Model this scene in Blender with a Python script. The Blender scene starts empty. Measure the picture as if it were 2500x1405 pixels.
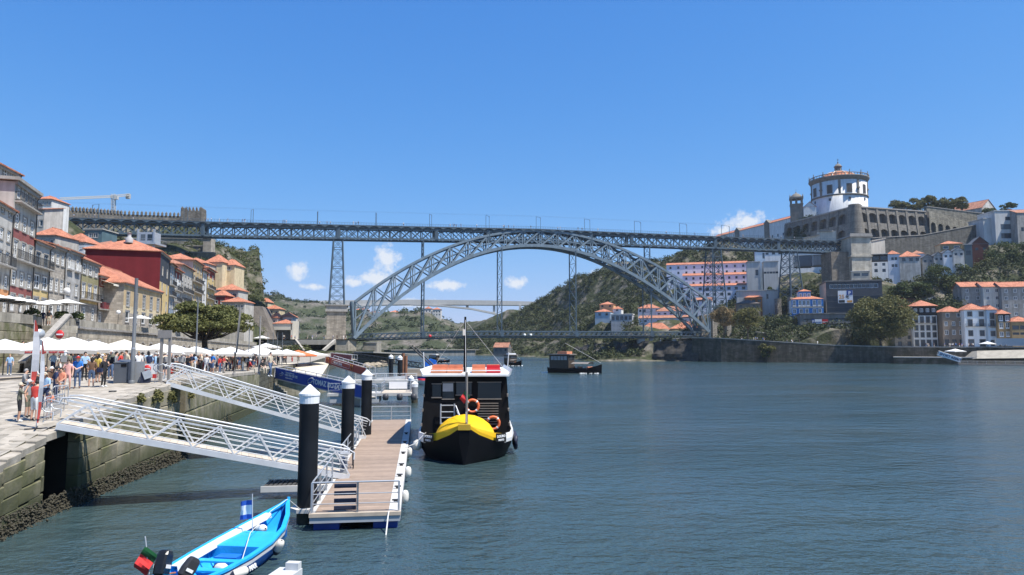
import bpy, math, random
import numpy as np
from mathutils import Vector, Matrix, noise
R = math.radians
SC = bpy.context.scene
COL = SC.collection
V = Vector
# ------------------------------------------------------------------ camera
F, CX, CY, HC = 1700.0, 1250.0, 702.5, 6.8
TH = math.atan(142.5 / F)
cam = bpy.data.cameras.new('camera')
cam.sensor_width = 36.0
cam.lens = 36.0 * F / 2500.0
cam.clip_start, cam.clip_end = 0.5, 20000.0
camo = bpy.data.objects.new('camera', cam)
camo.location = (0, 0, HC)
camo.rotation_euler = (math.pi / 2 + TH, 0, 0)
COL.objects.link(camo)
SC.camera = camo
# ------------------------------------------------------------------ sky and sun
SUN_EL, SUN_AZ = R(62.0), R(-26.0)
sun_dir = V((math.cos(SUN_EL) * math.cos(SUN_AZ), math.cos(SUN_EL) * math.sin(SUN_AZ), math.sin(SUN_EL)))
sl = bpy.data.lights.new('sun', 'SUN')
sl.energy, sl.angle, sl.color = 5.0, R(0.53), (1.0, 0.95, 0.87)
so = bpy.data.objects.new('sun', sl)
so.rotation_euler = sun_dir.to_track_quat('Z', 'Y').to_euler()
so.location = (0, 0, 300)
COL.objects.link(so)
world = bpy.data.worlds.new('World')
SC.world = world
world.use_nodes = True
nt = world.node_tree
nt.nodes.clear()
def N(t, k, **kw):
 n = t.nodes.new(k)
 for a, b in kw.items():
  setattr(n, a, b)
 return n
def math_node(t, op, a, b=None, clamp=False):
 n = N(t, 'ShaderNodeMath', operation=op, use_clamp=clamp)
 for i, x in enumerate((a, b)):
  if x is None: continue
  if isinstance(x, (int, float)): n.inputs[i].default_value = x
  else: t.links.new(x, n.inputs[i])
 return n.outputs[0]
sky = N(nt, 'ShaderNodeTexSky', sky_type='NISHITA', sun_disc=False)
sky.sun_elevation = SUN_EL
sky.sun_rotation = math.atan2(sun_dir.x, sun_dir.y)
sky.altitude, sky.air_density, sky.dust_density, sky.ozone_density = 0.0, 1.0, 0.25, 2.2
hsv = N(nt, 'ShaderNodeHueSaturation')
hsv.inputs['Saturation'].default_value = 1.22
hsv.inputs['Value'].default_value = 1.25
nt.links.new(sky.outputs[0], hsv.inputs['Color'])
# film-like response of the photograph: strong zenith blue, held-back horizon
num = N(nt, 'ShaderNodeVectorMath', operation='MULTIPLY'); nt.links.new(hsv.outputs[0], num.inputs[0]); num.inputs[1].default_value = (.474, .884, 1.87)
den = N(nt, 'ShaderNodeVectorMath', operation='MULTIPLY_ADD'); nt.links.new(hsv.outputs[0], den.inputs[0]); den.inputs[1].default_value = (.071, .183, .30); den.inputs[2].default_value = (1, 1, 1)
skc = N(nt, 'ShaderNodeVectorMath', operation='DIVIDE'); nt.links.new(num.outputs[0], skc.inputs[0]); nt.links.new(den.outputs[0], skc.inputs[1])
# small fair-weather cumulus: soft blobs broken up by warped noise
tc = N(nt, 'ShaderNodeTexCoord')
n1 = N(nt, 'ShaderNodeTexNoise'); n1.inputs['Scale'].default_value = 62; n1.inputs['Detail'].default_value = 9; n1.inputs['Roughness'].default_value = 0.62
nt.links.new(tc.outputs['Generated'], n1.inputs['Vector'])
def cdir(px, py):
 u, v = (px - CX) / F, (CY - py) / F
 return V((u, math.cos(TH) - v * math.sin(TH), math.sin(TH) + v * math.cos(TH))).normalized()
acc = None
CLOUDS = [(905, 680, 68, 22), (945, 632, 36, 40), (1095, 696, 62, 16), (1258, 689, 34, 19), (728, 662, 32, 26), (595, 630, 16, 18),
  (1455, 672, 32, 20), (1815, 545, 62, 34), (1760, 565, 40, 16), (865, 690, 40, 14), (1010, 740, 90, 14), (765, 700, 40, 10)]
rnd = random.Random(3)
for k in range(7):
 CLOUDS.append(None)
for c in CLOUDS:
 if c:
  d = cdir(c[0], c[1]); sx, sy = 1.45 * c[2] / F, 1.45 * c[3] / F
 else:
  a = R(rnd.uniform(52, 308)); e = R(rnd.uniform(4, 10))
  d = V((math.sin(a) * math.cos(e), math.cos(a) * math.cos(e), math.sin(e))); sx, sy = rnd.uniform(.02, .06), rnd.uniform(.012, .03)
 rt = V((d.y, -d.x, 0)).normalized(); up = rt.cross(d).normalized()
 mp = N(nt, 'ShaderNodeMapping', vector_type='TEXTURE')
 mp.inputs['Location'].default_value = d; mp.inputs['Rotation'].default_value = Matrix((rt, up, rt.cross(up))).transposed().to_euler(); mp.inputs['Scale'].default_value = (sx, sy, .2)
 nt.links.new(tc.outputs['Generated'], mp.inputs['Vector'])
 gr = N(nt, 'ShaderNodeTexGradient', gradient_type='QUADRATIC_SPHERE'); nt.links.new(mp.outputs[0], gr.inputs['Vector'])
 b = math_node(nt, 'POWER', gr.outputs['Fac'], .55)
 acc = b if acc is None else math_node(nt, 'MAXIMUM', acc, b)
n2 = N(nt, 'ShaderNodeTexNoise'); n2.inputs['Scale'].default_value = 190; n2.inputs['Detail'].default_value = 6
nt.links.new(tc.outputs['Generated'], n2.inputs['Vector'])
nz = math_node(nt, 'ADD', math_node(nt, 'MULTIPLY', n1.outputs['Fac'], 2.3), math_node(nt, 'MULTIPLY', n2.outputs['Fac'], .7))
dens = math_node(nt, 'MULTIPLY', math_node(nt, 'SUBTRACT', math_node(nt, 'ADD', math_node(nt, 'MULTIPLY', acc, 1.5), nz), 2.02), 1.5, clamp=True)
dens = math_node(nt, 'MULTIPLY', dens, math_node(nt, 'MULTIPLY', acc, 3.0, clamp=True))
dens = math_node(nt, 'MULTIPLY', dens, .82)
cc = N(nt, 'ShaderNodeMix', data_type='RGBA')
nt.links.new(dens, cc.inputs[0]); nt.links.new(skc.outputs[0], cc.inputs[6]); cc.inputs[7].default_value = (4.3, 4.4, 4.55, 1)
bg = N(nt, 'ShaderNodeBackground'); bg.inputs['Strength'].default_value = 0.142
nt.links.new(cc.outputs[2], bg.inputs['Color'])
wo = N(nt, 'ShaderNodeOutputWorld'); nt.links.new(bg.outputs[0], wo.inputs['Surface'])
vs = SC.view_settings
vs.view_transform, vs.look, vs.exposure, vs.gamma, vs.use_curve_mapping = 'Standard', 'None', 0.58, 1.0, False
SC.cycles.use_denoising = True
SC.cycles.max_bounces, SC.cycles.transparent_max_bounces = 6, 12
SC.cycles.diffuse_bounces, SC.cycles.glossy_bounces, SC.cycles.volume_bounces = 3, 3, 0
SC.cycles.caustics_reflective = SC.cycles.caustics_refractive = False
# ------------------------------------------------------------------ helpers
def ray(px, py):
 u, v = (px - CX) / F, (CY - py) / F
 return V((u, math.cos(TH) - v * math.sin(TH), math.sin(TH) + v * math.cos(TH)))
def at(px, py, Y):
 d = ray(px, py); return V((0, 0, HC)) + d * (Y / d.y)
def onz(px, py, z):
 d = ray(px, py); return V((0, 0, HC)) + d * ((z - HC) / d.z)
def pxy(p):
 q = V(p) - V((0, 0, HC)); y = q.y * math.cos(TH) + q.z * math.sin(TH); z = -q.y * math.sin(TH) + q.z * math.cos(TH)
 return CX + F * q.x / y, CY - F * z / y
WM = {}
def put(o, parent=None, M=None):
 M = M if M is not None else Matrix.Identity(4)
 COL.objects.link(o)
 if parent is not None:
  o.parent = parent
  o.matrix_basis = WM[parent.name].inverted() @ M
 else:
  o.matrix_basis = M
 WM[o.name] = M
 return o
def frame(loc, rz=0.0):
 return Matrix.Translation(V(loc)) @ Matrix.Rotation(rz, 4, 'Z')
def tag(o, label=None, cat=None, group=None, kind=None):
 for k, v in (('label', label), ('category', cat), ('group', group), ('kind', kind)):
  if v: o[k] = v
 return o
def thing(name, label, cat, loc=(0, 0, 0), rz=0.0, group=None, M=None):
 o = bpy.data.objects.new(name, None); o.empty_display_size = .3
 put(o, None, M if M is not None else frame(loc, rz))
 return tag(o, label, cat, group)
class MB:
 """collects faces; build() links them as one mesh object"""
 def __init__(s): s.v, s.f, s.m, s.sm = [], [], [], []
 def add(s, vs, fs, m=0, smooth=False):
  b = len(s.v); s.v.extend([tuple(p) for p in vs])
  for f in fs:
   s.f.append([b + i for i in f]); s.m.append(m); s.sm.append(smooth)
  return s
 def poly(s, pts, m=0): return s.add(pts, [list(range(len(pts)))], m)
 def box(s, x0, x1, y0, y1, z0, z1, m=0, M=None):
  p = [V((x, y, z)) for z in (z0, z1) for y in (y0, y1) for x in (x0, x1)]
  if M is not None: p = [M @ q for q in p]
  return s.add(p, [(0, 2, 3, 1), (4, 5, 7, 6), (0, 1, 5, 4), (2, 6, 7, 3), (0, 4, 6, 2), (1, 3, 7, 5)], m)
 def bar(s, a, b, w, h=None, m=0):
  h = h or w; a, b = V(a), V(b); d = b - a
  if d.length < 1e-6: return s
  return s.box(0, d.length, -w / 2, w / 2, -h / 2, h / 2, m, along(a, b))
 def tube(s, path, r, n=8, m=0, caps=True, smooth=True):
  path = [V(p) for p in path]; rs = r if isinstance(r, (list, tuple)) else [r] * len(path)
  vs, fs = [], []
  ref = V((0, 0, 1))
  for i, p in enumerate(path):
   d = (path[min(i + 1, len(path) - 1)] - path[max(i - 1, 0)]).normalized()
   u = d.cross(ref)
   if u.length < .05: u = d.cross(V((1, 0, 0)))
   u.normalize(); w = d.cross(u)
   for k in range(n):
    a = 2 * math.pi * k / n
    vs.append(p + (u * math.cos(a) + w * math.sin(a)) * rs[i])
  for i in range(len(path) - 1):
   for k in range(n):
    fs.append((i * n + k, i * n + (k + 1) % n, (i + 1) * n + (k + 1) % n, (i + 1) * n + k))
  s.add(vs, fs, m, smooth)
  if caps:
   s.add(vs[:n], [list(range(n))], m); s.add(vs[-n:], [list(range(n))[::-1]], m)
  return s
 def lathe(s, prof, n=16, m=0, M=None, smooth=True, a0=0.0):
  vs, fs = [], []
  for r, z in prof:
   for k in range(n):
    a = a0 + 2 * math.pi * k / n; p = V((r * math.cos(a), r * math.sin(a), z)); vs.append(M @ p if M is not None else p)
  for i in range(len(prof) - 1):
   for k in range(n):
    fs.append((i * n + k, i * n + (k + 1) % n, (i + 1) * n + (k + 1) % n, (i + 1) * n + k))
  return s.add(vs, fs, m, smooth)
 def prism(s, pts, z0, z1, m=0, M=None):
  n = len(pts); vs = [V((p[0], p[1], z)) for z in (z0, z1) for p in pts]
  if M is not None: vs = [M @ q for q in vs]
  return s.add(vs, [[(i), (i + 1) % n, n + (i + 1) % n, n + i] for i in range(n)] + [list(range(n))[::-1], list(range(n, 2 * n))], m)
 def mesh(s, name, mats):
  me = bpy.data.meshes.new(name)
  me.from_pydata(s.v, [], s.f)
  mats = mats if isinstance(mats, (list, tuple)) else [mats]
  for q in mats: me.materials.append(q)
  me.polygons.foreach_set('material_index', s.m)
  me.polygons.foreach_set('use_smooth', s.sm)
  uv = me.uv_layers.new(name='metres')
  buf = np.zeros(len(me.loops) * 2, dtype=np.float32); j = 0
  for f in s.f:
   a, b, c = V(s.v[f[0]]), V(s.v[f[1]]), V(s.v[f[2]])
   n = (b - a).cross(c - a)
   if n.length < 1e-9 and len(f) > 3: n = (c - a).cross(V(s.v[f[3]]) - a)
   n = n.normalized() if n.length > 1e-12 else V((0, 0, 1))
   u = V((-n.y, n.x, 0))
   u = u.normalized() if u.length > .02 else V((1, 0, 0))
   w = n.cross(u)
   for i in f:
    p = V(s.v[i]); buf[j] = p.dot(u); buf[j + 1] = p.dot(w); j += 2
  uv.data.foreach_set('uv', buf)
  me.update()
  return me
 def build(s, name, mats, parent=None, M=None):
  M = M if M is not None else (WM[parent.name] if parent is not None else Matrix.Identity(4))
  return put(bpy.data.objects.new(name, s.mesh(name, mats)), parent, M)
def along(a, b):
 a, b = V(a), V(b); x = (b - a).normalized()
 y = V((0, 0, 1)).cross(x)
 if y.length < 1e-4: y = V((0, 1, 0))
 y.normalize(); z = x.cross(y)
 M = Matrix((x, y, z)).transposed().to_4x4(); M.translation = a
 return M
def inst(name, mesh, parent, M):
 return put(bpy.data.objects.new(name, mesh), parent, M)
_unit = {}
def ubox(mat):
 if mat.name not in _unit: _unit[mat.name] = MB().box(0, 1, -.5, .5, -.5, .5).mesh('bar_' + mat.name, mat)
 return _unit[mat.name]
def barobj(name, a, b, w, h, mat, parent):
 a, b = V(a), V(b)
 return inst(name, ubox(mat), parent, along(a, b) @ Matrix.Diagonal((max((b - a).length, .001), w, h, 1)))
# ------------------------------------------------------------------ materials
MATS = {}
def base_mat(name):
 m = bpy.data.materials.new(name); m.use_nodes = True; t = m.node_tree
 b = t.nodes['Principled BSDF']
 return m, t, b
def noise_fac(t, scale, detail=4, sq=(1, 1, 1), rough=.55, coord=None):
 if coord is None:
  coord = N(t, 'ShaderNodeNewGeometry').outputs['Position']
 mp = N(t, 'ShaderNodeMapping'); mp.inputs['Scale'].default_value = sq; t.links.new(coord, mp.inputs['Vector'])
 n = N(t, 'ShaderNodeTexNoise'); n.inputs['Scale'].default_value = scale; n.inputs['Detail'].default_value = detail; n.inputs['Roughness'].default_value = rough
 t.links.new(mp.outputs[0], n.inputs['Vector'])
 return n.outputs['Fac']
def ramp(t, fac, stops):
 r = N(t, 'ShaderNodeValToRGB'); e = r.color_ramp.elements
 while len(e) < len(stops): e.new(.5)
 for q, (p, c) in zip(e, stops):
  q.position = p; q.color = (*c, 1) if len(c) == 3 else c
 t.links.new(fac, r.inputs['Fac']); return r.outputs['Color']
def mixc(t, fac, a, b, mode='MIX'):
 n = N(t, 'ShaderNodeMix', data_type='RGBA', blend_type=mode)
 for i, x in ((0, fac), (6, a), (7, b)):
  if isinstance(x, (int, float)): n.inputs[i].default_value = x
  elif isinstance(x, (tuple, list)): n.inputs[i].default_value = (*x[:3], 1)
  else: t.links.new(x, n.inputs[i])
 return n.outputs[2]
def bumpn(t, b, h, strength, dist):
 n = N(t, 'ShaderNodeBump'); n.inputs['Strength'].default_value = strength; n.inputs['Distance'].default_value = dist
 t.links.new(h, n.inputs['Height']); t.links.new(n.outputs[0], b.inputs['Normal'])
def mul(c, k): return tuple(min(1, max(0, x * k)) for x in c)
def mat(name, col, rough=.75, var=.22, scale=1.5, bump=0.0, metal=0.0, streak=0.0, rnd_=0.0, spec=.4, fine=0.0):
 """weathered plain surface: broad mottling, optional run-down streaks, optional relief"""
 if name in MATS: return MATS[name]
 m, t, b = base_mat(name)
 f = noise_fac(t, scale, 5)
 c = ramp(t, f, [(.25, mul(col, 1 - var)), (.5, col), (.78, mul(col, 1 + var))])
 if fine:
  c = mixc(t, fine, c, ramp(t, noise_fac(t, scale * 9, 3), [(.3, (.3, .3, .3)), (.7, (1.2, 1.2, 1.2))]), 'MULTIPLY')
 if streak:
  sf = ramp(t, noise_fac(t, .9, 5, (1, 1, .12)), [(.38, (1, 1, 1)), (.68, (.42, .40, .37))])
  c = mixc(t, streak, c, sf, 'MULTIPLY')
 if rnd_:
  oi = N(t, 'ShaderNodeObjectInfo')
  c = mixc(t, 1.0, c, ramp(t, oi.outputs['Random'], [(0, (1 - rnd_,) * 3), (1, (1 + rnd_,) * 3)]), 'MULTIPLY')
 t.links.new(c, b.inputs['Base Color'])
 b.inputs['Roughness'].default_value = rough; b.inputs['Metallic'].default_value = metal
 b.inputs['Specular IOR Level'].default_value = spec
 if bump: bumpn(t, b, noise_fac(t, scale * 6, 5), .6, bump)
 MATS[name] = m
 return m
def masonry(name, col, bw=.9, bh=.4, var=.3, mortar=.5, streak=.5, bump=.02, moss=None):
 if name in MATS: return MATS[name]
 m, t, b = base_mat(name)
 uv = N(t, 'ShaderNodeUVMap').outputs[0]
 br = N(t, 'ShaderNodeTexBrick'); t.links.new(uv, br.inputs['Vector'])
 br.inputs['Scale'].default_value = 1; br.inputs['Brick Width'].default_value = bw; br.inputs['Row Height'].default_value = bh
 br.inputs['Mortar Size'].default_value = min(bw, bh) * .045; br.inputs['Mortar Smooth'].default_value = .3; br.inputs['Bias'].default_value = 0
 br.inputs['Color1'].default_value = (*mul(col, 1 - var), 1); br.inputs['Color2'].default_value = (*mul(col, 1 + var), 1); br.inputs['Mortar'].default_value = (*mul(col, mortar), 1)
 c = mixc(t, .55, br.outputs['Color'], ramp(t, noise_fac(t, .35, 6), [(.3, (.55, .53, .5)), (.55, (1, 1, 1)), (.8, (1.25, 1.2, 1.12))]), 'MULTIPLY')
 if streak: c = mixc(t, streak, c, ramp(t, noise_fac(t, .8, 5, (1, 1, .1)), [(.4, (1, 1, 1)), (.7, (.4, .38, .35))]), 'MULTIPLY')
 if moss: c = mixc(t, ramp(t, noise_fac(t, .5, 5), [(.45, (0, 0, 0)), (.65, (.8, .8, .8))]), c, moss)
 t.links.new(c, b.inputs['Base Color']); b.inputs['Roughness'].default_value = .9; b.inputs['Specular IOR Level'].default_value = .25
 if bump: bumpn(t, b, math_node(t, 'ADD', math_node(t, 'MULTIPLY', br.outputs['Fac'], -1.0), math_node(t, 'MULTIPLY', noise_fac(t, 3, 5), .6)), .7, bump)
 MATS[name] = m
 return m
def rooftile(name, col, var=.28):
 if name in MATS: return MATS[name]
 m, t, b = base_mat(name)
 uv = N(t, 'ShaderNodeUVMap').outputs[0]
 br = N(t, 'ShaderNodeTexBrick', offset=0.0); t.links.new(uv, br.inputs['Vector'])
 br.inputs['Scale'].default_value = 1; br.inputs['Brick Width'].default_value = .3; br.inputs['Row Height'].default_value = .42
 br.inputs['Mortar Size'].default_value = .03; br.inputs['Mortar Smooth'].default_value = 1.0
 br.inputs['Color1'].default_value = (*mul(col, .78), 1); br.inputs['Color2'].default_value = (*mul(col, 1.2), 1); br.inputs['Mortar'].default_value = (*mul(col, .45), 1)
 c = mixc(t, .75, br.outputs['Color'], ramp(t, noise_fac(t, .55, 6), [(.28, (1 - var * 1.6, 1 - var * 1.7, 1 - var * 1.7)), (.5, (1, 1, 1)), (.75, (1.15, 1.2, 1.25))]), 'MULTIPLY')
 c = mixc(t, ramp(t, noise_fac(t, 1.7, 4), [(.58, (0, 0, 0)), (.72, (.5, .5, .5))]), c, (.16, .12, .09))
 t.links.new(c, b.inputs['Base Color']); b.inputs['Roughness'].default_value = .85; b.inputs['Specular IOR Level'].default_value = .2
 bumpn(t, b, math_node(t, 'MULTIPLY', br.outputs['Fac'], -1.0), .8, .05)
 MATS[name] = m
 return m
def glassmat(name='window_glass', dark=(.012, .016, .02), light=(.22, .24, .25), p=.62):
 if name in MATS: return MATS[name]
 m, t, b = base_mat(name)
 oi = N(t, 'ShaderNodeObjectInfo')
 c = ramp(t, oi.outputs['Random'], [(0, dark), (p, mul(dark, 2.2)), (1, light)])
 t.links.new(c, b.inputs['Base Color']); b.inputs['Roughness'].default_value = .06; b.inputs['Specular IOR Level'].default_value = .6
 MATS[name] = m
 return m
def leafmat(name, col, var=.45, scale=.5, trans=.25):
 if name in MATS: return MATS[name]
 m, t, b = base_mat(name)
 c = ramp(t, noise_fac(t, scale, 4), [(.3, mul(col, 1 - var)), (.5, col), (.72, mul((col[0] * 1.25, col[1] * 1.1, col[2]), 1 + var))])
 t.links.new(c, b.inputs['Base Color']); b.inputs['Roughness'].default_value = .65; b.inputs['Specular IOR Level'].default_value = .25
 tr = N(t, 'ShaderNodeBsdfTranslucent'); t.links.new(c, tr.inputs['Color'])
 mx = N(t, 'ShaderNodeMixShader'); mx.inputs[0].default_value = trans
 t.links.new(b.outputs[0], mx.inputs[1]); t.links.new(tr.outputs[0], mx.inputs[2])
 t.links.new(mx.outputs[0], t.nodes['Material Output'].inputs['Surface'])
 MATS[name] = m
 return m
# shared materials
WHITE = mat('white_paint', (.78, .78, .76), .5, .06, 1.2)
GLASS = glassmat()
GLASS_FAR = glassmat('far_window_glass', (.02, .03, .04), (.12, .14, .16), .8)
IRON = mat('dark_iron', (.035, .037, .04), .5, .2, 3)
GRANITE = masonry('granite_blocks', (.30, .27, .225), 1.0, .45)
GRANITE_TRIM = mat('granite_trim', (.33, .31, .28), .85, .25, 2.2, .01, streak=.3)
TILE = rooftile('clay_roof_tiles', (.50, .205, .125))
TILE2 = rooftile('old_clay_roof_tiles', (.42, .20, .13), .35)
PIPE = mat('drainpipe_paint', (.05, .045, .04), .6, .2, 2)
# ------------------------------------------------------------------ water
def water_mat():
 m, t, b = base_mat('river_water')
 pos = N(t, 'ShaderNodeNewGeometry').outputs['Position']
 wv = noise_fac(t, .55, 3, (.8, 1.25, 1), .5, pos)
 w2 = noise_fac(t, 1.9, 3, (.85, 1.2, 1), .5, pos)
 w3 = noise_fac(t, 6.5, 2, (.8, 1.2, 1), .5, pos)
 big = noise_fac(t, .03, 3, (1, 2.2, 1), .5, pos)
 gust = ramp(t, big, [(.36, (.35,) * 3), (.6, (1,) * 3)])
 h = math_node(t, 'ADD', math_node(t, 'MULTIPLY', wv, .95), math_node(t, 'ADD', math_node(t, 'MULTIPLY', w2, .62), math_node(t, 'MULTIPLY', w3, .22)))
 h = math_node(t, 'ADD', h, math_node(t, 'MULTIPLY', noise_fac(t, .15, 2, (.7, 1.7, 1), .5, pos), .9))
 h = math_node(t, 'MULTIPLY', h, gust)
 bumpn(t, b, h, .9, .36)
 c = ramp(t, noise_fac(t, .02, 3, (1, 2.5, 1), .5, pos), [(.35, (.036, .066, .072)), (.65, (.046, .078, .084))])
 t.links.new(c, b.inputs['Base Color'])
 b.inputs['Roughness'].default_value = .11; b.inputs['IOR'].default_value = 1.5; b.inputs['Specular IOR Level'].default_value = .5
 MATS['river_water'] = m
 return m
WATER = water_mat()
mb = MB(); mb.poly([(-900, -300, 0), (1400, -300, 0), (1400, 2000, 0), (-900, 2000, 0)])
tag(mb.build('river', WATER), kind='structure')
mb = MB(); mb.poly([(-1400, -400, -2.5), (1600, -400, -2.5), (1600, 2300, -2.5), (-1400, 2300, -2.5)])
tag(mb.build('ground', mat('river_bed_earth', (.12, .11, .09), .9, .3, .01)), kind='structure')
# ------------------------------------------------------------------ terrain from surveyed points
FOOT = []
def terrain(name, ctrl, x0, x1, y0, y1, nx, ny, material, rough=1.0, power=3.2, seed=0, cap=None):
 P = np.array([list(p) for p in ctrl])
 gx, gy = np.linspace(x0, x1, nx), np.linspace(y0, y1, ny)
 GX, GY = np.meshgrid(gx, gy)
 d2 = (GX[..., None] - P[:, 0]) ** 2 + (GY[..., None] - P[:, 1]) ** 2 + 4.0
 w = d2 ** (-power / 2)
 Z = (w * P[:, 2]).sum(-1) / w.sum(-1)
 vs = []
 for j in range(ny):
  for i in range(nx):
   p = V((GX[j, i], GY[j, i], Z[j, i]))
   q = V((p.x * .045 + seed, p.y * .045, p.z * .03)); q2 = q * 4.1
   p.z += rough * (2.4 * noise.noise(q) + 1.1 * noise.noise(q2)) * min(1, max(0, (Z[j, i] + 1) / 6))
   if cap: p.z = min(p.z, cap(p.x, p.y))
   vs.append(p)
 fs = [(j * nx + i, j * nx + i + 1, (j + 1) * nx + i + 1, (j + 1) * nx + i) for j in range(ny - 1) for i in range(nx - 1)]
 mb = MB(); mb.add(vs, fs, 0, True)
 rim = [(0, i) for i in range(nx)] + [(j, nx - 1) for j in range(1, ny)] + [(ny - 1, i) for i in range(nx - 2, -1, -1)] + [(j, 0) for j in range(ny - 2, -1, -1)]
 rp = [vs[j * nx + i] for j, i in rim]
 mb.add(rp + [V((p.x, p.y, -3)) for p in rp], [(k + 1, k, len(rp) + k, len(rp) + k + 1) for k in range(len(rp) - 1)])
 o = mb.build(name, material)
 def h(x, y):
  fi, fj = (x - x0) / (x1 - x0) * (nx - 1), (y - y0) / (y1 - y0) * (ny - 1)
  i, j = min(nx - 2, max(0, int(fi))), min(ny - 2, max(0, int(fj))); a, b = fi - i, fj - j
  g = lambda jj, ii: vs[jj * nx + ii].z
  return (g(j, i) * (1 - a) + g(j, i + 1) * a) * (1 - b) + (g(j + 1, i) * (1 - a) + g(j + 1, i + 1) * a) * b
 tag(o, kind='structure')
 return o, h
def rock_mat(name, rock, grass, lo=.42, hi=.62, sc=.12):
 m, t, b = base_mat(name)
 r = ramp(t, noise_fac(t, .35, 8, (1, 1, .5), .65), [(.25, mul(rock, .4)), (.5, rock), (.75, mul(rock, 1.6))])
 g = ramp(t, noise_fac(t, .6, 6), [(.3, mul(grass, .55)), (.7, mul(grass, 1.4))])
 c = mixc(t, ramp(t, noise_fac(t, sc, 5), [(lo, (0, 0, 0)), (hi, (1, 1, 1))]), r, g)
 t.links.new(c, b.inputs['Base Color']); b.inputs['Roughness'].default_value = .95; b.inputs['Specular IOR Level'].default_value = .15
 bumpn(t, b, noise_fac(t, .5, 8, (1, 1, .6), .65), 1.0, 1.2)
 return m
ROCK = rock_mat('granite_cliff', (.21, .185, .15), (.05, .058, .028), .33, .52)
ROCKFAR = rock_mat('far_cliff', (.15, .135, .115), (.055, .066, .036), .36, .54, .05)
# Gaia side (beyond the river): bank, slopes, monastery hill
right_ctrl = [at(*c) for c in [
 (1195, 868, 500), (1300, 869, 485), (1400, 873, 415), (1500, 878, 352), (1600, 882, 320), (1680, 884, 312),
 (1190, 838, 540), (1300, 836, 500), (1400, 830, 425), (1500, 828, 360), (1600, 828, 329), (1680, 828, 321), (1550, 828, 343), (1640, 828, 324), (1450, 829, 392), (1550, 880, 334), (1640, 883, 315), (1450, 875, 380),
 (1215, 800, 620), (1262, 778, 650), (1330, 748, 640), (1378, 740, 610), (1402, 712, 580), (1440, 690, 560), (1480, 668, 545), (1540, 652, 535),
 (1350, 790, 540), (1420, 760, 510), (1480, 780, 440), (1540, 740, 465), (1450, 800, 450), (1560, 800, 392),
 (1600, 640, 520), (1680, 618, 510), (1760, 592, 505), (1600, 700, 480), (1660, 690, 470), (1700, 660, 478),
 (1640, 780, 400), (1700, 800, 372), (1740, 760, 402), (1800, 730, 410), (1640, 835, 350),
 (1860, 640, 452), (1900, 604, 462), (1960, 660, 420), (2050, 662, 398), (1960, 720, 385), (1880, 740, 385),
 (1830, 800, 372), (1900, 790, 362), (1990, 775, 358), (2070, 700, 372),
 (1980, 540, 462), (2080, 530, 462), (2000, 535, 520), (2200, 528, 470), (2300, 530, 480), (2420, 545, 470), (2500, 520, 470),
 (2150, 690, 352), (2250, 688, 345), (2350, 675, 350), (2430, 650, 360), (2500, 650, 352), (2600, 640, 350),
 (2200, 640, 385), (2300, 635, 385), (2400, 600, 395), (2500, 590, 400), (2640, 580, 400),
 (2170, 745, 330), (2260, 742, 325), (2340, 742, 322), (2420, 760, 316), (2500, 762, 316), (2640, 765, 312),
 (2090, 800, 335), (2180, 822, 300), (2300, 828, 300), (2420, 830, 300), (2520, 830, 298), (2660, 830, 296)]]
right_ctrl += [V((60, 560, 66)), V((0, 640, 40)), V((100, 640, 85)), V((200, 640, 90)), V((350, 640, 88)), V((420, 480, 80)), V((420, 330, 30)), V((300, 560, 88))]
right_ctrl += [V(p) for p in ((-10, 470, -5), (20, 430, -5), (40, 390, -5), (60, 350, -5), (75, 318, -5), (90, 296, -5), (-40, 500, -4), (-60, 540, -4), (-55, 620, -4), (-60, 296, -5), (-30, 296, -5), (0, 296, -5), (30, 296, -5), (60, 298, -5), (-50, 350, -5), (-10, 350, -5), (30, 345, -5), (-50, 400, -5), (-10, 400, -5), (25, 390, -5), (-50, 450, -5), (-25, 450, -5))]
hill_r, h_right = terrain('gaia_hill', right_ctrl, -60, 430, 296, 720, 150, 130, ROCK, 1.0)
# Ribeira side: slope behind the houses, wall hill and cliff above the bridge foot
left_ctrl = [at(*c) for c in [
 (500, 592, 322), (540, 600, 326), (575, 625, 330), (600, 662, 328), (622, 702, 322), (636, 742, 316), (645, 800, 300), (640, 850, 282), (660, 860, 292),
 (520, 640, 290), (560, 690, 284), (590, 740, 280), (520, 720, 258), (600, 800, 262), (480, 600, 318), (420, 600, 300), (400, 625, 268), (470, 640, 262),
 (340, 600, 300), (250, 580, 300), (300, 545, 345), (180, 535, 345), (400, 548, 345), (470, 560, 345), (520, 600, 345),
 (150, 600, 240), (240, 610, 230), (330, 640, 215), (420, 690, 205), (480, 720, 225), (100, 560, 200), (60, 590, 150), (150, 680, 140), (230, 740, 130),
 (450, 760, 195), (520, 780, 215), (560, 800, 232), (100, 520, 260), (40, 500, 230)]]
left_ctrl += [V((-70, 330, 40)), V((-62, 345, 12)), V((-58, 380, 1)), V((-90, 420, 35)), V((-60, 440, 0)), V((-120, 360, 60)), V((-140, 460, 60)), V((-300, 300, 62)), V((-300, 420, 66)), V((-200, 420, 64)),
  V((-75, 95, 10)), V((-85, 130, 10)), V((-92, 160, 11)), V((-110, 90, 22)), V((-200, 120, 45)), V((-300, 160, 60)), V((-68, 305, 8)), V((-74, 285, 8)), V((-80, 265, 9))]
def left_cap(x, y):
 fx = float(np.interp(y, [60, 84, 110, 141, 160, 217, 245, 280, 300, 340, 470], [-58, -61, -68, -74, -81, -96, -98, -100, -107, -122, -172]))
 if x < fx - 3: return 1e9
 if x > fx + 3: return 5.0 if 235 < y < 325 else -3.0
 return 9 if y < 235 else 60 * (fx + 3 - x) / 6 + 5
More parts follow.
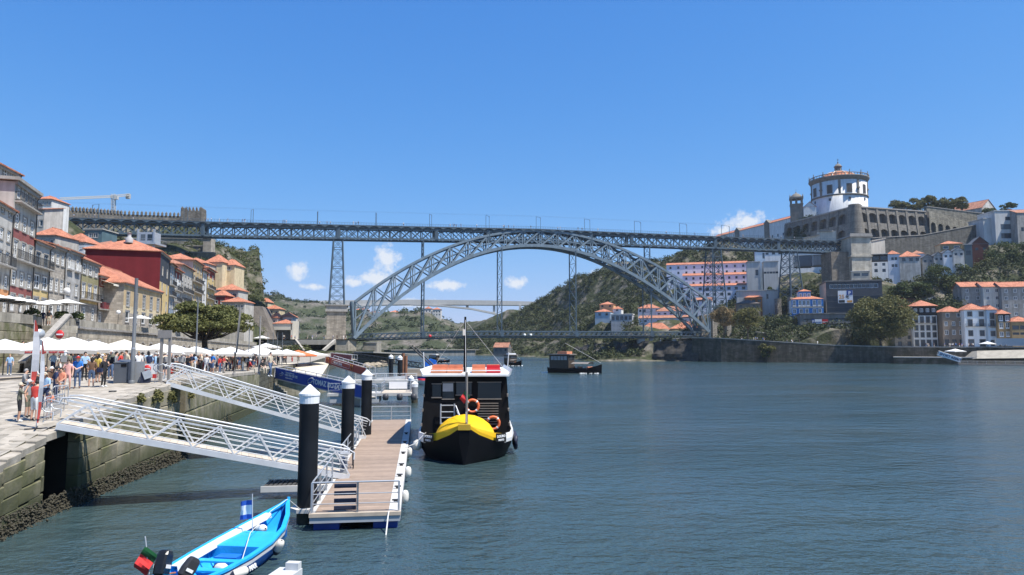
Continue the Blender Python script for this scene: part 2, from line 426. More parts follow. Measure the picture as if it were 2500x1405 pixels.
hill_l, h_left = terrain('ribeira_hill', left_ctrl, -330, -56, 80, 470, 138, 140, ROCK, .8, seed=7, cap=left_cap)
# upstream: far bank cliffs under the concrete bridge
far_ctrl = [at(*c) for c in [
 (560, 869, 500), (700, 868, 505), (850, 868, 508), (950, 868, 505), (1050, 868, 505), (1150, 868, 512), (1210, 866, 545),
 (700, 855, 520), (850, 855, 520), (950, 852, 520), (1050, 852, 522), (1150, 850, 540),
 (640, 725, 760), (680, 722, 770), (705, 742, 770), (760, 780, 700), (830, 780, 690), (760, 810, 600), (850, 800, 600),
 (900, 765, 680), (960, 762, 690), (1040, 762, 690), (1090, 782, 680), (1115, 795, 680), (1135, 815, 670), (1160, 838, 660),
 (900, 810, 590), (980, 800, 600), (1050, 800, 600), (1110, 825, 590), (1150, 845, 575), (1200, 838, 640), (1230, 836, 660), (620, 760, 640), (560, 750, 620)]]
far_ctrl += [V((-420, 700, 60)), V((-420, 520, 30)), V((-360, 900, 60)), V((-150, 900, 45)), V((-60, 900, 22)), V((0, 900, 12)), V((-20, 760, 12)), V((-110, 470, 0)), V((-200, 480, 0))]
far_ctrl += [V(p) for p in ((-150, 490, -5), (-100, 492, -5), (-50, 495, -5), (10, 515, -5), (15, 560, -4), (15, 640, -3))]
hill_f, h_far = terrain('upstream_cliff', far_ctrl, -430, 20, 488, 900, 120, 90, ROCKFAR, 1.3, seed=13)
# the valley beyond, closing the view between the banks
end_ctrl = [V((-500, 1300, 60)), V((-100, 1250, 30)), V((-40, 1200, 18)), V((40, 1200, 24)), V((120, 1250, 50)), V((300, 1300, 90)), V((-200, 1000, 20)), V((200, 1000, 40)), V((0, 980, -1)), V((-60, 1500, 60)), V((60, 1500, 60)), V((600, 1200, 90))]
end_ctrl += [at(1130, 800, 1500), at(1180, 806, 1500), at(1250, 806, 1500), at(1050, 780, 1500), at(900, 770, 1500)]
hill_e, h_end = terrain('distant_valley', end_ctrl, -600, 600, 960, 1700, 50, 40, rock_mat('distant_slope', (.2, .19, .16), (.10, .13, .08), .3, .5, .02), 3.0, seed=21)
# ------------------------------------------------------------------ quay of the Ribeira
def quay_z(Y):
 return float(np.interp(Y, [5, 24.3, 28.7, 35, 42, 60, 75, 95, 140, 200, 300], [.6, 2.6, 3.4, 4.2, 4.75, 4.4, 4.1, 3.9, 3.6, 3.8, 5.0]))
EDGE = [(-15.5, 5), (-17.9, 24.3), (-18.7, 28.9), (-18.8, 31.0), (-19.4, 37), (-19.8, 42), (-24.4, 60), (-27, 75), (-30, 88), (-38, 130), (-50, 190), (-62, 262), (-66, 300)]
def edge_x(Y): return float(np.interp(Y, [e[1] for e in EDGE], [e[0] for e in EDGE]))
paving = masonry('quay_paving', (.34, .31, .26), 1.1, .6, .10, .65, .0, .012)
quay_core = masonry('quay_wall_core', (.12, .115, .085), 1.2, .55, .3, .4, .5, .03)
mb = MB()
ys = [5 + i * 3.0 for i in range(100)]
for a, b in zip(ys[:-1], ys[1:]):
 for (xa0, xa1, xb0, xb1) in ((edge_x(a) - .35, edge_x(a) - 16, edge_x(b) - .35, edge_x(b) - 16), (edge_x(a) - 16, edge_x(a) - 60, edge_x(b) - 16, edge_x(b) - 60)):
  mb.poly([(xa1, a, quay_z(a)), (xa0, a, quay_z(a)), (xb0, b, quay_z(b)), (xb1, b, quay_z(b))], 0)
cy = [5 + i * 2.9 for i in range(8)] + [28.2, None, 30.7] + [33 + i * 3 for i in range(90)]
for a, b in zip(cy[:-1], cy[1:]):
 if a is None or b is None: continue
 mb.poly([(edge_x(a) - .35, a, -3), (edge_x(b) - .35, b, -3), (edge_x(b) - .35, b, quay_z(b)), (edge_x(a) - .35, a, quay_z(a))], 1)
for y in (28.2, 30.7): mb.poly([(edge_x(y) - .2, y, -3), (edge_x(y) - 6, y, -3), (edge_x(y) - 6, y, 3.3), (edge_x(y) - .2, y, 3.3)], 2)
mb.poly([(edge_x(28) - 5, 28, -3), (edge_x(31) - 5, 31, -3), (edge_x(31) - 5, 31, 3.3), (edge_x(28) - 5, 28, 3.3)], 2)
QUAY = tag(mb.build('quay', [paving, quay_core, mat('recess_shadow', (.010, .010, .008), .9, .3, 2)]), kind='structure')  # recess walls coloured near-black to stand for the shadow inside the opening
def stone_mat(name, c, var, moss=None, wet=None, rnd_=.22):
 m, t, b = base_mat(name)
 k = ramp(t, noise_fac(t, 1.1, 6), [(.25, mul(c, 1 - var)), (.5, c), (.75, mul(c, 1 + var))])
 oi = N(t, 'ShaderNodeObjectInfo')
 k = mixc(t, 1.0, k, ramp(t, oi.outputs['Random'], [(0, (1 - rnd_,) * 3), (1, (1 + rnd_,) * 3)]), 'MULTIPLY')
 k = mixc(t, .55, k, ramp(t, noise_fac(t, 1.4, 5, (1, 1, .12)), [(.42, (1, 1, 1)), (.7, (.38, .37, .33))]), 'MULTIPLY')
 if moss: k = mixc(t, ramp(t, noise_fac(t, .8, 5), [(.40, (0, 0, 0)), (.62, (.85,) * 3)]), k, moss)
 if wet:
  sx = N(t, 'ShaderNodeSeparateXYZ'); t.links.new(N(t, 'ShaderNodeNewGeometry').outputs['Position'], sx.inputs[0])
  hh = math_node(t, 'ADD', sx.outputs['Z'], math_node(t, 'MULTIPLY', noise_fac(t, .7, 4), 1.6))
  k = mixc(t, ramp(t, math_node(t, 'MULTIPLY', hh, .25), [(.40, (1, 1, 1)), (.78, (0, 0, 0))]), k, wet)
 t.links.new(k, b.inputs['Base Color']); b.inputs['Roughness'].default_value = .9; b.inputs['Specular IOR Level'].default_value = .25
 bumpn(t, b, noise_fac(t, 5, 6), .8, .03)
 return m
WALLSTONE = stone_mat('quay_wall_stone', (.29, .26, .19), .3, (.12, .125, .055), (.062, .066, .034))
SLABSTONE = stone_mat('quay_slab_stone', (.40, .36, .30), .15, rnd_=.12)
STEPSTONE = stone_mat('step_stone', (.36, .33, .27), .25)
# big facing stones of the quay wall, one by one where they can be told apart
rs = random.Random(5)
def rock_box(mb, L, D, H, j, m=0):
 mb.box(0, L, 0, D, 0, H, m)
 for i in range(len(mb.v) - 8, len(mb.v)):
  mb.v[i] = tuple(c + rs.uniform(-j, j) for c in mb.v[i])
stone_meshes = []
for k in range(10):
 q = MB(); q.box(0, 1, -.5, .5, 0, 1)
 # chamfered, slightly uneven face
 q = MB(); f = [(.012, -.5 - .0), (.988, -.5)]
 o_ = [V((0, -.42, 0)), V((1, -.42, 0)), V((1, -.42, 1)), V((0, -.42, 1))]
 i_ = [V((.03, -.5 + rs.uniform(-.03, .03), .05)), V((.97, -.5 + rs.uniform(-.03, .03), .05)), V((.97, -.5 + rs.uniform(-.03, .03), .95)), V((.03, -.5 + rs.uniform(-.03, .03), .95))]
 bk = [V((0, .5, 0)), V((1, .5, 0)), V((1, .5, 1)), V((0, .5, 1))]
 q.add(bk + o_ + i_, [(8, 9, 10, 11), (4, 5, 9, 8), (5, 6, 10, 9), (6, 7, 11, 10), (7, 4, 8, 11), (0, 1, 5, 4), (1, 2, 6, 5), (2, 3, 7, 6), (3, 0, 4, 7)])
 stone_meshes.append(q.mesh('stone', WALLSTONE))
def wall_row(pts, z0f, z1f, L, name='wall_stone', D=.5, parent=None, meshes=None, gap=.02, slope=False):
 """stones laid along a plan line, lower and upper edge as functions of distance Y"""
 n = 0
 for (a, b) in zip(pts[:-1], pts[1:]):
  a, b = V((*a, 0)), V((*b, 0)); T = (b - a).length; d = (b - a).normalized(); s = rs.uniform(-.5, 0) * L
  while s < T:
   l = L * rs.uniform(.65, 1.35); s0, s1 = max(0, s), min(T, s + l); s += l
   if s1 - s0 < .12: continue
   p = a + d * s0; mid = a + d * (s0 + s1) / 2
   z0, z1 = z0f(mid.y), z1f(mid.y)
   if z1 - z0 < .1: continue
   y = V((-d.y, d.x, 0)); x = d.copy()
   if slope: x.z = (z0f((a + d * s1).y) - z0f(p.y)) / (s1 - s0); z0 = z0f(p.y); z1 = z1f(p.y)
   M = Matrix((x, y, V((0, 0, 1)))).transposed().to_4x4(); M.translation = p + V((0, 0, z0)) + y * (D / 2 - .0)
   inst(name, rs.choice(meshes or stone_meshes), parent or QUAY, M @ Matrix.Diagonal((s1 - s0 - gap, D, z1 - z0 - gap, 1)))
   n += 1
 return n
E = lambda y: (edge_x(y), y)
seg1 = [E(19), E(24.3), E(28.2)]
seg2 = [E(30.7), E(31), E(37), E(42)]
seg3 = [E(43.5), E(60), E(75)]
cut = lambda k, f: (lambda y: max(-1.2, f(y) - k))
courses = 6
for k in range(courses):
 L = 1.25 if k else 1.5
 hgt = lambda y: (quay_z(y) - .28 + .9) / courses
 z0 = lambda y, k=k: -.9 + hgt(y) * k
 z1 = lambda y, k=k: -.9 + hgt(y) * (k + 1)
 wall_row(seg1, z0, z1, L, slope=True); wall_row(seg2, z0, z1, L, slope=True)
 if k % 2 == 0:
  wall_row(seg3, z0, lambda y, k=k: -.9 + hgt(y) * (k + 2), 2.4, slope=True)
slab_mesh = []
for k in range(6):
 q = MB(); q.add([V((0, -.5, 0)), V((1, -.5, 0)), V((1, .5, 0)), V((0, .5, 0)), V((.0, -.5, .9)), V((1, -.5, .9)), V((1, .5, .9)), V((0, .5, .9)),
  V((.02, -.47, 1)), V((.98, -.47, 1)), V((.98, .47, 1)), V((.02, .47, 1))],
     [(8, 9, 10, 11), (4, 5, 9, 8), (5, 6, 10, 9), (6, 7, 11, 10), (7, 4, 8, 11), (0, 1, 5, 4), (1, 2, 6, 5), (2, 3, 7, 6), (3, 0, 4, 7)])
 slab_mesh.append(q.mesh('slab', SLABSTONE))
for sg in ([E(19), E(24.3), E(28.2), E(31), E(37), E(42)], seg3):
 wall_row(sg, lambda y: quay_z(y) - .30, lambda y: quay_z(y) + .03, 1.35, 'coping_stone', .95, meshes=slab_mesh, slope=True)
# paving slabs of the near quay
n = 0
for row in range(24):
 s = 19 + rs.uniform(0, .8)
 while s < 46:
  l = rs.uniform(.7, 1.5); y0, y1 = s, s + l; s += l
  off = 1.1 + row * .62
  xa = edge_x((y0 + y1) / 2) - off
  c = V((xa, (y0 + y1) / 2, 0)); u, v_ = pxy((c.x, c.y, quay_z(c.y)))
  if u < -10 or n >= 290: continue
  z = quay_z(y0); z2 = quay_z(y1)
  M = along(V((edge_x(y0) - off, y0, z - .06 + rs.uniform(-.008, .008))), V((edge_x(y1) - off, y1, z2 - .06 + rs.uniform(-.008, .008))))
  inst('paving_stone', rs.choice(slab_mesh), QUAY, M @ Matrix.Diagonal((l - .015, .605, .075, 1))); n += 1
# the weed and mussel bank at the foot of the wall
WEED = mat('mussel_crust', (.052, .047, .031), .8, .4, 6, .04)
mb = MB()
for i in range(5200):
 y = rs.uniform(19, 44) if i < 4300 else rs.uniform(44, 62); f = rs.random() ** 1.5; z = -.1 + .85 * f; x = edge_x(y) + (1 - f) * abs(rs.gauss(.05, .14))
 r = rs.uniform(.03, .07); c = V((x, y, z)); a = rs.uniform(0, 6.3)
 u1 = V((math.cos(a), math.sin(a), rs.uniform(-.4, .4))) * r; u2 = V((-math.sin(a), math.cos(a), rs.uniform(-.4, .4))) * r; u3 = V((0, 0, r * 1.0))
 mb.add([c + u1, c + u2, c - u1, c - u2, c + u3, c - u3], [(0, 1, 4), (1, 2, 4), (2, 3, 4), (3, 0, 4), (1, 0, 5), (2, 1, 5), (3, 2, 5), (0, 3, 5)])
for a, b in zip(range(19, 62), range(20, 63)):
 mb.poly([(edge_x(a) - .1, a, .5), (edge_x(a) + .22, a, -.3), (edge_x(b) + .22, b, -.3), (edge_x(b) - .1, b, .5)])
tag(mb.build('mussel_crust', WEED), kind='stuff')
# ------------------------------------------------------------------ Gaia quay
GZ = 6.3
gq = [at(1690, 845, 306), at(1760, 845, 297), at(1880, 845, 290), at(2040, 845, 284), at(2180, 845, 275), at(2330, 845, 266), at(2520, 845, 257), at(2900, 845, 245)]
gtop = [10.2, 9.9, 8.6, 6.9, 6.3, 6.2, 6.2, 6.2]
GWALL = masonry('gaia_quay_wall', (.125, .110, .088), 1.4, .6, .25, .5, .9, .04, (.035, .035, .022))
GPAVE = mat('gaia_quay_paving', (.44, .42, .38), .85, .15, .4)
mb = MB()
for i in range(len(gq) - 1):
 a, b, za, zb = gq[i], gq[i + 1], gtop[i], gtop[i + 1]
 n_ = 6
 for k in range(n_):
  p, q = a.lerp(b, k / n_), a.lerp(b, (k + 1) / n_); zp, zq = za + (zb - za) * k / n_, za + (zb - za) * (k + 1) / n_
  mb.poly([(p.x, p.y, -3), (q.x, q.y, -3), (q.x, q.y, zq), (p.x, p.y, zp)], 0)
  mb.poly([(p.x, p.y, zp), (q.x, q.y, zq), (q.x, q.y + 60, zq), (p.x, p.y + 60, zp)], 1)
GQ = tag(mb.build('gaia_quay', [GWALL, GPAVE]), kind='structure')
mb = MB()
for i in range(len(gq) - 1):
 a, b = gq[i], gq[i + 1]; mb.bar((a.x, a.y + .3, gtop[i] + .15), (b.x, b.y + .3, gtop[i + 1] + .15), .7, .35)
mb.build('coping', GRANITE_TRIM, GQ)
def gaia_z(x):
 return float(np.interp(x, [p.x for p in gq], gtop))
# steep dark rock along the water below the wooded slope
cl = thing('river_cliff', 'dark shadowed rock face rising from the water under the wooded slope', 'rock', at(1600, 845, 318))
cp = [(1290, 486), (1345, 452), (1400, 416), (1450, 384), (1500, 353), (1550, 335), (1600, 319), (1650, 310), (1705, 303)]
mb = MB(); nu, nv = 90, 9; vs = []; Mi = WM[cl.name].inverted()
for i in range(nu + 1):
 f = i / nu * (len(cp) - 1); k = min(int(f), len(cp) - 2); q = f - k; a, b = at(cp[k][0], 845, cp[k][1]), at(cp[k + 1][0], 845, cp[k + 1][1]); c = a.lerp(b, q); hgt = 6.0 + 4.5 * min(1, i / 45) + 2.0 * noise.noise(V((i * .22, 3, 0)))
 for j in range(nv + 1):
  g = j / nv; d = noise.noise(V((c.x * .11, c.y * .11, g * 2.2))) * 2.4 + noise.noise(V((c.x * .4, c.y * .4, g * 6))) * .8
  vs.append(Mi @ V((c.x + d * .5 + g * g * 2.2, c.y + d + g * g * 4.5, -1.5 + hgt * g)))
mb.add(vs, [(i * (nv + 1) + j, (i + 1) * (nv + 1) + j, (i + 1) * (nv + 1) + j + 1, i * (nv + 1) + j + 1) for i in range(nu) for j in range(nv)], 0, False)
mb.build('rock_face', mat('dark_bank_rock', (.055, .05, .043), .95, .45, .5, .3, streak=.4), cl)  # evenly dark base tone, much darker than the hill rock
# ------------------------------------------------------------------ the two-deck iron arch bridge
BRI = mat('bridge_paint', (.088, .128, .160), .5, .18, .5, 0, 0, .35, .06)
BRA = mat('bridge_paint_lit', (.17, .225, .27), .5, .16, .5, 0, 0, .3, .05)  # lighter copy of the bridge paint; sun on the arch is in the colour
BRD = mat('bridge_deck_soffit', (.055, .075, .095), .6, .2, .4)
PL, PR = at(850, 845, 298), at(1745, 845, 340)
bd = V((PR.x - PL.x, PR.y - PL.y, 0)); SPAN = bd.length; bd.normalize(); bn = V((-bd.y, bd.x, 0))
def BP(s, w, z): return V((PL.x, PL.y, 0)) + bd * s + bn * w + V((0, 0, z))
def b_sz(px, py, w=0.0):
 d = ray(px, py); o = V((0, 0, HC)); p0 = V((PL.x, PL.y, 0)) + bn * w
 k = (p0 - o).dot(bn) / d.dot(bn); q = o + d * k
 return (q - V((PL.x, PL.y, 0))).dot(bd), q.z
lo_px = [(867, 823), (938, 760), (989, 714), (1034, 685), (1079, 658), (1153, 624), (1228, 608), (1275, 601), (1334, 599), (1409, 615), (1499, 646), (1589, 697), (1648, 739), (1708, 790), (1747, 824)]
up_px = [(850, 748), (894, 717), (941, 685), (989, 655), (1034, 630), (1079, 609), (1160, 584), (1228, 569), (1275, 563), (1349, 564), (1424, 578), (1469, 593), (1514, 609), (1589, 639), (1648, 673), (1708, 715), (1740, 745)]
def fit(pts):
 q = [b_sz(x, y, 4.5 * max(0, (840 - y)) / 280) for x, y in pts]
 return np.polyfit([a / 100 for a, _ in q], [b for _, b in q], 4)
flo, fup = fit(lo_px), fit(up_px)
zlo = lambda s: float(np.polyval(flo, s / 100)); zup = lambda s: float(np.polyval(fup, s / 100))
W = 15.5
wf = lambda z: 4.6 * min(1, max(0, (z - 10) / 48))
def rib(s, z, back): return BP(s, (W - wf(z)) if back else wf(z), z)
_dk = [b_sz(x, y, 3.6) for x, y in ((104, 529), (500, 541), (830, 549), (1160, 556), (1310, 559), (1580, 570), (1745, 577), (2078, 590))]; DKS = [q[0] for q in _dk]; DKZ = [q[1] for q in _dk]
deck_z = lambda s: float(np.interp(s, DKS, DKZ))
BR = thing('arch_bridge', 'blue-grey iron arch bridge with an upper and a lower deck spanning the river', 'bridge', BP(0, 8, 0))
NP = 20
sp = [2.5 + (SPAN - 5) * i / NP for i in range(NP + 1)]
for back in (0, 1):
 rb = thing('arch_rib', None, None, M=WM[BR.name]); rb.parent = BR; rb.matrix_basis = Matrix.Identity(4)
 for i in range(NP):
  a, b = sp[i], sp[i + 1]
  for k in range(2):
   s0, s1 = a + (b - a) * k / 2, a + (b - a) * (k + 1) / 2
   barobj('lower_chord', rib(s0, zlo(s0), back), rib(s1, zlo(s1), back), 1.3, 1.35, BRA, rb)
   barobj('upper_chord', rib(s0, zup(s0), back), rib(s1, zup(s1), back), 1.1, 1.0, BRA, rb)
   barobj('middle_tie', rib(s0, (zup(s0) + zlo(s0)) / 2, back), rib(s1, (zup(s1) + zlo(s1)) / 2, back), .35, .35, BRA, rb)
  barobj('diagonal', rib(a, zlo(a), back), rib(b, zup(b), back), .75, .7, BRA, rb)
  barobj('diagonal', rib(a, zup(a), back), rib(b, zlo(b), back), .5, .5, BRA, rb)
 for s in sp:
  for e in (-.45, .45):
   barobj('post', rib(s + e, zlo(s), back), rib(s + e, zup(s), back), .34, .5, BRA, rb)
for i in range(NP):
 a, b = sp[i], sp[i + 1]
 for zf in (zlo, zup):
  barobj('cross_brace', rib(a, zf(a), 0), rib(b, zf(b), 1), .4, .4, BRI, BR)
  barobj('cross_brace', rib(a, zf(a), 1), rib(b, zf(b), 0), .4, .4, BRI, BR)
  barobj('cross_strut', rib(b, zf(b), 0), rib(b, zf(b), 1), .5, .5, BRI, BR)
 barobj('sway_brace', rib(a, zlo(a), 0), rib(a, zup(a), 1), .3, .3, BRI, BR)
 barobj('sway_brace', rib(a, zlo(a), 1), rib(a, zup(a), 0), .3, .3, BRI, BR)
for back in (0, 1):
 for s, e in ((sp[0], -1), (sp[-1], 1)):
  barobj('end_post', rib(s, 10, back), rib(s + e * 1.5, zup(s), back), .9, .9, BRI, BR)
# upper deck
DW0, DW1, TD = 3.6, 11.9, 5.5
n_pan = 80
dsp = [DKS[0] + (DKS[-1] - DKS[0]) * i / n_pan for i in range(n_pan + 1)]
for w in (DW0 + 1.0, DW1 - 1.0):
 g = thing('deck_girder', None, None, M=WM[BR.name]); g.parent = BR; g.matrix_basis = Matrix.Identity(4)
 for i in range(n_pan):
  a, b = dsp[i], dsp[i + 1]; za, zb = deck_z(a), deck_z(b)
  barobj('top_chord', BP(a, w, za - 1.0), BP(b, w, zb - 1.0), .55, .6, BRI, g)
  barobj('bottom_chord', BP(a, w, za - TD - .3), BP(b, w, zb - TD - .3), .7, .75, BRI, g)
  barobj('diagonal', BP(a, w, za - 1.1), BP(b, w, zb - TD), .38, .34, BRI, g)
  barobj('diagonal', BP(a, w, za - TD), BP(b, w, zb - 1.1), .38, .34, BRI, g)
 for i, s in enumerate(dsp):
  barobj('post', BP(s, w, deck_z(s) - 1), BP(s, w, deck_z(s) - TD), .32, .4, BRI, g)
for s in (-60, -5, 38, 62, 112, 133, 178, 214):
 for w in (DW0 + .9, DW1 - .9):
  barobj('support_post', BP(s, w, deck_z(s) - .8), BP(s, w, deck_z(s) - TD - .3), .9, 1.5, BRI, BR)
mb = MB(); mb2 = MB()
for i in range(n_pan):
 a, b = dsp[i], dsp[i + 1]; za, zb = deck_z(a), deck_z(b)
 P = lambda s, w, z: BP(s, w, z)
 for (w0, w1, t0, t1) in ((DW0, DW1, 0, -.45),):
  vs = [P(a, w0, za + t1), P(b, w0, zb + t1), P(b, w1, zb + t1), P(a, w1, za + t1), P(a, w0, za + t0), P(b, w0, zb + t0), P(b, w1, zb + t0), P(a, w1, za + t0)]
  mb.add(vs, [(3, 2, 1, 0), (4, 5, 6, 7), (0, 1, 5, 4), (2, 3, 7, 6)])
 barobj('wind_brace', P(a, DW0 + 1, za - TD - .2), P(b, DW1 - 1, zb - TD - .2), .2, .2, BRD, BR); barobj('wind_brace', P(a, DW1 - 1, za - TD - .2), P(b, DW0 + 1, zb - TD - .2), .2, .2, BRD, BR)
 for w in (DW0 + .05, DW1 - .05):
  mb2.bar(P(a, w, za + 1.05), P(b, w, zb + 1.05), .09, .09); mb2.bar(P(a, w, za + .6), P(b, w, zb + .6), .04, .04); mb2.bar(P(a, w, za + .2), P(b, w, zb + .2), .05, .05)
  for k in range(4):
   s = a + (b - a) * k / 4; mb2.bar(P(s, w, deck_z(s)), P(s, w, deck_z(s) + 1.05), .06, .06)
inv = WM[BR.name].inverted()
for q in (mb, mb2): q.v = [tuple(inv @ V(p)) for p in q.v]
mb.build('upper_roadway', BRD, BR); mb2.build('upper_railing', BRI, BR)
arc = MB(); na = 8
for k in range(na):
 x0, x1 = k / na, (k + 1) / na; z0, z1 = -.42 - .75 * (abs(2 * x0 - 1) ** 2.2), -.42 - .75 * (abs(2 * x1 - 1) ** 2.2)
 arc.add([(x0, 0, -.3), (x1, 0, -.3), (x1, 0, z1), (x0, 0, z0), (x0, .12, -.3), (x1, .12, -.3), (x1, .12, z1), (x0, .12, z0)], [(0, 3, 2, 1), (4, 5, 6, 7), (3, 7, 6, 2), (0, 1, 5, 4)])
arcm = arc.mesh('bracket', BRI)
for i in range(n_pan):
 a, b = BP(dsp[i], DW0, deck_z(dsp[i])), BP(dsp[i + 1], DW0, deck_z(dsp[i + 1]))
 inst('bracket', arcm, BR, along(a, b) @ Matrix.Diagonal(((b - a).length, 1, 1, 1)))
# overhead-line masts and wires
for px in (232, 453, 615, 775, 918, 1051, 1190, 1314, 1433, 1556, 1667, 1770):
 s, _ = b_sz(px, 550, 8); z = deck_z(s)
 mb = MB()
 mb.bar(BP(s, DW0 + .4, z), BP(s, DW0 + .4, z + 5.4), .16, .16); mb.bar(BP(s, DW1 - .4, z), BP(s, DW1 - .4, z + 7.2), .18, .18)
 mb.bar(BP(s, DW0 + .4, z + 5.4), BP(s, DW1 - .4, z + 7.2), .12, .12); mb.bar(BP(s, DW0 + .4, z + 4.6), BP(s, DW0 + 1.6, z + 5.6), .08, .08)
 mb.v = [tuple(inv @ V(p)) for p in mb.v]; mb.build('catenary_mast', BRI, BR)
for w, dz in ((6, 6.6), (9.5, 6.9)):
 mb = MB(); mb.tube([inv @ BP(s, w, deck_z(s) + dz) for s in dsp[::4]], .013, 4); mb.build('overhead_wire', IRON, BR)
# lower deck
LZ0, LZ1 = b_sz(905, 834, 3)[1], b_sz(1700, 826, 3)[1]
low_z = lambda s: float(np.interp(s, [0, 60, SPAN], [LZ0 + .1, LZ1 - .1, LZ1]))
LT = 3.0
lsp = [SPAN * i / 70 for i in range(71)]
for w in (3.4, W - 3.4):
 g = thing('lower_girder', None, None, M=WM[BR.name]); g.parent = BR; g.matrix_basis = Matrix.Identity(4)
 for i in range(70):
  a, b = lsp[i], lsp[i + 1]; za, zb = low_z(a), low_z(b)
  barobj('top_chord', BP(a, w, za + LT), BP(b, w, zb + LT), .45, .42, BRI, g)
  barobj('bottom_chord', BP(a, w, za + .3), BP(b, w, zb + .3), .5, .6, BRI, g)
  barobj('diagonal', BP(a, w, za + .5), BP(b, w, zb + LT), .22, .28, BRI, g)
  barobj('diagonal', BP(a, w, za + LT), BP(b, w, zb + .5), .16, .16, BRI, g)
mb = MB()
for i in range(70):
 a, b = lsp[i], lsp[i + 1]; za, zb = low_z(a), low_z(b); w0, w1 = 2.2, W - 2.2
 vs = [BP(a, w0, za + .9), BP(b, w0, zb + .9), BP(b, w1, zb + .9), BP(a, w1, za + .9), BP(a, w0, za + 1.3), BP(b, w0, zb + 1.3), BP(b, w1, zb + 1.3), BP(a, w1, za + 1.3)]
 mb.add(vs, [(3, 2, 1, 0), (4, 5, 6, 7), (0, 1, 5, 4), (2, 3, 7, 6)])
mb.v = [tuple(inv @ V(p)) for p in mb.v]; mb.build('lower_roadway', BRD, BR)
# hangers and spandrel columns: lattice posts
def lattice(sa, za, zb, w0, w1, name):
 o = thing(name, None, None, M=WM[BR.name]); o.parent = BR; o.matrix_basis = Matrix.Identity(4)
 for w in (w0, w1): barobj('leg', BP(sa, w, za), BP(sa, w, zb), .6, .5, BRI, o)
 n_ = max(2, int((zb - za) / 5.5)); zz = [za + (zb - za) * i / n_ for i in range(n_ + 1)]
 for a, b in zip(zz[:-1], zz[1:]):
  for p, q in ((w0, w1), (w1, w0)): barobj('lattice_bar', BP(sa, p, a), BP(sa, q, b), .14, .14, BRI, o)
  barobj('lattice_bar', BP(sa, w0, b), BP(sa, w1, b), .18, .18, BRI, o)
for px in (1034, 1224, 1405, 1588):
 s, _ = b_sz(px, 760, 4); lattice(s, low_z(s) + .2, zlo(s), 3.0, W - 3.0, 'hanger')
 barobj('cross_girder', BP(s, 2.4, low_z(s) + .6), BP(s, 2.4, low_z(s) + LT + .4), .6, 1.6, BRI, BR)
for px in (1034, 1588):
 s, _ = b_sz(px, 640, 4); lattice(s, zup(s), deck_z(s) - TD - .3, DW0 + 1.0, DW1 - 1.0, 'spandrel_column')
# iron towers
def tower(s, wc, zb, zt, sb, wb, st, wt, name='iron_tower'):
 o = thing(name, None, None, M=WM[BR.name]); o.parent = BR; o.matrix_basis = Matrix.Identity(4)
 C = lambda f, i, j: BP(s + i * (sb + (st - sb) * f) / 2, wc + j * (wb + (wt - wb) * f) / 2, zb + (zt - zb) * f)
 n_ = max(4, round((zt - zb) / 4.4)); cs = [(-1, -1), (1, -1), (1, 1), (-1, 1)]
 for i, j in cs: barobj('leg', C(0, i, j), C(1, i, j), .52, .52, BRI, o)
 for k in range(n_):
  f0, f1 = k / n_, (k + 1) / n_
  for (a, b) in zip(cs, cs[1:] + cs[:1]):
   barobj('brace', C(f0, *a), C(f1, *b), .17, .17, BRI, o); barobj('brace', C(f0, *b), C(f1, *a), .17, .17, BRI, o)
   barobj('strut', C(f1, *a), C(f1, *b), .22, .22, BRI, o)
sL, _ = b_sz(824, 660, 8)
zst = at(824, 744, 296).z
tower(sL, 7.8, zst, deck_z(sL) - TD - .3, 6.4, 9.0, 3.8, 6.2)
sR, zR = b_sz(1744, 745, 8)
tower(sR, 7.8, 22, deck_z(sR) - TD - .3, 8.0, 11, 4.4, 6.4)
sR2, zR2 = b_sz(1930, 720, 8)
tower(sR2, 7.8, zR2 - 2, deck_z(sR2) - TD - .3, 7.2, 11, 4.4, 6.4)
# masonry feet under the legs of the far towers
for s, zt, hb in ((sR, 22.2, 14), (sR2, zR2 - 1.8, 10)):
 a = math.atan2(bd.y, bd.x)
 for i in (-1, 1):
  for j in (-1, 1):
   p = BP(s + i * 3.9, 7.8 + j * 5.4, 0); b0 = MB(); b0.box(-1.2, 1.2, -1.2, 1.2, zt - hb, zt); b0.build('tower_foot', GRANITE, BR, frame((p.x, p.y, 0), a))
# small round and square signs on the lower deck
for px, c, w_ in ((1050, (.62, .03, .04), 1.3), (1281, (.75, .74, .70), 1.2), (1296, (.78, .77, .74), 1.5)):
 s, _ = b_sz(px, 822, 2); q = MB(); q.lathe([(.01, 0), (w_ / 2, 0), (w_ / 2, .12), (.01, .12)], 16 if px < 1290 else 4, M=Matrix.Rotation(math.pi / 2, 4, 'X'), a0=math.pi / 4)
 q.build('round_sign' if px < 1290 else 'square_sign', mat('sign_paint_%d' % px, c, .5, .05), BR, frame(BP(s, 2.0, low_z(s) + 1.3), math.atan2(bd.y, bd.x)))
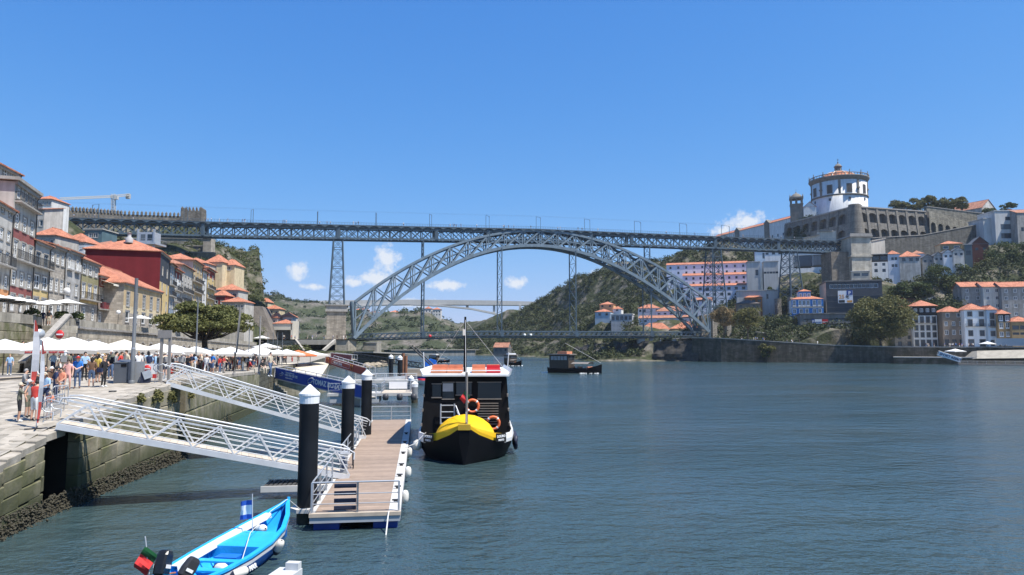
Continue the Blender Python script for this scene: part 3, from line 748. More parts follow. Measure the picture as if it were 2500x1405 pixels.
# masonry pier at the near end of the arch
pm = masonry('pier_granite', (.33, .29, .235), 1.5, .62, .22, .6, .55, .03)
pr = thing('masonry_pier', 'tall granite pier under the slender iron tower at the end of the arch', 'pier', BP(sL, 8, 0), math.atan2(bd.y, bd.x))
mb = MB()
for (y0, y1) in ((-8.6, -3.2), (3.2, 8.6)): mb.box(-4.0, 4.0, y0, y1, -2, zst - 3)
mb.box(-3.2, 3.2, -3.2, 3.2, -2, zst - 3.2)
mb.build('shaft', pm, pr)
mb = MB(); mb.box(-4.6, 4.6, -9.2, 9.2, zst - 3, zst - 1.9); mb.box(-4.2, 4.2, -8.8, 8.8, zst - 1.9, zst - .4); mb.box(-4.9, 4.9, -9.4, 9.4, zst - .4, zst)
mb.build('cornice', GRANITE_TRIM, pr)
mb = MB(); mb.box(-4.7, 4.7, -9.3, 9.3, -2, 9.5); mb.build('plinth', pm, pr)
# masonry abutment at the monastery end
ab = thing('bridge_abutment', 'pale masonry abutment carrying the upper deck below the monastery wall', 'abutment', at(2080, 845, 361))
mb = MB()
A0, A1 = at(2078, 600, 352), at(2126, 600, 352)
x0, x1 = 0, A1.x - A0.x
mb2 = Matrix.Translation(V((A0.x, A0.y, 0)))
q = MB(); q.box(x0, x1, 0, 16, 30, 62.3); q.box(x0 - .6, x1 + .4, -.5, 16, 52.0, 52.8)
q.build('abutment_wall', masonry('abutment_stone_lit', (.50, .46, .38), 1.6, .7, .1, .8, .5, .015), ab, mb2)  # paler copy of the stone, sunlight painted into the colour
q = MB(); q.box(x0 - .8, x1 + .8, -.8, 14, 62.3, 63.0); q.box(x0 - .6, x1 + .6, -.6, -.2, 63.0, 64.0); q.build('parapet', GRANITE_TRIM, ab, mb2)
q = MB(); q.box(-9, x0, 3, 15, 30, 55.0); q.build('side_wall', masonry('abutment_stone_shaded', (.24, .21, .17), 1.4, .6, .2, .6, .6, .03), ab, mb2)  # same stone darkened: shade of the river side painted into the colour
# ------------------------------------------------------------------ houses
_win = {}
def win_mesh(w, h, style, fm, sm):
 """window set in an opening: stone surround (proud), frame and glazing bars; the pane is a second mesh behind"""
 key = (round(w, 2), round(h, 2), style, fm.name, sm.name if sm else '')
 if key in _win: return _win[key]
 q = MB(); t = .15 if w > .7 else .08
 if sm:
  e = .16
  q.box(-w / 2 - e, -w / 2, -.06, .1, -e, h + e, 1); q.box(w / 2, w / 2 + e, -.06, .1, -e, h + e, 1)
  q.box(-w / 2, w / 2, -.06, .1, h, h + e, 1); q.box(-w / 2, w / 2, -.1, .1, -e, 0, 1)
 y0, y1 = .05, .16
 q.box(-w / 2, -w / 2 + t, y0, y1, 0, h, 0); q.box(w / 2 - t, w / 2, y0, y1, 0, h, 0); q.box(-w / 2 + t, w / 2 - t, y0, y1, 0, t, 0); q.box(-w / 2 + t, w / 2 - t, y0, y1, h - t, h, 0)
 nx, nz = {'sash': (2, 4), 'six': (2, 3), 'four': (2, 2), 'door': (2, 4), 'plain': (1, 1), 'two': (2, 1), 'grid': (3, 4), 'hor': (1, 2)}[style]
 b = .06
 for i in range(1, nx):
  x = -w / 2 + w * i / nx; bb = t * .8 if (style in ('door', 'two', 'four') and i == nx // 2) else b; q.box(x - bb / 2, x + bb / 2, y0 + .01, y1 - .02, t, h - t, 0)
 for i in range(1, nz):
  z = h * i / nz; bb = .1 if (style == 'sash' and i == 2) else b
  q.box(-w / 2 + t, w / 2 - t, y0 + .015, y1 - .025, z - bb / 2, z + bb / 2, 0)
 if style == 'door': q.box(-w / 2 + t, w / 2 - t, y0 + .02, y1 - .01, t, h * .22, 0)
 g = MB(); g.box(-w / 2 + .02, w / 2 - .02, .12, .15, .02, h - .02)
 _win[key] = (q.mesh('window', [fm, sm or fm]), {m_.name: None for m_ in (GLASS,)}, g)
 _win[key] = (_win[key][0], g.mesh('pane', GLASS), g.mesh('pane', GLASS_FAR))
 return _win[key]
def holed_wall(mb, W_, z0, z1, holes, m, d=.22, P=lambda x, y, z: V((x, y, z)), zband=None):
 """front face in the plane y = 0 with rectangular openings and their reveals; zband maps a height to a material slot"""
 xs = sorted({0, W_, *[h[0] for h in holes], *[h[1] for h in holes]}); zs = {z0, z1, *[h[2] for h in holes], *[h[3] for h in holes]}
 if zband: zs |= {b for b, _ in zband if z0 < b < z1}
 zs = sorted(z for z in zs if z0 <= z <= z1)
 for x0_, x1_ in zip(xs[:-1], xs[1:]):
  if x1_ - x0_ < 1e-4: continue
  for a, b in zip(zs[:-1], zs[1:]):
   if b - a < 1e-4: continue
   cx, cz = (x0_ + x1_) / 2, (a + b) / 2
   if any(h[0] < cx < h[1] and h[2] < cz < h[3] for h in holes): continue
   mm = m
   if zband:
    for bz, bm in zband:
     if cz > bz: mm = bm
   mb.poly([P(x0_, 0, a), P(x1_, 0, a), P(x1_, 0, b), P(x0_, 0, b)], mm)
 for (a, b, c, e) in holes:
  for q in ([(a, 0, c), (b, 0, c), (b, d, c), (a, d, c)], [(a, d, e), (b, d, e), (b, 0, e), (a, 0, e)], [(a, 0, c), (a, d, c), (a, d, e), (a, 0, e)], [(b, d, c), (b, 0, c), (b, 0, e), (b, d, e)]):
   mb.poly([P(*p) for p in q], m)
def roof_mesh(mb, W_, D, z, kind, rise, over=.45, th=.16, ridge='x', m=0, x0=0.0):
 a0, a1, b0, b1 = x0 - over, W_ + over, -over, D + over
 e = [(a0, b0, z), (a1, b0, z), (a1, b1, z), (a0, b1, z)]
 zt = z + rise
 if kind == 'flat':
  mb.box(a0, a1, b0, b1, z, z + max(rise, .2), m); return
 if kind == 'shed':
  t_ = [(a0, b1, zt), (a1, b1, zt)]
  mb.add([V(p) for p in (e[0], e[1], t_[1], t_[0])], [(0, 1, 2, 3)], m); mb.add([V(p) for p in (e[0], e[1], t_[1], t_[0])], [(3, 2, 1, 0)], m); mb.v[-4:] = [(p[0], p[1], p[2] - th) for p in mb.v[-4:]]
  mb.poly([e[0], (e[0][0], e[0][1], z - th), (e[1][0], e[1][1], z - th), e[1]], m)
  mb.poly([e[1], (a1, b0, z - th), (a1, b1, zt - th), t_[1]], m); mb.poly([t_[0], (a0, b1, zt - th), (a0, b0, z - th), e[0]], m); return
 if kind == 'gable':
  if ridge == 'x': r0, r1 = (a0, D / 2, zt), (a1, D / 2, zt)
  else: r0, r1 = (W_ / 2, b0, zt), (W_ / 2, b1, zt)
 else:
  Wd, Dd = a1 - a0, b1 - b0
  if kind == 'pyramid': r0 = r1 = (W_ / 2, D / 2, zt)
  elif Wd >= Dd: r0, r1 = (a0 + Dd / 2, D / 2, zt), (a1 - Dd / 2, D / 2, zt)
  else: r0, r1 = (W_ / 2, b0 + Wd / 2, zt), (W_ / 2, b1 - Wd / 2, zt)
 yrun = (kind == 'gable' and ridge == 'y') or (kind == 'hip' and (a1 - a0) < (b1 - b0))
 tops = []
 if not yrun: tops = [[e[0], e[1], r1, r0], [e[2], e[3], r0, r1], [e[1], e[2], r1], [e[3], e[0], r0]]
 else: tops = [[e[1], e[2], r1, r0], [e[3], e[0], r0, r1], [e[0], e[1], r0], [e[2], e[3], r1]]
 if kind == 'gable': tops = tops[:2]
 for f in tops:
  f2 = []
  for p in f:
   if p not in f2: f2.append(p)
  mb.poly(f2, m); mb.poly([(p[0], p[1], p[2] - th) for p in f2][::-1], m)
 rimp = e
 for p, q in zip(rimp, rimp[1:] + rimp[:1]):
  mb.poly([p, (p[0], p[1], p[2] - th), (q[0], q[1], q[2] - th), q], m)
 if kind == 'gable':
  for rr, (p, q) in ((r0, (e[0], e[3]) if ridge == 'x' else (e[0], e[1])), (r1, (e[1], e[2]) if ridge == 'x' else (e[3], e[2]))):
   for s_ in (p, q):
    mb.poly([s_, rr, (rr[0], rr[1], rr[2] - th), (s_[0], s_[1], s_[2] - th)], m)
 if kind != 'flat' and r0 != r1: mb.tube([r0, r1], .14, 6, m)
def railing_mesh(mb, x0, x1, y0, y1, z, h=1.0, step=.13, m=0):
 pts = [(x0, y1), (x0, y0), (x1, y0), (x1, y1)]
 for (a, b) in zip(pts[:-1], pts[1:]):
  A_, B_ = V((a[0], a[1], 0)), V((b[0], b[1], 0)); L = (B_ - A_).length
  if L < .05: continue
  for zz in (.1, h): mb.bar((a[0], a[1], z + zz), (b[0], b[1], z + zz), .05, .05, m)
  for k in range(int(L / step) + 1):
   p = A_.lerp(B_, k * step / L); mb.bar((p.x, p.y, z + .1), (p.x, p.y, z + h), .02, .02, m)
def add_windows(par, Mw, wins, far=False, skip=None):
 for (x, z, w, h, style, fm, sm) in wins:
  wm, pm_, pf = win_mesh(w, h, style, fm, sm)
  M = Mw @ Matrix.Translation((x, 0, z))
  nm = 'french_door' if style == 'door' else 'window'
  o = inst(nm, wm, par, M); inst('pane', pf if far else pm_, o, M)
def house(name, label, A, B, z0, z1, D, wall, rows=(), roof=('hip', 2.2, TILE), group=None, cat='house', side=None, side0=None, side1=None, bands=None, far=False,
  balconies=(), pipe=True, chimney=None, frame_m=None, trim=GRANITE_TRIM, over=.45, cornice=True, base=None, side_rows1=(), side_rows0=(), no_roof=False, parapet=None, ridge='x'):
 """A, B: plan ends of the street front as seen from outside; rows: (z above z0, height, count or list of centres, width, style[, frame])
 """
 A, B = V((A[0], A[1], 0)), V((B[0], B[1], 0)); d = B - A; W_ = d.length; rz = math.atan2(d.y, d.x)
 M = frame((A.x, A.y, z0), rz); H = z1 - z0
 t = thing(name, label, cat, M=M, group=group)
 FOOT.append((A.x + d.x / 2 - math.sin(rz) * D / 2, A.y + d.y / 2 + math.cos(rz) * D / 2, max(W_, D) * .55, z0))
 wins, holes = [], []
 fm0 = frame_m or WHITE
 def lay(rows, L):
  ws, hs = [], []
  for r in rows:
   zz, h, n, w, st = r[:5]; fm = r[5] if len(r) > 5 and r[5] else fm0; sm = r[6] if len(r) > 6 else trim
   cs = [L * (i + .5) / n for i in range(n)] if isinstance(n, int) else [c * L for c in n]
   for c in cs:
    ww = min(w, L - .3)
    if c - ww / 2 < .05 or c + ww / 2 > L - .05: continue
    ws.append((c, zz, ww, h, st, fm, sm)); hs.append((c - ww / 2, c + ww / 2, zz, zz + h))
  return ws, hs
 wins, holes = lay(rows, W_)
 mb = MB(); mats = [wall, side or wall, *( [b[1] for b in bands] if bands else [])]
 zb = [(b[0], 2 + i) if b[1] is not wall else (b[0], 0) for i, b in enumerate(bands)] if bands else None
 holed_wall(mb, W_, 0, H, holes, 0, zband=zb)
 b0 = base if base is not None else -3.0
 mb.poly([(0, 0, b0), (W_, 0, b0), (W_, 0, 0), (0, 0, 0)], 0)
 w0, h0 = lay(side_rows0, D); w1, h1 = lay(side_rows1, D)
 Ms0 = Matrix.Translation((0, D, 0)) @ Matrix.Rotation(-math.pi / 2, 4, 'Z'); Ms1 = Matrix.Translation((W_, 0, 0)) @ Matrix.Rotation(math.pi / 2, 4, 'Z')
 holed_wall(mb, D, b0, H, h0, 1, P=lambda x, y, z: Ms0 @ V((x, y, z))); holed_wall(mb, D, b0, H, h1, 1, P=lambda x, y, z: Ms1 @ V((x, y, z)))
 mb.poly([(W_, D, b0), (0, D, b0), (0, D, H), (W_, D, H)], 1)
 if roof and roof[0] == 'gable' and not no_roof:
  if ridge == 'x':
   mb.poly([(0, D, H), (0, 0, H), (0, D / 2, H + roof[1] * D / (D + 2 * over))], 1); mb.poly([(W_, 0, H), (W_, D, H), (W_, D / 2, H + roof[1] * D / (D + 2 * over))], 1)
  else:
   mb.poly([(0, 0, H), (W_, 0, H), (W_ / 2, 0, H + roof[1] * W_ / (W_ + 2 * over))], 0); mb.poly([(W_, D, H), (0, D, H), (W_ / 2, D, H + roof[1] * W_ / (W_ + 2 * over))], 1)
 if roof and roof[0] == 'shed':
  r_ = roof[1] * (D + over) / (D + 2 * over)
  mb.poly([(0, D, H), (0, 0, H), (0, D, H + r_)], 1); mb.poly([(W_, 0, H), (W_, D, H), (W_, D, H + r_)], 1)
 mb.poly([(0, 0, H - .02), (W_, 0, H - .02), (W_, D, H - .02), (0, D, H - .02)], 1)
 mb.build('wall', mats, t)
 add_windows(t, M, wins, far); add_windows(t, M @ Ms0, w0, far); add_windows(t, M @ Ms1, w1, far)
 if roof and not no_roof:
  q = MB(); roof_mesh(q, W_, D, H + .12, roof[0], roof[1], over, ridge=ridge); ro = q.build('roof', roof[2], t)
  if chimney:
   for (cx, cy) in chimney:
    q = MB(); q.box(cx - .4, cx + .4, cy - .3, cy + .3, H, H + roof[1] + 1.1); q.box(cx - .5, cx + .5, cy - .4, cy + .4, H + roof[1] + 1.1, H + roof[1] + 1.25); q.build('chimney', GRANITE_TRIM, ro)
 if cornice:
  q = MB(); q.box(-.05, W_ + .05, -.28, -.002, H - .3, H + .05); q.build('cornice', trim or wall, t)
 for (bz, x0_, x1_, *opt) in balconies:
  mt = opt[0] if opt else IRON; dep = opt[1] if len(opt) > 1 else .7
  bo = MB(); bo.box(x0_ * W_, x1_ * W_, -dep, -.002, bz - .18, bz); o = bo.build('balcony', GRANITE_TRIM, t)
  q = MB(); railing_mesh(q, x0_ * W_ + .06, x1_ * W_ - .06, -dep + .06, 0, bz, step=.22 if far else .15); q.build('railing', mt, o)
 if pipe:
  q = MB(); q.tube([(W_ - .12, -.09, -1), (W_ - .12, -.09, H - .5), (W_ - .12, -.45, H + .02)], .06, 6); q.build('drainpipe', PIPE, t)
 return t
# ------------------------------------------------------------------ Ribeira: terrace wall, stairs, house fronts
def xy(px, Y, py=780):
 p = at(px, py, Y); return (p.x, p.y)
def stucco(name, col, streak=.55, var=.18): return mat(name, col, .9, var, .7, .008, streak=streak, spec=.2)
W_GREY = stucco('grey_render', (.49, .47, .43)); W_STONE = masonry('rubble_granite', (.43, .385, .325), .7, .36, .22, .7, .4, .015)
W_REDT = stucco('red_brown_tiles', (.27, .095, .085), .3); W_YEL = stucco('yellow_tiles', (.62, .47, .22), .3); W_DRED = stucco('dark_red_render', (.17, .022, .026), .25, .12)
W_CREAM = stucco('cream_render', (.62, .52, .34), .4); W_WHITE = stucco('white_render', (.68, .68, .66), .35, .1); W_SLATE = stucco('dark_slate_cladding', (.045, .055, .07), .2)
W_OCHRE = stucco('ochre_render', (.50, .38, .22), .4); W_RED = stucco('oxblood_boards', (.24, .05, .045), .3); W_BLUEG = stucco('blue_grey_tiles', (.25, .31, .37), .3); W_OLIVE = stucco('olive_tiles', (.30, .27, .15), .3)
TERR = lambda Y: float(np.interp(Y, [60, 84, 110, 160, 205, 230], [9.1, 8.9, 8.8, 7.7, 6.8, 6.6]))
def lh(name, label, pl_, pr_, YL, YR, eave, rows, wall, roof=('hip', 2.0, TILE), D=9, py=680, z0=None, bal=(), bands=None, **kw):
 """house on the terrace measured in the photo: rows (y of centre, height in px, count, width m, style)"""
 A, B = xy(pl_, YL, py), xy(pr_, YR, py); Ym = (YL + YR) / 2; pm_ = (pl_ + pr_) / 2
 zb = TERR(Ym) if z0 is None else z0; zf = lambda y: at(pm_, y, Ym).z - zb
 rw = [(zf(r[0] + r[1] / 2), r[1] * Ym / F, r[2], r[3] * 1.28, *r[4:]) for r in rows]
 return house(name, label, A, B, zb, at(pm_, eave, Ym).z, D, wall, rw, roof, bands=[(zf(y), m_) for y, m_ in bands] if bands else None,
  balconies=[(zf(b[0]), *b[1:]) for b in bal], group='houses along the Ribeira terrace', base=-4, **kw)
lh('town_house', 'weathered granite town house with orange panel and iron balcony beside the tall grey house', -75, 23, 65, 76, 492,
  [(503, 13, 5, .7, 'plain'), (561, 28, 5, .95, 'sash'), (620, 36, 5, 1.0, 'door'), (680, 33, 5, .95, 'sash'), (742, 38, 5, 1.1, 'door')], W_GREY,
  bands=[(-9e3 if 0 else 770, W_STONE), (722, stucco('orange_tiles', (.62, .30, .14), .3)), (700, W_GREY)], bal=[(640, .02, .98)])
t_ = lh('town_house', 'tall narrow grey town house with dusky red bands and three rows of white windows', 23, 80, 76, 84, 463,
  [(482, 32, 3, 1.05, 'door'), (549, 36, 3, 1.15, 'sash'), (617, 46, 3, 1.2, 'door'), (683, 34, 3, 1.15, 'sash'), (742, 40, 3, 1.2, 'door')], W_GREY, roof=('flat', .35, GRANITE_TRIM),
  bands=[(800, W_STONE), (724, W_REDT), (704, W_GREY), (593, W_REDT), (569, W_GREY)], bal=[(506, .02, .98), (640, .02, .98)], over=.5)
A, B = xy(-30, 74, 440), xy(70, 84, 440); zb = at(40, 462, 80).z
house('roof_storey', 'set-back grey top storey with shallow orange roof above the tall grey house', (A[0] - 1.5, A[1]), (B[0] - 1.2, B[1]), zb + .4, at(50, 408, 80).z, 9, W_GREY,
  [(.9, 1.5, [.66, .84], 1.1, 'sash')], ('hip', 1.2, TILE), 'houses along the Ribeira terrace', base=-.2)
lh('town_house', 'narrow town house with yellow tile panel and two tall balcony doors under a sagging roof', 80, 119, 84, 89.5, 596,
  [(637, 36, 2, 1.35, 'door', mat('grey_blue_paint', (.20, .24, .28), .6, .1)), (690, 34, 2, 1.6, 'four'), (748, 40, 2, 1.4, 'door')], W_GREY, ('shed', 2.4, TILE2), 8,
  bands=[(800, W_STONE), (731, W_YEL), (710, W_GREY)], bal=[(655, .02, .98)])
lh('town_house', 'brownish granite house with two rows of three white sash windows', 119, 157, 89.5, 95, 604,
  [(633, 26, 3, 1.0, 'sash'), (697, 31, 3, 1.0, 'sash'), (752, 36, 2, 1.4, 'door')], W_STONE, ('shed', 2.0, TILE2), 8)
lh('town_house', 'blotched grey rendered house with small balconies and a round shop sign', 157, 197, 95, 101.5, 616,
  [(645, 30, 2, 1.0, 'door'), (707, 28, 2, 1.05, 'sash'), (755, 34, 2, 1.2, 'door')], stucco('blotched_grey_render', (.42, .41, .39), .8, .35), ('shed', 1.5, TILE2), 8,
  bal=[(661, .12, .42, WHITE, .35), (661, .58, .88, WHITE, .35)])
lh('town_house', 'olive and yellow banded house with long iron balcony and orange eaves', 197, 241, 101.5, 110, 641,
  [(661, 24, 3, 1.25, 'six'), (714, 38, 3, 1.3, 'door'), (767, 30, 2, 1.2, 'sash')], W_GREY, ('hip', 2.4, TILE), 9,
  bands=[(800, W_STONE), (742, W_YEL), (700, W_OLIVE), (676, W_GREY)], bal=[(733, .02, .98)])
t_ = lh('town_house', 'oxblood boarded house with red balcony, awning and pantile roof', 241, 281, 110, 117, 678,
  [(690, 17, 2, 1.3, 'six', mat('red_window_paint', (.3, .06, .05), .6, .1)), (742, 26, 2, 1.3, 'plain'), (776, 26, 3, 1.1, 'door')], W_STONE, ('hip', 2.6, TILE), 8,
  bands=[(800, W_STONE), (704, W_RED)], bal=[(757, .0, 1.0, mat('red_balcony_paint', (.32, .04, .045), .6, .15), 1.0)])
q = MB(); q.add([V((.1, -.1, 8.6)), V((6.6, -.1, 8.6)), V((6.6, -2.2, 7.9)), V((.1, -2.2, 7.9))], [(0, 3, 2, 1), (0, 1, 2, 3)]); q.bar((.1, -2.2, 7.8), (6.6, -2.2, 7.8), .06, .3)
M_CANV = mat('cream_canvas', (.76, .71, .60), .8, .08, .8)
q.build('awning', M_CANV, t_)
lh('town_house', 'long low cream house with five windows and wide pantile roof beside the red gable', 304, 396, 113, 134, 704,
  [(738, 32, 5, 1.25, 'sash', mat('pale_grey_paint', (.42, .44, .45), .6, .1)), (778, 26, 5, 1.6, 'plain')], W_GREY, ('hip', 3.2, TILE), 11,
  bands=[(800, W_STONE), (770, W_CREAM), (754, W_OCHRE)], side=W_STONE)
# the red gable house
A, B = xy(391, 141, 660), xy(414, 153, 660); zt = at(391, 615, 141).z
hd = V((B[0] - A[0], B[1] - A[1], 0)).normalized()
t_ = house('gable_house', 'big house with a blank dark red gable wall, slate-clad top and orange hipped roof', A, B, TERR(146), zt, 13.5, W_YEL,
  [(2.2, 2.2, 2, 1.1, 'door'), (6.2, 1.9, 2, 1.1, 'sash'), (9.9, 1.9, 2, 1.1, 'sash'), (13.4, 1.7, 2, 1.1, 'sash')], ('hip', 3.0, TILE), 'houses along the Ribeira terrace', side=W_DRED, base=-4,
  bands=[(0, W_YEL), (11.9, W_SLATE)], balconies=[(2.1, .02, .98)])
q = MB(); q.lathe([(.7, zt - TERR(146) + 2.0), (.75, zt - TERR(146) + 2.9), (.35, zt - TERR(146) + 3.3), (.35, zt - TERR(146) + 4.0), (.5, zt - TERR(146) + 4.05), (.02, zt - TERR(146) + 4.2)], 12, M=Matrix.Translation((3.5, 6.5, 0))); q.build('roof_vent', mat('zinc', (.38, .38, .38), .7, .1, 2), t_)
more = [
  ('slender slate-blue house with glazed balconies beside the yellow house front', 414.5, 426, 153, 160, 648, 2, W_BLUEG, [(665, 14), (690, 16), (716, 16), (745, 16)], True, 'sash'),
  ('narrow white house with dark red band and white balconies', 426, 442, 160, 168, 662, 2, W_WHITE, [(678, 14), (703, 16), (730, 16), (752, 14)], True, 'sash'),
  ('wide shabby house with laundry balconies and stepped pantile roofs', 442, 470, 168, 183, 655, 4, W_GREY, [(684, 14), (708, 15), (733, 15)], True, 'four'),
  ('ochre balconied house with deep eaves beside the shabby wide house', 470, 494, 183, 197, 643, 3, W_OCHRE, [(660, 12), (684, 14), (708, 15), (733, 15)], True, 'four'),
  ('very narrow white house squeezed in beside the yellow and red one', 494, 505, 197, 204, 664, 1, W_WHITE, [(680, 12), (702, 13), (726, 13), (748, 13)], False, 'sash'),
  ('narrow yellow house with red boarded top under wide eaves at the end of the row', 505, 524, 204, 217, 660, 2, W_YEL, [(678, 12), (700, 13), (724, 13), (748, 13)], True, 'sash')]
for i, (lab, a, b, Ya, Yb, ev, n, wl, rws, bal, st) in enumerate(more):
 lh('town_house', lab, a, b, Ya, Yb, ev, [(r, h, n, 1.15 if n > 1 else 1.6, st) for r, h in rws], wl, ('hip', 2.0, TILE if i % 2 else TILE2), 8, bands=([(770, wl), (ev + 20, W_RED if i in (1, 5) else wl)]),
  bal=[(rws[1][0] + rws[1][1] / 2, .04, .96), (rws[2][0] + rws[2][1] / 2, .04, .96)] if bal else (), over=.8, side=W_GREY)
# houses higher up the slope
def hill_house(label, a, b, Y, ytop, ybot, D, wall, rows, roof, over=.4, dY=0, **kw):
 A, B = at(a, ybot, Y), at(b, ybot, Y + dY); zb = A.z; zf = lambda y: at((a + b) / 2, y, Y).z - zb
 return house('hill_house', label, (A.x, A.y), (B.x, B.y), zb, at((a + b) / 2, ytop, Y).z, D, wall, [(zf(r[0] + r[1] / 2), r[1] * Y / F, *r[2:]) for r in rows], roof, kw.pop('group', 'houses up the Ribeira slope'), over=over, base=-8, far=True, pipe=False, **kw)
hill_house('white house with orange roof at the end of the battlements', 84, 124, 225, 487, 540, 9, W_WHITE, [(497, 9, [.35, .6, .85], 1.0, 'six'), (516, 9, [.35, .7], 1.0, 'six')], ('hip', 1.6, TILE))
hill_house('small stone house below the white house and the bridge end', 78, 104, 190, 512, 600, 8, W_GREY, [(545, 16, 2, 1.0, 'plain')], ('shed', 2.0, TILE2))
hill_house('long white house with steep orange roof below the bridge end', 137, 205, 190, 592, 640, 9, W_WHITE, [(603, 11, 4, 1.0, 'six')], ('hip', 3.0, TILE))
hill_house('grey house with orange hipped roof behind the yellow panel house', 78, 132, 165, 575, 640, 9, W_GREY, [(590, 10, 3, 1.0, 'plain')], ('hip', 2.2, TILE))
hill_house('low house with small red roof behind the funicular hall', 222, 278, 215, 598, 640, 8, W_RED, [(606, 8, 3, 1.0, 'plain')], ('hip', 1.6, TILE2))
hill_house('house with greenish glass front under the bridge deck', 205, 248, 262, 562, 600, 10, mat('green_glass_front', (.10, .16, .18), .25, .2, .3), [(575, 12, 4, 1.8, 'two')], ('flat', .4, W_GREY))
hill_house('orange roofed house peeping through the bridge girder', 110, 172, 262, 560, 600, 10, W_GREY, [(570, 8, 4, 1.0, 'plain')], ('hip', 2.6, TILE))
hill_house('long house with broad orange roofs on the slope above the balconied houses', 418, 500, 238, 643, 700, 11, W_GREY, [(652, 9, 6, 1.1, 'plain')], ('hip', 2.4, TILE))
hill_house('pale yellow house with hipped orange roof standing against the cliff', 500, 542, 246, 641, 690, 9, W_CREAM, [(656, 9, [.55], 1.0, 'plain')], ('hip', 3.0, TILE))
hill_house('pale yellow wing with brown window under the cliff ivy', 541, 572, 250, 648, 690, 9, W_CREAM, [(655, 10, [.45], 2.2, 'two')], ('hip', 2.4, TILE))
hill_house('grey house with orange roof and satellite dishes under the cliff', 524, 580, 242, 709, 760, 9, W_GREY, [(722, 12, [.75], 3.0, 'two')], ('hip', 2.4, TILE))
hill_house('red walled cottage beside the grey house under the cliff', 520, 548, 232, 722, 770, 7, W_RED, [(738, 8, 2, .9, 'plain')], ('hip', 1.8, TILE))
hill_house('low orange roofed outbuilding behind the umbrella pine', 540, 596, 228, 738, 790, 8, W_GREY, [(748, 8, 4, .9, 'plain')], ('hip', 1.8, TILE))
# ---- arcaded terrace wall
def arch_bay(mb, L, H, aw, spring, rise, depth=1.0, cx=None, n=10, m=0, P=lambda x, y, z: V((x, y, z)), z0=-2.0):
 cx = L / 2 if cx is None else cx; x0, x1 = cx - aw / 2, cx + aw / 2
 mb.poly([P(0, 0, z0), P(x0, 0, z0), P(x0, 0, H), P(0, 0, H)], m); mb.poly([P(x1, 0, z0), P(L, 0, z0), P(L, 0, H), P(x1, 0, H)], m)
 pts = [(cx - aw / 2 * math.cos(math.pi * i / n), spring + rise * math.sin(math.pi * i / n)) for i in range(n + 1)]
 for (a, b) in zip(pts[:-1], pts[1:]):
  mb.poly([P(a[0], 0, a[1]), P(b[0], 0, b[1]), P(b[0], 0, H), P(a[0], 0, H)], m); mb.poly([P(a[0], 0, a[1]), P(a[0], depth, a[1]), P(b[0], depth, b[1]), P(b[0], 0, b[1])], m)
 mb.poly([P(x0, 0, z0), P(x0, depth, z0), P(x0, depth, spring), P(x0, 0, spring)], m); mb.poly([P(x1, depth, z0), P(x1, 0, z0), P(x1, 0, spring), P(x1, depth, spring)], m)
AW = masonry('arcade_granite', (.42, .375, .30), .8, .42, .22, .55, .55, .025)
DOORS = [mat('arch_door_%d' % i, c, .8, .25, 1.2) for i, c in enumerate([(.05, .045, .04), (.10, .085, .06), (.16, .15, .13), (.03, .03, .035), (.18, .06, .05)])]
tline = [V((*xy(170, 79), 0)), V((*xy(203, 85), 0)), V((*xy(341, 110), 0)), V((*xy(527, 160), 0)), V((*xy(628, 206), 0))]
TW = thing('arcaded_wall', 'long granite terrace wall with arched cellar doors behind the parasols', 'wall', (tline[0].x, tline[0].y, 0))
ra = random.Random(11)
for a, b in zip(tline[:-1], tline[1:]):
 T = (b - a).length; nb = max(1, round(T / (4.6 if a.y < 100 else 4.0))); rz = math.atan2(b.y - a.y, b.x - a.x)
 for i in range(nb):
  p, r = a.lerp(b, i / nb), a.lerp(b, (i + 1) / nb); L = (r - p).length; zq = quay_z(min(140, p.y)); H = TERR(p.y) - zq + .05
  M = frame((p.x, p.y, zq), rz); big = (i % 3 != 2)
  aw, spg, rise = (2.5, 1.9, 1.25) if big else (1.3, 1.9, .8)
  mb = MB(); arch_bay(mb, L, H, aw, spg * H / 4.6, rise * H / 4.6, 1.0); mb.build('arch_bay', AW, TW, M)
  mb = MB(); mb.box(L / 2 - aw / 2 - .1, L / 2 + aw / 2 + .1, .8, .95, -1, (spg + rise) * H / 4.6 + .1)
  d_ = mb.build('arched_door', ra.choice(DOORS), TW, M)
  mb = MB(); mb.box(L / 2 - .04, L / 2 + .04, .72, .8, -1, (spg + rise) * H / 4.6); mb.box(L / 2 - aw / 2, L / 2 + aw / 2, .72, .8, spg * H / 4.6 - .05, spg * H / 4.6 + .05); mb.build('door_frame', GRANITE_TRIM, d_, M)
  ns = 11; ar = MB()
  for k in range(ns):
   a0, a1 = math.pi * k / ns + .02, math.pi * (k + 1) / ns - .02; q = []
   for rr in (1.0, 1.22):
    for an in (a0, a1): q.append((L / 2 - aw / 2 * rr * math.cos(an), (spg + rise * rr * math.sin(an)) * H / 4.6))
   vs = [V((x, -.05, z)) for x, z in q] + [V((x, .05, z)) for x, z in q]
   ar.add(vs, [(0, 1, 3, 2), (4, 6, 7, 5), (0, 4, 5, 1), (2, 3, 7, 6), (0, 2, 6, 4), (1, 5, 7, 3)])
  ar.build('arch_ring', GRANITE_TRIM, TW, M)
  mb = MB(); mb.box(-.01, L + .01, -.22, .02, H - .12, H + .16); mb.build('string_course', GRANITE_TRIM, TW, M)
plain_stone = [MB().box(0, 1, -.5, .5, 0, 1).mesh('parapet_stone', STEPSTONE)]
for a, b in zip(tline[:-1], tline[1:]):
 wall_row([(a.x, a.y), (b.x, b.y)], lambda y: TERR(y) + .1, lambda y: TERR(y) + 1.05, 1.7 if a.y < 100 else 2.4, 'parapet_stone', .35, TW, plain_stone, .03)
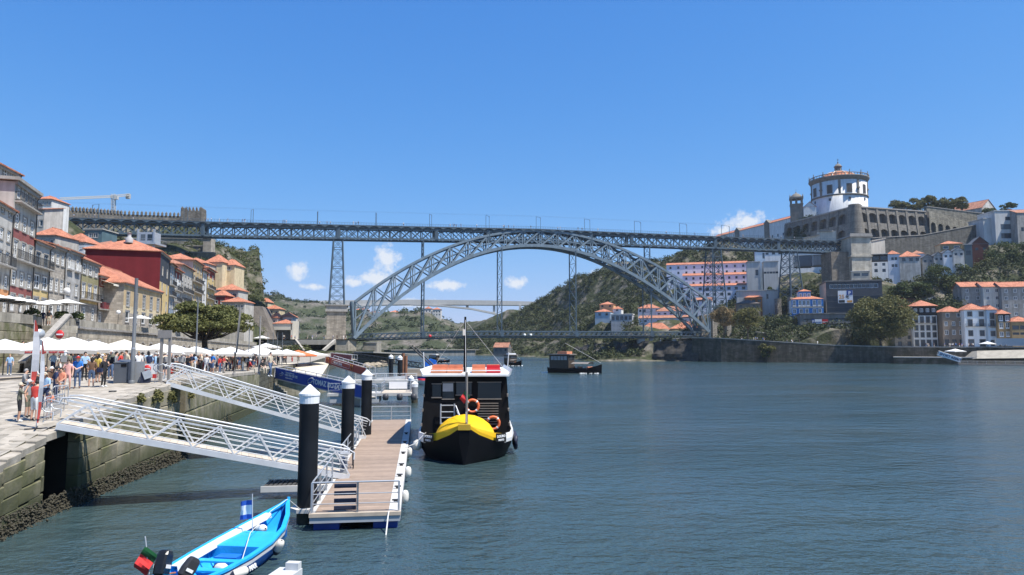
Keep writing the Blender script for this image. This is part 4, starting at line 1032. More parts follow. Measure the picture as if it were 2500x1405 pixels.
# terrace floor
mb = MB()
tp = [V((*xy(95, 77), 0))] + tline
for a, b in zip(tp[:-1], tp[1:]):
 mb.poly([(a.x, a.y, TERR(a.y)), (b.x, b.y, TERR(b.y)), (b.x - 26, b.y + 2, TERR(b.y)), (a.x - 26, a.y + 2, TERR(a.y))])
mb.poly([(-47, 58, 9.05), (-51.4, 77, 9.05), (-80, 80, 9.05), (-80, 50, 9.05)])
tag(mb.build('terrace', masonry('terrace_paving', (.40, .37, .32), 1, .5, .15, .7, .2, .01)), kind='structure')
# retaining wall beside the stairs, stairs, stair parapet
RW = thing('retaining_wall', 'rough granite retaining wall with big rounded stones beside the stairs', 'wall', (-48, 66, 0))
rl = [(-46.2, 58), (-48.6, 66), (-51.6, 76.5)]
for k in range(6): wall_row(rl, lambda y, k=k: 4.0 + k * .85, lambda y, k=k: 4.0 + (k + 1) * .85, 1.3, 'wall_stone', .6, RW, [m_ for m_ in stone_meshes][:4], .03)
wall_row(rl, lambda y: 9.1, lambda y: 10.1, 1.9, 'parapet_stone', .5, RW, plain_stone, .05)
ST = thing('stone_stairs', 'broad worn granite stairs climbing from the quay to the terrace', 'stairs', (-46, 64, 4))
nst = 26
for k in range(nst):
 f = k / nst; y = 65 + 11.5 * f; x0, x1 = -48.2 - 3.0 * f, -45.2 - 3.6 * f
 mb = MB(); mb.box(x0, x1, 0, .55 + (0 if k < nst - 1 else 1.5), -.6, .19)
 mb.build('step', STEPSTONE, ST, frame((0, y, 4.15 + (9.0 - 4.15) * f)))
mb = MB()
pp = [V((-44.6, 64, 0)), V((-48.6, 76.5, 0))]; n_ = 10
for k in range(n_):
 p, r = pp[0].lerp(pp[1], k / n_), pp[0].lerp(pp[1], (k + 1) / n_); za, zb = 5.2 + 4.9 * k / n_, 5.2 + 4.9 * (k + 1) / n_
 mb.add([(p.x, p.y, 2), (r.x, r.y, 2), (r.x, r.y, zb), (p.x, p.y, za), (p.x - .4, p.y, 2), (r.x - .4, r.y, 2), (r.x - .4, r.y, zb), (p.x - .4, p.y, za)], [(0, 1, 2, 3), (4, 7, 6, 5), (3, 2, 6, 7)])
mb.v = [tuple(V(p) - V((-46, 64, 4))) for p in mb.v]
mb.build('parapet', AW, ST)
mb = MB(); mb.bar(V((-44.8, 64, 5.3)), V((-48.8, 76.5, 10.2)), .6, .22); mb.bar(V((-48.8, 76.5, 10.2)), V((tline[0].x, tline[0].y, 10.0)), .6, .22); mb.v = [tuple(V(p) - V((-46, 64, 4))) for p in mb.v]
mb.build('coping', GRANITE_TRIM, ST)
q = MB(); a, b = V((-48.6, 76.5, 0)), tline[0]
M = frame((a.x, a.y, 4.2), math.atan2(b.y - a.y, b.x - a.x)); arch_bay(q, (b - a).length, 5.8, 2.4, 2.6, 1.4, 1.0); q.build('arch_bay', AW, TW, M)
q = MB(); q.box(0, (b - a).length, .8, .95, -1, 4.4); q.build('arched_door', DOORS[1], TW, M)
# ---- on the skyline: battlemented town wall, tower, retaining walls, funicular stop, crane
CW = masonry('old_town_wall_stone', (.20, .18, .15), 1.0, .5, .25, .6, .5, .04)
tw = thing('town_wall', 'long battlemented medieval wall along the hilltop behind the bridge', 'wall', at(300, 540, 345))
Mi = WM[tw.name].inverted()
cpts = [(126, 503, 300), (200, 508, 315), (300, 516, 335), (440, 521, 350)]
tri = MB(); tri.add([V((-.5, -.45, 0)), V((.5, -.45, 0)), V((.5, .45, 0)), V((-.5, .45, 0)), V((-.5, -.45, .6)), V((.5, -.45, .6)), V((.5, .45, .6)), V((-.5, .45, .6)), V((0, 0, 1))],
     [(0, 1, 5, 4), (1, 2, 6, 5), (2, 3, 7, 6), (3, 0, 4, 7), (4, 5, 8), (5, 6, 8), (6, 7, 8), (7, 4, 8)]); merlon = tri.mesh('merlon', CW)
for a, b in zip(cpts[:-1], cpts[1:]):
 p, r = at(*a), at(*b); L = (r - p).length
 mb = MB(); mb.add([Mi @ V((p.x, p.y, p.z - 14)), Mi @ V((r.x, r.y, r.z - 16)), Mi @ (r - V((0, 0, 1.6))), Mi @ (p - V((0, 0, 1.6))), Mi @ V((p.x, p.y + 2, p.z - 14)), Mi @ V((r.x, r.y + 2, r.z - 16)), Mi @ (r + V((0, 2, -1.6))), Mi @ (p + V((0, 2, -1.6)))],
  [(0, 1, 2, 3), (3, 2, 6, 7), (5, 4, 7, 6)]); mb.build('wall_face', CW, tw)
 n_ = int(L / 1.75)
 for k in range(n_):
  c = p.lerp(r, (k + .5) / n_) - V((0, 0, 1.65)); inst('merlon', merlon, tw, Matrix.Translation(c) @ Matrix.Rotation(math.atan2(r.y - p.y, r.x - p.x), 4, 'Z') @ Matrix.Diagonal((.95, .9, 2.2, 1)))
tt = thing('wall_tower', 'square battlemented stone tower at the end of the town wall', 'tower', at(465, 560, 346))
p0, p1 = at(441, 512, 346), at(490, 512, 346); w_ = p1.x - p0.x
mb = MB(); mb.box(0, w_, 0, 8, p0.z - 26, p0.z - .6); mb.build('shaft', CW, tt, frame((p0.x, p0.y, 0), .12))
for i in range(6):
 for (x, y) in ((w_ * (i + .5) / 6, .4), (w_ * (i + .5) / 6, 7.6), (.4, 8 * (i + .5) / 6), (w_ - .4, 8 * (i + .5) / 6)):
  inst('merlon', merlon, tt, frame((p0.x, p0.y, 0), .12) @ Matrix.Translation((x, y, p0.z - .65)) @ Matrix.Diagonal((.75, .8, 2.4, 1)))
def slab_wall(name, label, pa, pb, h, th, m_, cap=True, cat='wall'):
 a, b = at(*pa), at(*pb); t = thing(name, label, cat, (a.x, a.y, a.z - h)); L = (b - a).length; Mi = WM[t.name].inverted()
 mb = MB(); vs = [a - V((0, 0, h)), b - V((0, 0, h)), b, a]; bk = V((0, th, 0)); vs += [v + bk for v in vs]
 mb.add([Mi @ v for v in vs], [(0, 1, 2, 3), (5, 4, 7, 6), (3, 2, 6, 7), (1, 5, 6, 2), (4, 0, 3, 7)]); mb.build('face', m_, t)
 if cap:
  mb = MB(); mb.bar(Mi @ (a + V((0, th / 2, .15))), Mi @ (b + V((0, th / 2, .15))), th + .5, .4); mb.build('coping', GRANITE_TRIM, t)
 return t
HW = masonry('hill_wall_stone', (.27, .25, .20), 1.2, .5, .25, .6, .6, .04)
slab_wall('retaining_wall', 'grassy ruined retaining wall just below the bridge deck', (385, 582, 318), (500, 584, 318), 9, 3, HW)
slab_wall('retaining_wall', 'plain grey retaining wall with a buttress at its end under the old tower', (392, 600, 305), (500, 602, 305), 7.5, 3, masonry('grey_wall_stone', (.17, .17, .17), 1.4, .6, .15, .7, .4, .03))
slab_wall('wall_buttress', 'pale tapering stone buttress at the end of the grey retaining wall', (496, 583, 302), (516, 584, 302), 11, 4, masonry('pale_buttress', (.42, .39, .34), 1.2, .5, .12, .8, .3, .02), cat='buttress')
slab_wall('retaining_wall', 'low pale terrace wall above the orange roofs on the slope', (440, 616, 296), (522, 618, 296), 5, 2, HW)
slab_wall('retaining_wall', 'stone terrace wall with bushes under the bridge girder', (255, 582, 310), (360, 584, 314), 8, 2, HW)
ZINC = mat('galvanised_steel', (.42, .45, .48), .45, .15, 2, metal=.3)
fs_ = thing('funicular_stop', 'grey steel lift cabin platform with railings above the red gable roof', 'lift station', at(360, 598, 185))
p = at(336, 596, 185); k_ = 185 / F
Mf = frame((p.x, p.y, p.z))
mb = MB(); mb.box(0, 40 * k_, 0, 3.5, .3, 3.2); mb.build('cabin', ZINC, fs_, Mf)
for x in (.8, 2.6): mb = MB(); mb.box(x, x + 1.2, -.05, 0, 1.0, 2.6); mb.build('cabin_window', GLASS, fs_, Mf)
mb = MB(); mb.box(-1, 48 * k_, -1, 5, -.2, .2); railing_mesh(mb, -1, 48 * k_, -1, 5, .2, 1.1, .4); mb.build('platform', ZINC, fs_, Mf)
for x in (0, 40 * k_):
 mb = MB(); mb.box(x - .2, x + .2, -.2, .2, -4.5, 4.0); mb.build('guide_post', ZINC, fs_, Mf)
# viaduct of the funicular
vd = thing('funicular_track', 'grey steel lattice track of the funicular behind the roofs', 'railway track', at(230, 600, 175))
Mi = WM[vd.name].inverted()
a, b = at(165, 602, 172), at(330, 600, 188)
for y in (0, 3):
 for dz in (0, -2.2):
  barobj('track_beam', a + V((0, y, dz)), b + V((0, y, dz)), .3, .35, ZINC, vd)
 for k in range(10):
  barobj('brace', a.lerp(b, k / 10) + V((0, y, -2.2 * (k % 2))), a.lerp(b, (k + 1) / 10) + V((0, y, -2.2 * ((k + 1) % 2))), .16, .16, ZINC, vd)
for k in (.2, .6): barobj('post', a.lerp(b, k) + V((0, 1.5, -2.2)), a.lerp(b, k) + V((0, 1.5, -14)), .5, .5, ZINC, vd)
# tower crane
CRM = mat('crane_paint', (.50, .50, .47), .5, .1, 1)
cr = thing('tower_crane', 'pale tower crane with long jib on the skyline behind the town wall', 'crane', at(278, 520, 480))
m0, m1 = at(277, 540, 480), at(277, 474, 480)
def truss(name, a, b, w, n_, parent, m_, bw=.18):
 d = (b - a); up = V((0, 0, 1)) if abs(d.normalized().z) < .9 else V((0, 1, 0)); sd = d.cross(up).normalized(); up2 = sd.cross(d).normalized()
 mb = MB(); cs = [sd * w / 2 + up2 * w / 2, sd * -w / 2 + up2 * w / 2, sd * -w / 2 - up2 * w / 2, sd * w / 2 - up2 * w / 2]
 for c in cs: mb.bar(a + c, b + c, bw)
 for k in range(n_):
  p, r = a.lerp(b, k / n_), a.lerp(b, (k + 1) / n_)
  for c, e in zip(cs, cs[1:] + cs[:1]): mb.bar(p + c, r + e, bw * .6); mb.bar(p + c, p + e, bw * .6)
 Mi = WM[parent.name].inverted(); mb.v = [tuple(Mi @ V(p)) for p in mb.v]
 return mb.build(name, m_, parent)
truss('mast', m0, m1, 2.0, 10, cr, CRM, .3)
truss('jib', at(277, 480, 480), at(146, 486, 455), 1.3, 22, cr, CRM, .3); truss('counter_jib', at(277, 480, 480), at(316, 476, 488), 1.4, 6, cr, CRM, .3)
mb = MB(); p = at(313, 479, 488); mb.box(-1.3, 1.3, -1, 1, -2, 1.5); mb.build('counterweight', mat('concrete_block', (.4, .4, .38), .9, .15), cr, frame(p))
mb = MB(); p = at(281, 483, 480); mb.box(-.2, 2.2, -1.2, .6, -1.4, 1.2); mb.build('cab', CRM, cr, frame(p))
# ------------------------------------------------------------------ upstream: concrete bridge, far bridge, houses on the cliff
CONC = mat('pale_concrete', (.50, .49, .46), .85, .08, .05, streak=.2)
ib = thing('concrete_arch_bridge', 'slim pale concrete arch bridge farther upstream', 'bridge', at(1000, 845, 915))
Mi = WM[ib.name].inverted()
def ribbon(name, top, bot, w, m_, parent):
 Mi = WM[parent.name].inverted(); mb = MB(); n = len(top)
 T, B_ = [at(*p) for p in top], [at(*p) for p in bot]; dv = V((0, w, 0))
 vs = T + B_ + [p + dv for p in T] + [p + dv for p in B_]
 fs = []
 for i in range(n - 1):
  fs += [(n + i, n + i + 1, i + 1, i), (i, i + 1, 2 * n + i + 1, 2 * n + i), (n + i + 1, n + i, 3 * n + i, 3 * n + i + 1), (2 * n + i + 1, 3 * n + i + 1, 3 * n + i, 2 * n + i)][:4]
 fs[-1] = fs[-1]
 mb.add([Mi @ v for v in vs], fs); return mb.build(name, m_, parent)
Yb = 915
ribbon('deck', [(560, 742, 880), (640, 739, 890), (800, 734, 905), (1000, 732, 915), (1200, 734, 925), (1345, 738, 935), (1400, 740, 940)], [(560, 750, 880), (640, 748, 890), (800, 747, 905), (1000, 744, 915), (1200, 745, 925), (1345, 746, 935), (1400, 747, 940)], 20, CONC, ib)
ribbon('arch', [(1000, 742, 915), (1080, 745, 918), (1150, 752, 922), (1200, 762, 926), (1258, 780, 930)], [(1000, 745, 915), (1080, 748.5, 918), (1150, 756, 922), (1200, 766.5, 926), (1258, 785, 930)], 14, CONC, ib)
ribbon('arch', [(735, 788, 890), (780, 770, 895), (830, 753, 902), (900, 744, 908), (960, 742, 912)], [(735, 793, 890), (780, 775, 895), (830, 758, 902), (900, 747, 908), (960, 745, 912)], 14, CONC, ib)
for px, y0, y1 in ((1206, 762, 744), (1140, 751, 744), (1270, 790, 745), (728, 765, 746), (1320, 770, 745)):
 a, b = at(px, y0, 925), at(px, y1, 925); mb = MB(); mb.box(-1.5, 1.5, 3, 12, a.z - b.z - 2, 0); mb.build('pier', CONC, ib, frame(b))
vb = thing('steel_girder_bridge', 'distant green girder bridge in the gap of the valley', 'bridge', at(1190, 845, 1350))
GRN = mat('faded_green_steel', (.16, .22, .22), .6, .1, .05)
ribbon('deck', [(1100, 797, 1350), (1180, 796, 1360), (1300, 790, 1380)], [(1100, 802, 1350), (1180, 801, 1360), (1300, 795, 1380)], 8, GRN, vb)
for px in (1150, 1168, 1210): a = at(px, 799, 1355); mb = MB(); mb.box(-2, 2, 1, 6, -40, 0); mb.build('pier', CONC, vb, frame(a))
rf = random.Random(17)
FW = [stucco('far_white', (.60, .58, .54), .2, .1), stucco('far_cream', (.55, .47, .36), .2, .1), stucco('far_grey', (.42, .42, .41), .2, .1)]
for i, (lab, a, b, Y, yt, yb_, n, k) in enumerate([
 ('white mansion with orange roof on the far cliff top', 1056, 1076, 690, 756, 775, 3, 0), ('small white chapel with bell gable on the far cliff', 1037, 1053, 690, 754, 775, 2, 0),
 ('cream villa with orange roof among the cliff trees', 950, 975, 690, 763, 780, 3, 1), ('low cream house at the edge of the far cliff', 900, 928, 685, 765, 780, 4, 1), ('wide grey building under the concrete bridge', 866, 898, 720, 757, 775, 5, 2)]):
 p, q = at(a, yb_, Y), at(b, yb_, Y); H = at(a, yt, Y).z - p.z
 house('far_house', lab, (p.x, p.y), (q.x, q.y), p.z, p.z + H, 10, FW[k], [(H * .2, H * .24, n, 1.4, 'plain'), (H * .58, H * .24, n, 1.4, 'plain')], ('hip', 2.2, TILE), 'houses on the far cliff', base=-12, far=True, pipe=False, trim=None, cornice=False)
for i, (lab, a, b, Y, yt, yb_, w_) in enumerate([
 ('red-roofed house beside the shadowed cliff at the tunnel', 642, 680, 320, 755, 790, 1), ('small orange-roofed house above the tunnel hall', 682, 712, 312, 774, 800, 0),
 ('cream house at the end of the concrete bridge', 634, 652, 340, 738, 760, 1), ('orange-roofed tile shed beside the tunnel mouth', 660, 676, 306, 776, 800, 2)]):
 hill_house(lab, a, b, Y, yt, yb_ + 25, 8, [W_WHITE, W_CREAM, W_GREY][w_], [(yt + 9, 7, 3, 1.0, 'plain')], ('hip', 2.0, TILE), group='houses by the tunnel')
# tunnel hall under the cliff
th_ = thing('tunnel_hall', 'pale concrete hall with wide dark opening and orange tiled roof under the cliff', 'building', at(690, 830, 300))
p = at(666, 830, 300); k_ = 300 / F; Mt = frame((p.x, p.y, p.z))
mb = MB(); mb.box(0, 8, 0, 9, 24 * k_, 40 * k_); mb.box(0, .6, 0, 9, -1, 24 * k_); mb.box(7.6, 8.6, 0, 9, -1, 46 * k_); mb.build('hall_frame', mat('hall_concrete', (.52, .49, .42), .85, .1, .3), th_, Mt)
mb = MB(); mb.box(.6, 7.6, 2.5, 2.8, -1, 24 * k_); mb.build('glass_front', mat('dark_front_glass', (.03, .04, .05), .15, .2, .5), th_, Mt)
mb = MB(); roof_mesh(mb, 8, 9, 40 * k_, 'hip', 1.8, .3); mb.build('roof', TILE, th_, Mt)
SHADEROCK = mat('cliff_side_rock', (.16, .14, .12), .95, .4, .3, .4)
# cut cliff face beside the hall (stands in its own shade)
ck = thing('cliff_buttress', 'steep rock buttress with stairs beside the tunnel hall', 'rock', at(650, 840, 296))
mb = MB(); Mi = WM[ck.name].inverted()
pts = [(612, 748, 290), (640, 748, 292), (662, 790, 294), (674, 835, 294), (690, 850, 292), (600, 850, 286)]
fr = [at(*p) for p in pts]; bk = [p + V((-6, 26, 0)) for p in fr]
mb.add([Mi @ q for q in fr + bk], [list(range(6))[::-1]] + [(i, (i + 1) % 6, 6 + (i + 1) % 6, 6 + i) for i in range(6)]); mb.build('rock_face', SHADEROCK, ck)
for k in range(20):
 f = k / 20; a = at(618 + 56 * f, 800 + 50 * f, 289 - 1 * f); b0 = MB(); b0.box(-.5, .9, -2, .3, -1, 0); b0.build('step', STEPSTONE, ck, frame(a))
# road ramp and underpass mouth by the pier
ROADC = mat('underpass_concrete', (.42, .39, .34), .9, .15, .3, streak=.4)
up = thing('underpass', 'concrete underpass mouth with flaring side walls below the masonry pier', 'underpass', at(765, 850, 265))
Y0 = 262
def pxbox(mb, x0, x1, y0, y1, Y, dY, m=0):
 a, b = at(x0, y1, Y), at(x1, y0, Y); mb.box(a.x, b.x, Y, Y + dY, a.z, b.z, m)
mb = MB(); pxbox(mb, 720, 820, 830, 842, Y0, 12); mb.v = [tuple(WM[up.name].inverted() @ V(p)) for p in mb.v]; mb.build('lintel', ROADC, up)
for x0, x1 in ((650, 720), (818, 850)):
 mb = MB(); pxbox(mb, x0, x1, 831, 866, Y0 + .5, 14); mb.v = [tuple(WM[up.name].inverted() @ V(p)) for p in mb.v]; mb.build('side_wall', masonry('underpass_stone', (.40, .36, .29), 1.2, .55, .18, .7, .4, .02), up)
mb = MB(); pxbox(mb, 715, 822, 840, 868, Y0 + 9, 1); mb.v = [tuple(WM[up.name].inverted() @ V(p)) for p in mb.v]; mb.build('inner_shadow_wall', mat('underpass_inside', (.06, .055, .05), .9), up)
for (xa, xb, ya, yb_) in ((722, 742, 832, 858), (818, 788, 832, 858)):
 a, b = at(xa, ya, Y0 - .5), at(xb, yb_, Y0 - 12); mb = MB(); mb.bar(WM[up.name].inverted() @ a, WM[up.name].inverted() @ b, .7, 1.1); mb.build('ramp_wall', ROADC, up)
mb = MB()
a0, a1 = at(655, 829, Y0), at(850, 829, Y0)
mb.poly([(a0.x - 20, Y0, a0.z), (a1.x, Y0, a0.z), (a1.x + 4, 300, a0.z), (a0.x - 30, 330, a0.z)]); tag(mb.build('upper_road', GPAVE), kind='structure')
# river-side masonry below the pier
slab_wall('river_wall', 'stone river wall with rocks at its foot under the bridge end', (800, 862, 235), (932, 868, 262), 9, 30, masonry('river_wall_stone', (.25, .23, .18), 1.4, .6, .2, .6, .6, .03))
slab_wall('river_wall', 'round pale stone bastion below the lower deck', (886, 838, 285), (920, 838, 285), 14, 10, masonry('bastion_stone', (.40, .37, .31), 1.2, .55, .15, .7, .4, .02))
slab_wall('river_wall', 'dark concrete quay wall of the far road along the water', (932, 856, 470), (1160, 855, 505), 9, 10, mat('far_quay_concrete', (.22, .23, .23), .9, .2, .2, streak=.5))
ROCKM = stone_mat('bank_boulder', (.32, .27, .20), .35, None, None)
def boulder(mb, c, r, seed, sq=(1, 1, .7)):
 rr = random.Random(seed); b = len(mb.v)
 import itertools
 vs = [];
 for i in range(6):
  for k in range(8):
   th, ph = math.pi * (i + .5) / 6, 2 * math.pi * k / 8
   d = V((math.sin(th) * math.cos(ph), math.sin(th) * math.sin(ph), math.cos(th))); q = r * (1 + .35 * noise.noise(d * 1.7 + V((seed, 0, 0))))
   vs.append(V(c) + V((d.x * q * sq[0], d.y * q * sq[1], d.z * q * sq[2])))
 fs = [(i * 8 + k, i * 8 + (k + 1) % 8, (i + 1) * 8 + (k + 1) % 8, (i + 1) * 8 + k) for i in range(5) for k in range(8)] + [list(range(8))[::-1], list(range(40, 48))]
 mb.add(vs, fs)
rb_ = random.Random(23)
for i in range(16):
 px = rb_.uniform(850, 940); Y = 205 + (px - 850) * .4; r = rb_.uniform(.9, 2.0); p = onz(px, 905 - (px - 850) * .12, 0); mb = MB(); boulder(mb, (0, 0, 0), r, i)
 tag(mb.build('boulder', ROCKM, None, frame((p.x, p.y, r * .3))), 'brown boulder on the shore below the stone river wall', 'rock', 'boulders below the river wall')
# ------------------------------------------------------------------ Gaia: houses on the quay and up the slope
GDIR = V((.96, -.28, 0)); GNOR = V((.482, .876, 0))
def reach(A, b, py, d=GDIR):
 lo, hi = 0.0, 260.0
 for _ in range(50):
  m_ = (lo + hi) / 2; q = V(A) + d * m_
  if pxy((q.x, q.y, at(b, py, max(q.y, 50)).z))[0] < b: lo = m_
  else: hi = m_
 q = V(A) + d * lo; return q
def rh(name, label, a, b, Y, ytop, ybot, D, wall, rows=(), roof=('hip', 2.0, TILE), d=GDIR, z0=None, **kw):
 A = at(a, ybot, Y); B = reach(A, b, ybot, d); pm_ = (a + b) / 2; Ym = (A.y + B.y) / 2; zb = A.z if z0 is None else z0
 zf = lambda y: at(pm_, y, Ym).z - zb
 kw.setdefault('group', 'houses on the far bank'); kw.setdefault('base', -10); kw.setdefault('far', True); kw.setdefault('pipe', False); kw.setdefault('trim', None); kw.setdefault('cornice', False); kw.setdefault('over', .3)
 bands = kw.pop('bands', None); bal = kw.pop('bal', ())
 return house(name, label, (A.x, A.y), (B.x, B.y), zb, zb + zf(ytop), D, wall, [(zf(r[0] + r[1] / 2), r[1] * Ym / F, *r[2:]) for r in rows], roof,
  bands=[(zf(y), m_) for y, m_ in bands] if bands else None, balconies=[(zf(q[0]), *q[1:]) for q in bal], **kw)
DKF = mat('dark_window_frame', (.07, .075, .08), .5, .1)
GW_WHITE = stucco('gaia_white', (.82, .82, .80), .3, .08); GW_BROWN = stucco('gaia_brown_tiles', (.28, .22, .17), .3); GW_BLUE = stucco('pale_blue_render', (.46, .56, .64), .25, .08)
GW_OCH = stucco('gaia_ochre', (.36, .25, .13), .3); GW_GREY = stucco('gaia_grey', (.35, .34, .32), .7, .25); GW_BLACK = stucco('black_cladding', (.035, .035, .038), .2)
STC = GRANITE_TRIM
QG = 'houses on the Gaia quay'
rh('quay_house', 'narrow stone quay house half hidden by the big tree', 2186, 2232, 296, 752, 845, 10, W_STONE, [(773, 9, 2, 1.2, 'four', DKF), (800, 9, 2, 1.2, 'four', DKF), (824, 9, 2, 1.2, 'four', DKF), (840, 12, 2, 1.5, 'plain', DKF)], group=QG)
rh('quay_house', 'white quay house with black-clad top storey and long dark balcony', 2232, 2291, 291, 748, 847, 12, GW_WHITE,
  [(758, 9, 4, 1.2, 'four'), (781, 15, 4, 1.3, 'door', DKF, STC), (801, 12, 4, 1.3, 'four', DKF, STC), (818, 12, 4, 1.3, 'four', DKF, STC), (838, 15, 4, 1.5, 'door', DKF, STC)], ('hip', 2.6, TILE), bands=[(900, GW_WHITE), (771, GW_BLACK)], bal=[(790, .05, .95)], group=QG, over=.6, side=GW_WHITE)
rh('quay_house', 'plain brown tiled quay house with white window frames', 2304, 2358, 283, 762, 847, 12, GW_BROWN, [(770, 10, 2, 1.3, 'plain'), (791, 11, 3, 1.2, 'two'), (812, 12, 3, 1.3, 'two'), (836, 14, 3, 1.6, 'plain', DKF)], ('hip', 2.4, TILE), group=QG)
rh('quay_house', 'white quay house with dark stone window surrounds and one wide balcony', 2358, 2414, 277, 757, 848, 12, GW_WHITE, [(767, 11, 2, 1.5, 'four', DKF, STC), (789, 17, 2, 1.5, 'door', DKF, STC), (814, 13, 2, 1.5, 'four', DKF, STC), (838, 17, 2, 1.9, 'plain', DKF, STC)], ('hip', 2.6, TILE), bal=[(797, .03, .97)], group=QG)
rh('quay_house', 'slender pale blue quay house one window wide', 2414, 2439, 273, 757, 848, 12, GW_BLUE, [(772, 15, 1, 1.5, 'door', DKF, STC), (791, 17, 1, 1.5, 'door', DKF, STC), (815, 12, 1, 1.5, 'four', DKF, STC), (838, 15, 1, 2.0, 'plain', DKF)], ('hip', 1.8, TILE), bal=[(797, .05, .95)], group=QG)
rh('quay_house', 'ochre quay house with dark top floor and pairs of white windows', 2440, 2471, 270, 767, 848, 11, GW_OCH, [(778, 14, 2, 1.4, 'door'), (796, 15, 2, 1.4, 'door'), (817, 13, 2, 1.4, 'door'), (838, 14, 2, 1.6, 'plain', DKF)], ('hip', 1.6, TILE), bands=[(900, GW_OCH), (786, GW_BLACK)], group=QG)
rh('quay_house', 'low quay house with open arched upper floor beside the ochre house', 2473, 2530, 267, 786, 848, 11, GW_OCH, [(800, 10, 3, 2.2, 'plain', DKF), (815, 6, 3, 2.2, 'plain', DKF), (838, 14, 3, 1.8, 'plain', DKF)], ('hip', 2.0, TILE), group=QG)
BG = 'tall buildings behind the quay houses'
for (a, b, wl, lab) in ((2352, 2405, GW_GREY, 'stained grey tenement with long orange roof behind the quay houses'), (2405, 2450, stucco('gaia_pale_grey', (.66, .63, .56), .45, .12), 'pale cream middle tenement with paired windows behind the pale blue house'), (2450, 2540, GW_GREY, 'dark grey weathered tenement behind the ochre house')):
 rh('tenement', lab, a, b, 318 - (a - 2352) * .12, 701, 800, 12, wl, [(710, 9, 2 if a < 2440 else 4, 1.3, 'two'), (728, 9, 2 if a < 2440 else 4, 1.3, 'two'), (747, 9, 2 if a < 2440 else 4, 1.3, 'two'), (767, 9, 2 if a < 2440 else 4, 1.3, 'two')], ('gable', 2.6, TILE), group=BG, over=.5)
rh('warehouse', 'broad warehouse with a big hipped orange roof behind the black-topped house', 2168, 2272, 335, 742, 790, 18, GW_WHITE, [(752, 7, 6, 1.2, 'plain', DKF)], ('hip', 4.5, TILE), group=BG)
rh('grey_gable_house', 'small slate-grey gabled house among the orange roofs', 2266, 2300, 322, 738, 790, 10, W_SLATE, [(750, 7, 2, 1.2, 'plain', DKF)], ('gable', 2.4, mat('grey_roof_sheet', (.13, .14, .15), .6, .1)), group=BG, ridge='y')
# blue tiled house
BLUT = mat('blue_glazed_tiles', (.035, .20, .52), .35, .35, 3.0, 0, 0, .1)
t_ = rh('tiled_house', 'bright blue tiled house with white trimmed balcony windows', 1934, 2012, 340, 731, 790, 12, BLUT,
  [(741, 14, [.09, .27, .40, .53, .72, .88], 1.3, 'door', WHITE, WHITE), (760, 10, [.09, .30, .48, .72, .88], 1.5, 'four', WHITE, WHITE), (780, 14, [.35], 2.0, 'door', WHITE, WHITE)], ('hip', 2.2, TILE), bal=[(749, .02, .98)], side=GW_WHITE, bands=[(900, WHITE), (784, BLUT), (752.5, WHITE), (750, BLUT)])
A = at(1950, 731, 344)
rh('tiled_house', 'small blue tiled attic storey with white side rising from the blue house roof', 1950, 1980, 342, 712, 735, 8, BLUT, [(722, 9, 3, 1.1, 'door', WHITE, WHITE)], ('hip', 1.2, TILE), side=GW_WHITE, base=-1)
# car parks
CPK = mat('dark_car_park_cladding', (.055, .062, .072), .6, .15, .6); CPC = mat('car_park_concrete', (.22, .21, .195), .9, .2, .5, streak=.5)
t_ = rh('car_park', 'dark clad multi-storey car park with pale end wall and big white price poster', 2020, 2158, 338, 688, 800, 22, CPK, [(699, 10, 14, 1.9, 'plain', WHITE)], ('flat', .6, CPC), cat='car park', side=stucco('pale_end_wall', (.56, .50, .42), .3), base=-6)
Mw = WM[t_.name]
for k, y in enumerate((716, 730, 745, 758)):
 z = at(2090, y, 320).z - Mw.translation.z; q = MB(); q.box(.3, 26, -.25, -.01, z - .25, z); q.build('louvre_band', mat('louvre_paint', (.10, .11, .12), .5, .1), t_)
def on_front(t, px, py):
 M = WM[t.name]; n = M.to_3x3() @ V((0, 1, 0)); d = ray(px, py); o = V((0, 0, HC)); k = (M.translation - o).dot(n) / d.dot(n); q = M.inverted() @ (o + d * k); return q.x, q.z
def text_part(name, s, size, m_, parent, M, ext=.01, align='LEFT'):
 cu = bpy.data.curves.new(name, 'FONT'); cu.body = s; cu.size = size; cu.extrude = ext; cu.align_x = align; cu.offset = size * .03; cu.resolution_u = 2
 o = bpy.data.objects.new(name, cu); COL.objects.link(o)
 dg = bpy.context.evaluated_depsgraph_get(); me = bpy.data.meshes.new_from_object(o.evaluated_get(dg)); bpy.data.objects.remove(o); bpy.data.curves.remove(cu)
 me.materials.clear(); me.materials.append(m_)
 return put(bpy.data.objects.new(name, me), parent, M)
UPR = Matrix.Rotation(math.pi / 2, 4, 'X')
BLK = mat('print_black', (.03, .03, .03), .5, .05); ORG = mat('print_orange', (.65, .30, .06), .5, .05); BLUP = mat('sign_blue', (.02, .06, .25), .4, .05); WHP = mat('sign_white', (.78, .78, .78), .5, .05); REDP = mat('sign_red', (.55, .03, .03), .45, .06)
x0, z0_ = on_front(t_, 2046, 741); x1, z1_ = on_front(t_, 2081, 710); z0_, z1_ = sorted((z0_, z1_))
q = MB(); q.box(x0, x1, -.55, -.3, z0_, z1_); po = q.build('price_poster', WHP, t_)
text_part('lettering', '25', (z1_ - z0_) * .42, ORG, po, Mw @ Matrix.Translation((x0 + .4, -.58, z0_ + (z1_ - z0_) * .38)) @ UPR)
text_part('lettering', '€', (z1_ - z0_) * .42, BLK, po, Mw @ Matrix.Translation((x0 + (x1 - x0) * .52, -.58, z0_ + (z1_ - z0_) * .38)) @ UPR)
q = MB(); q.box(x0 + (x1 - x0) * .6, x1 - .1, -.62, -.55, z1_ - (z1_ - z0_) * .36, z1_ + .2); pk = q.build('parking_plate', BLUP, t_)
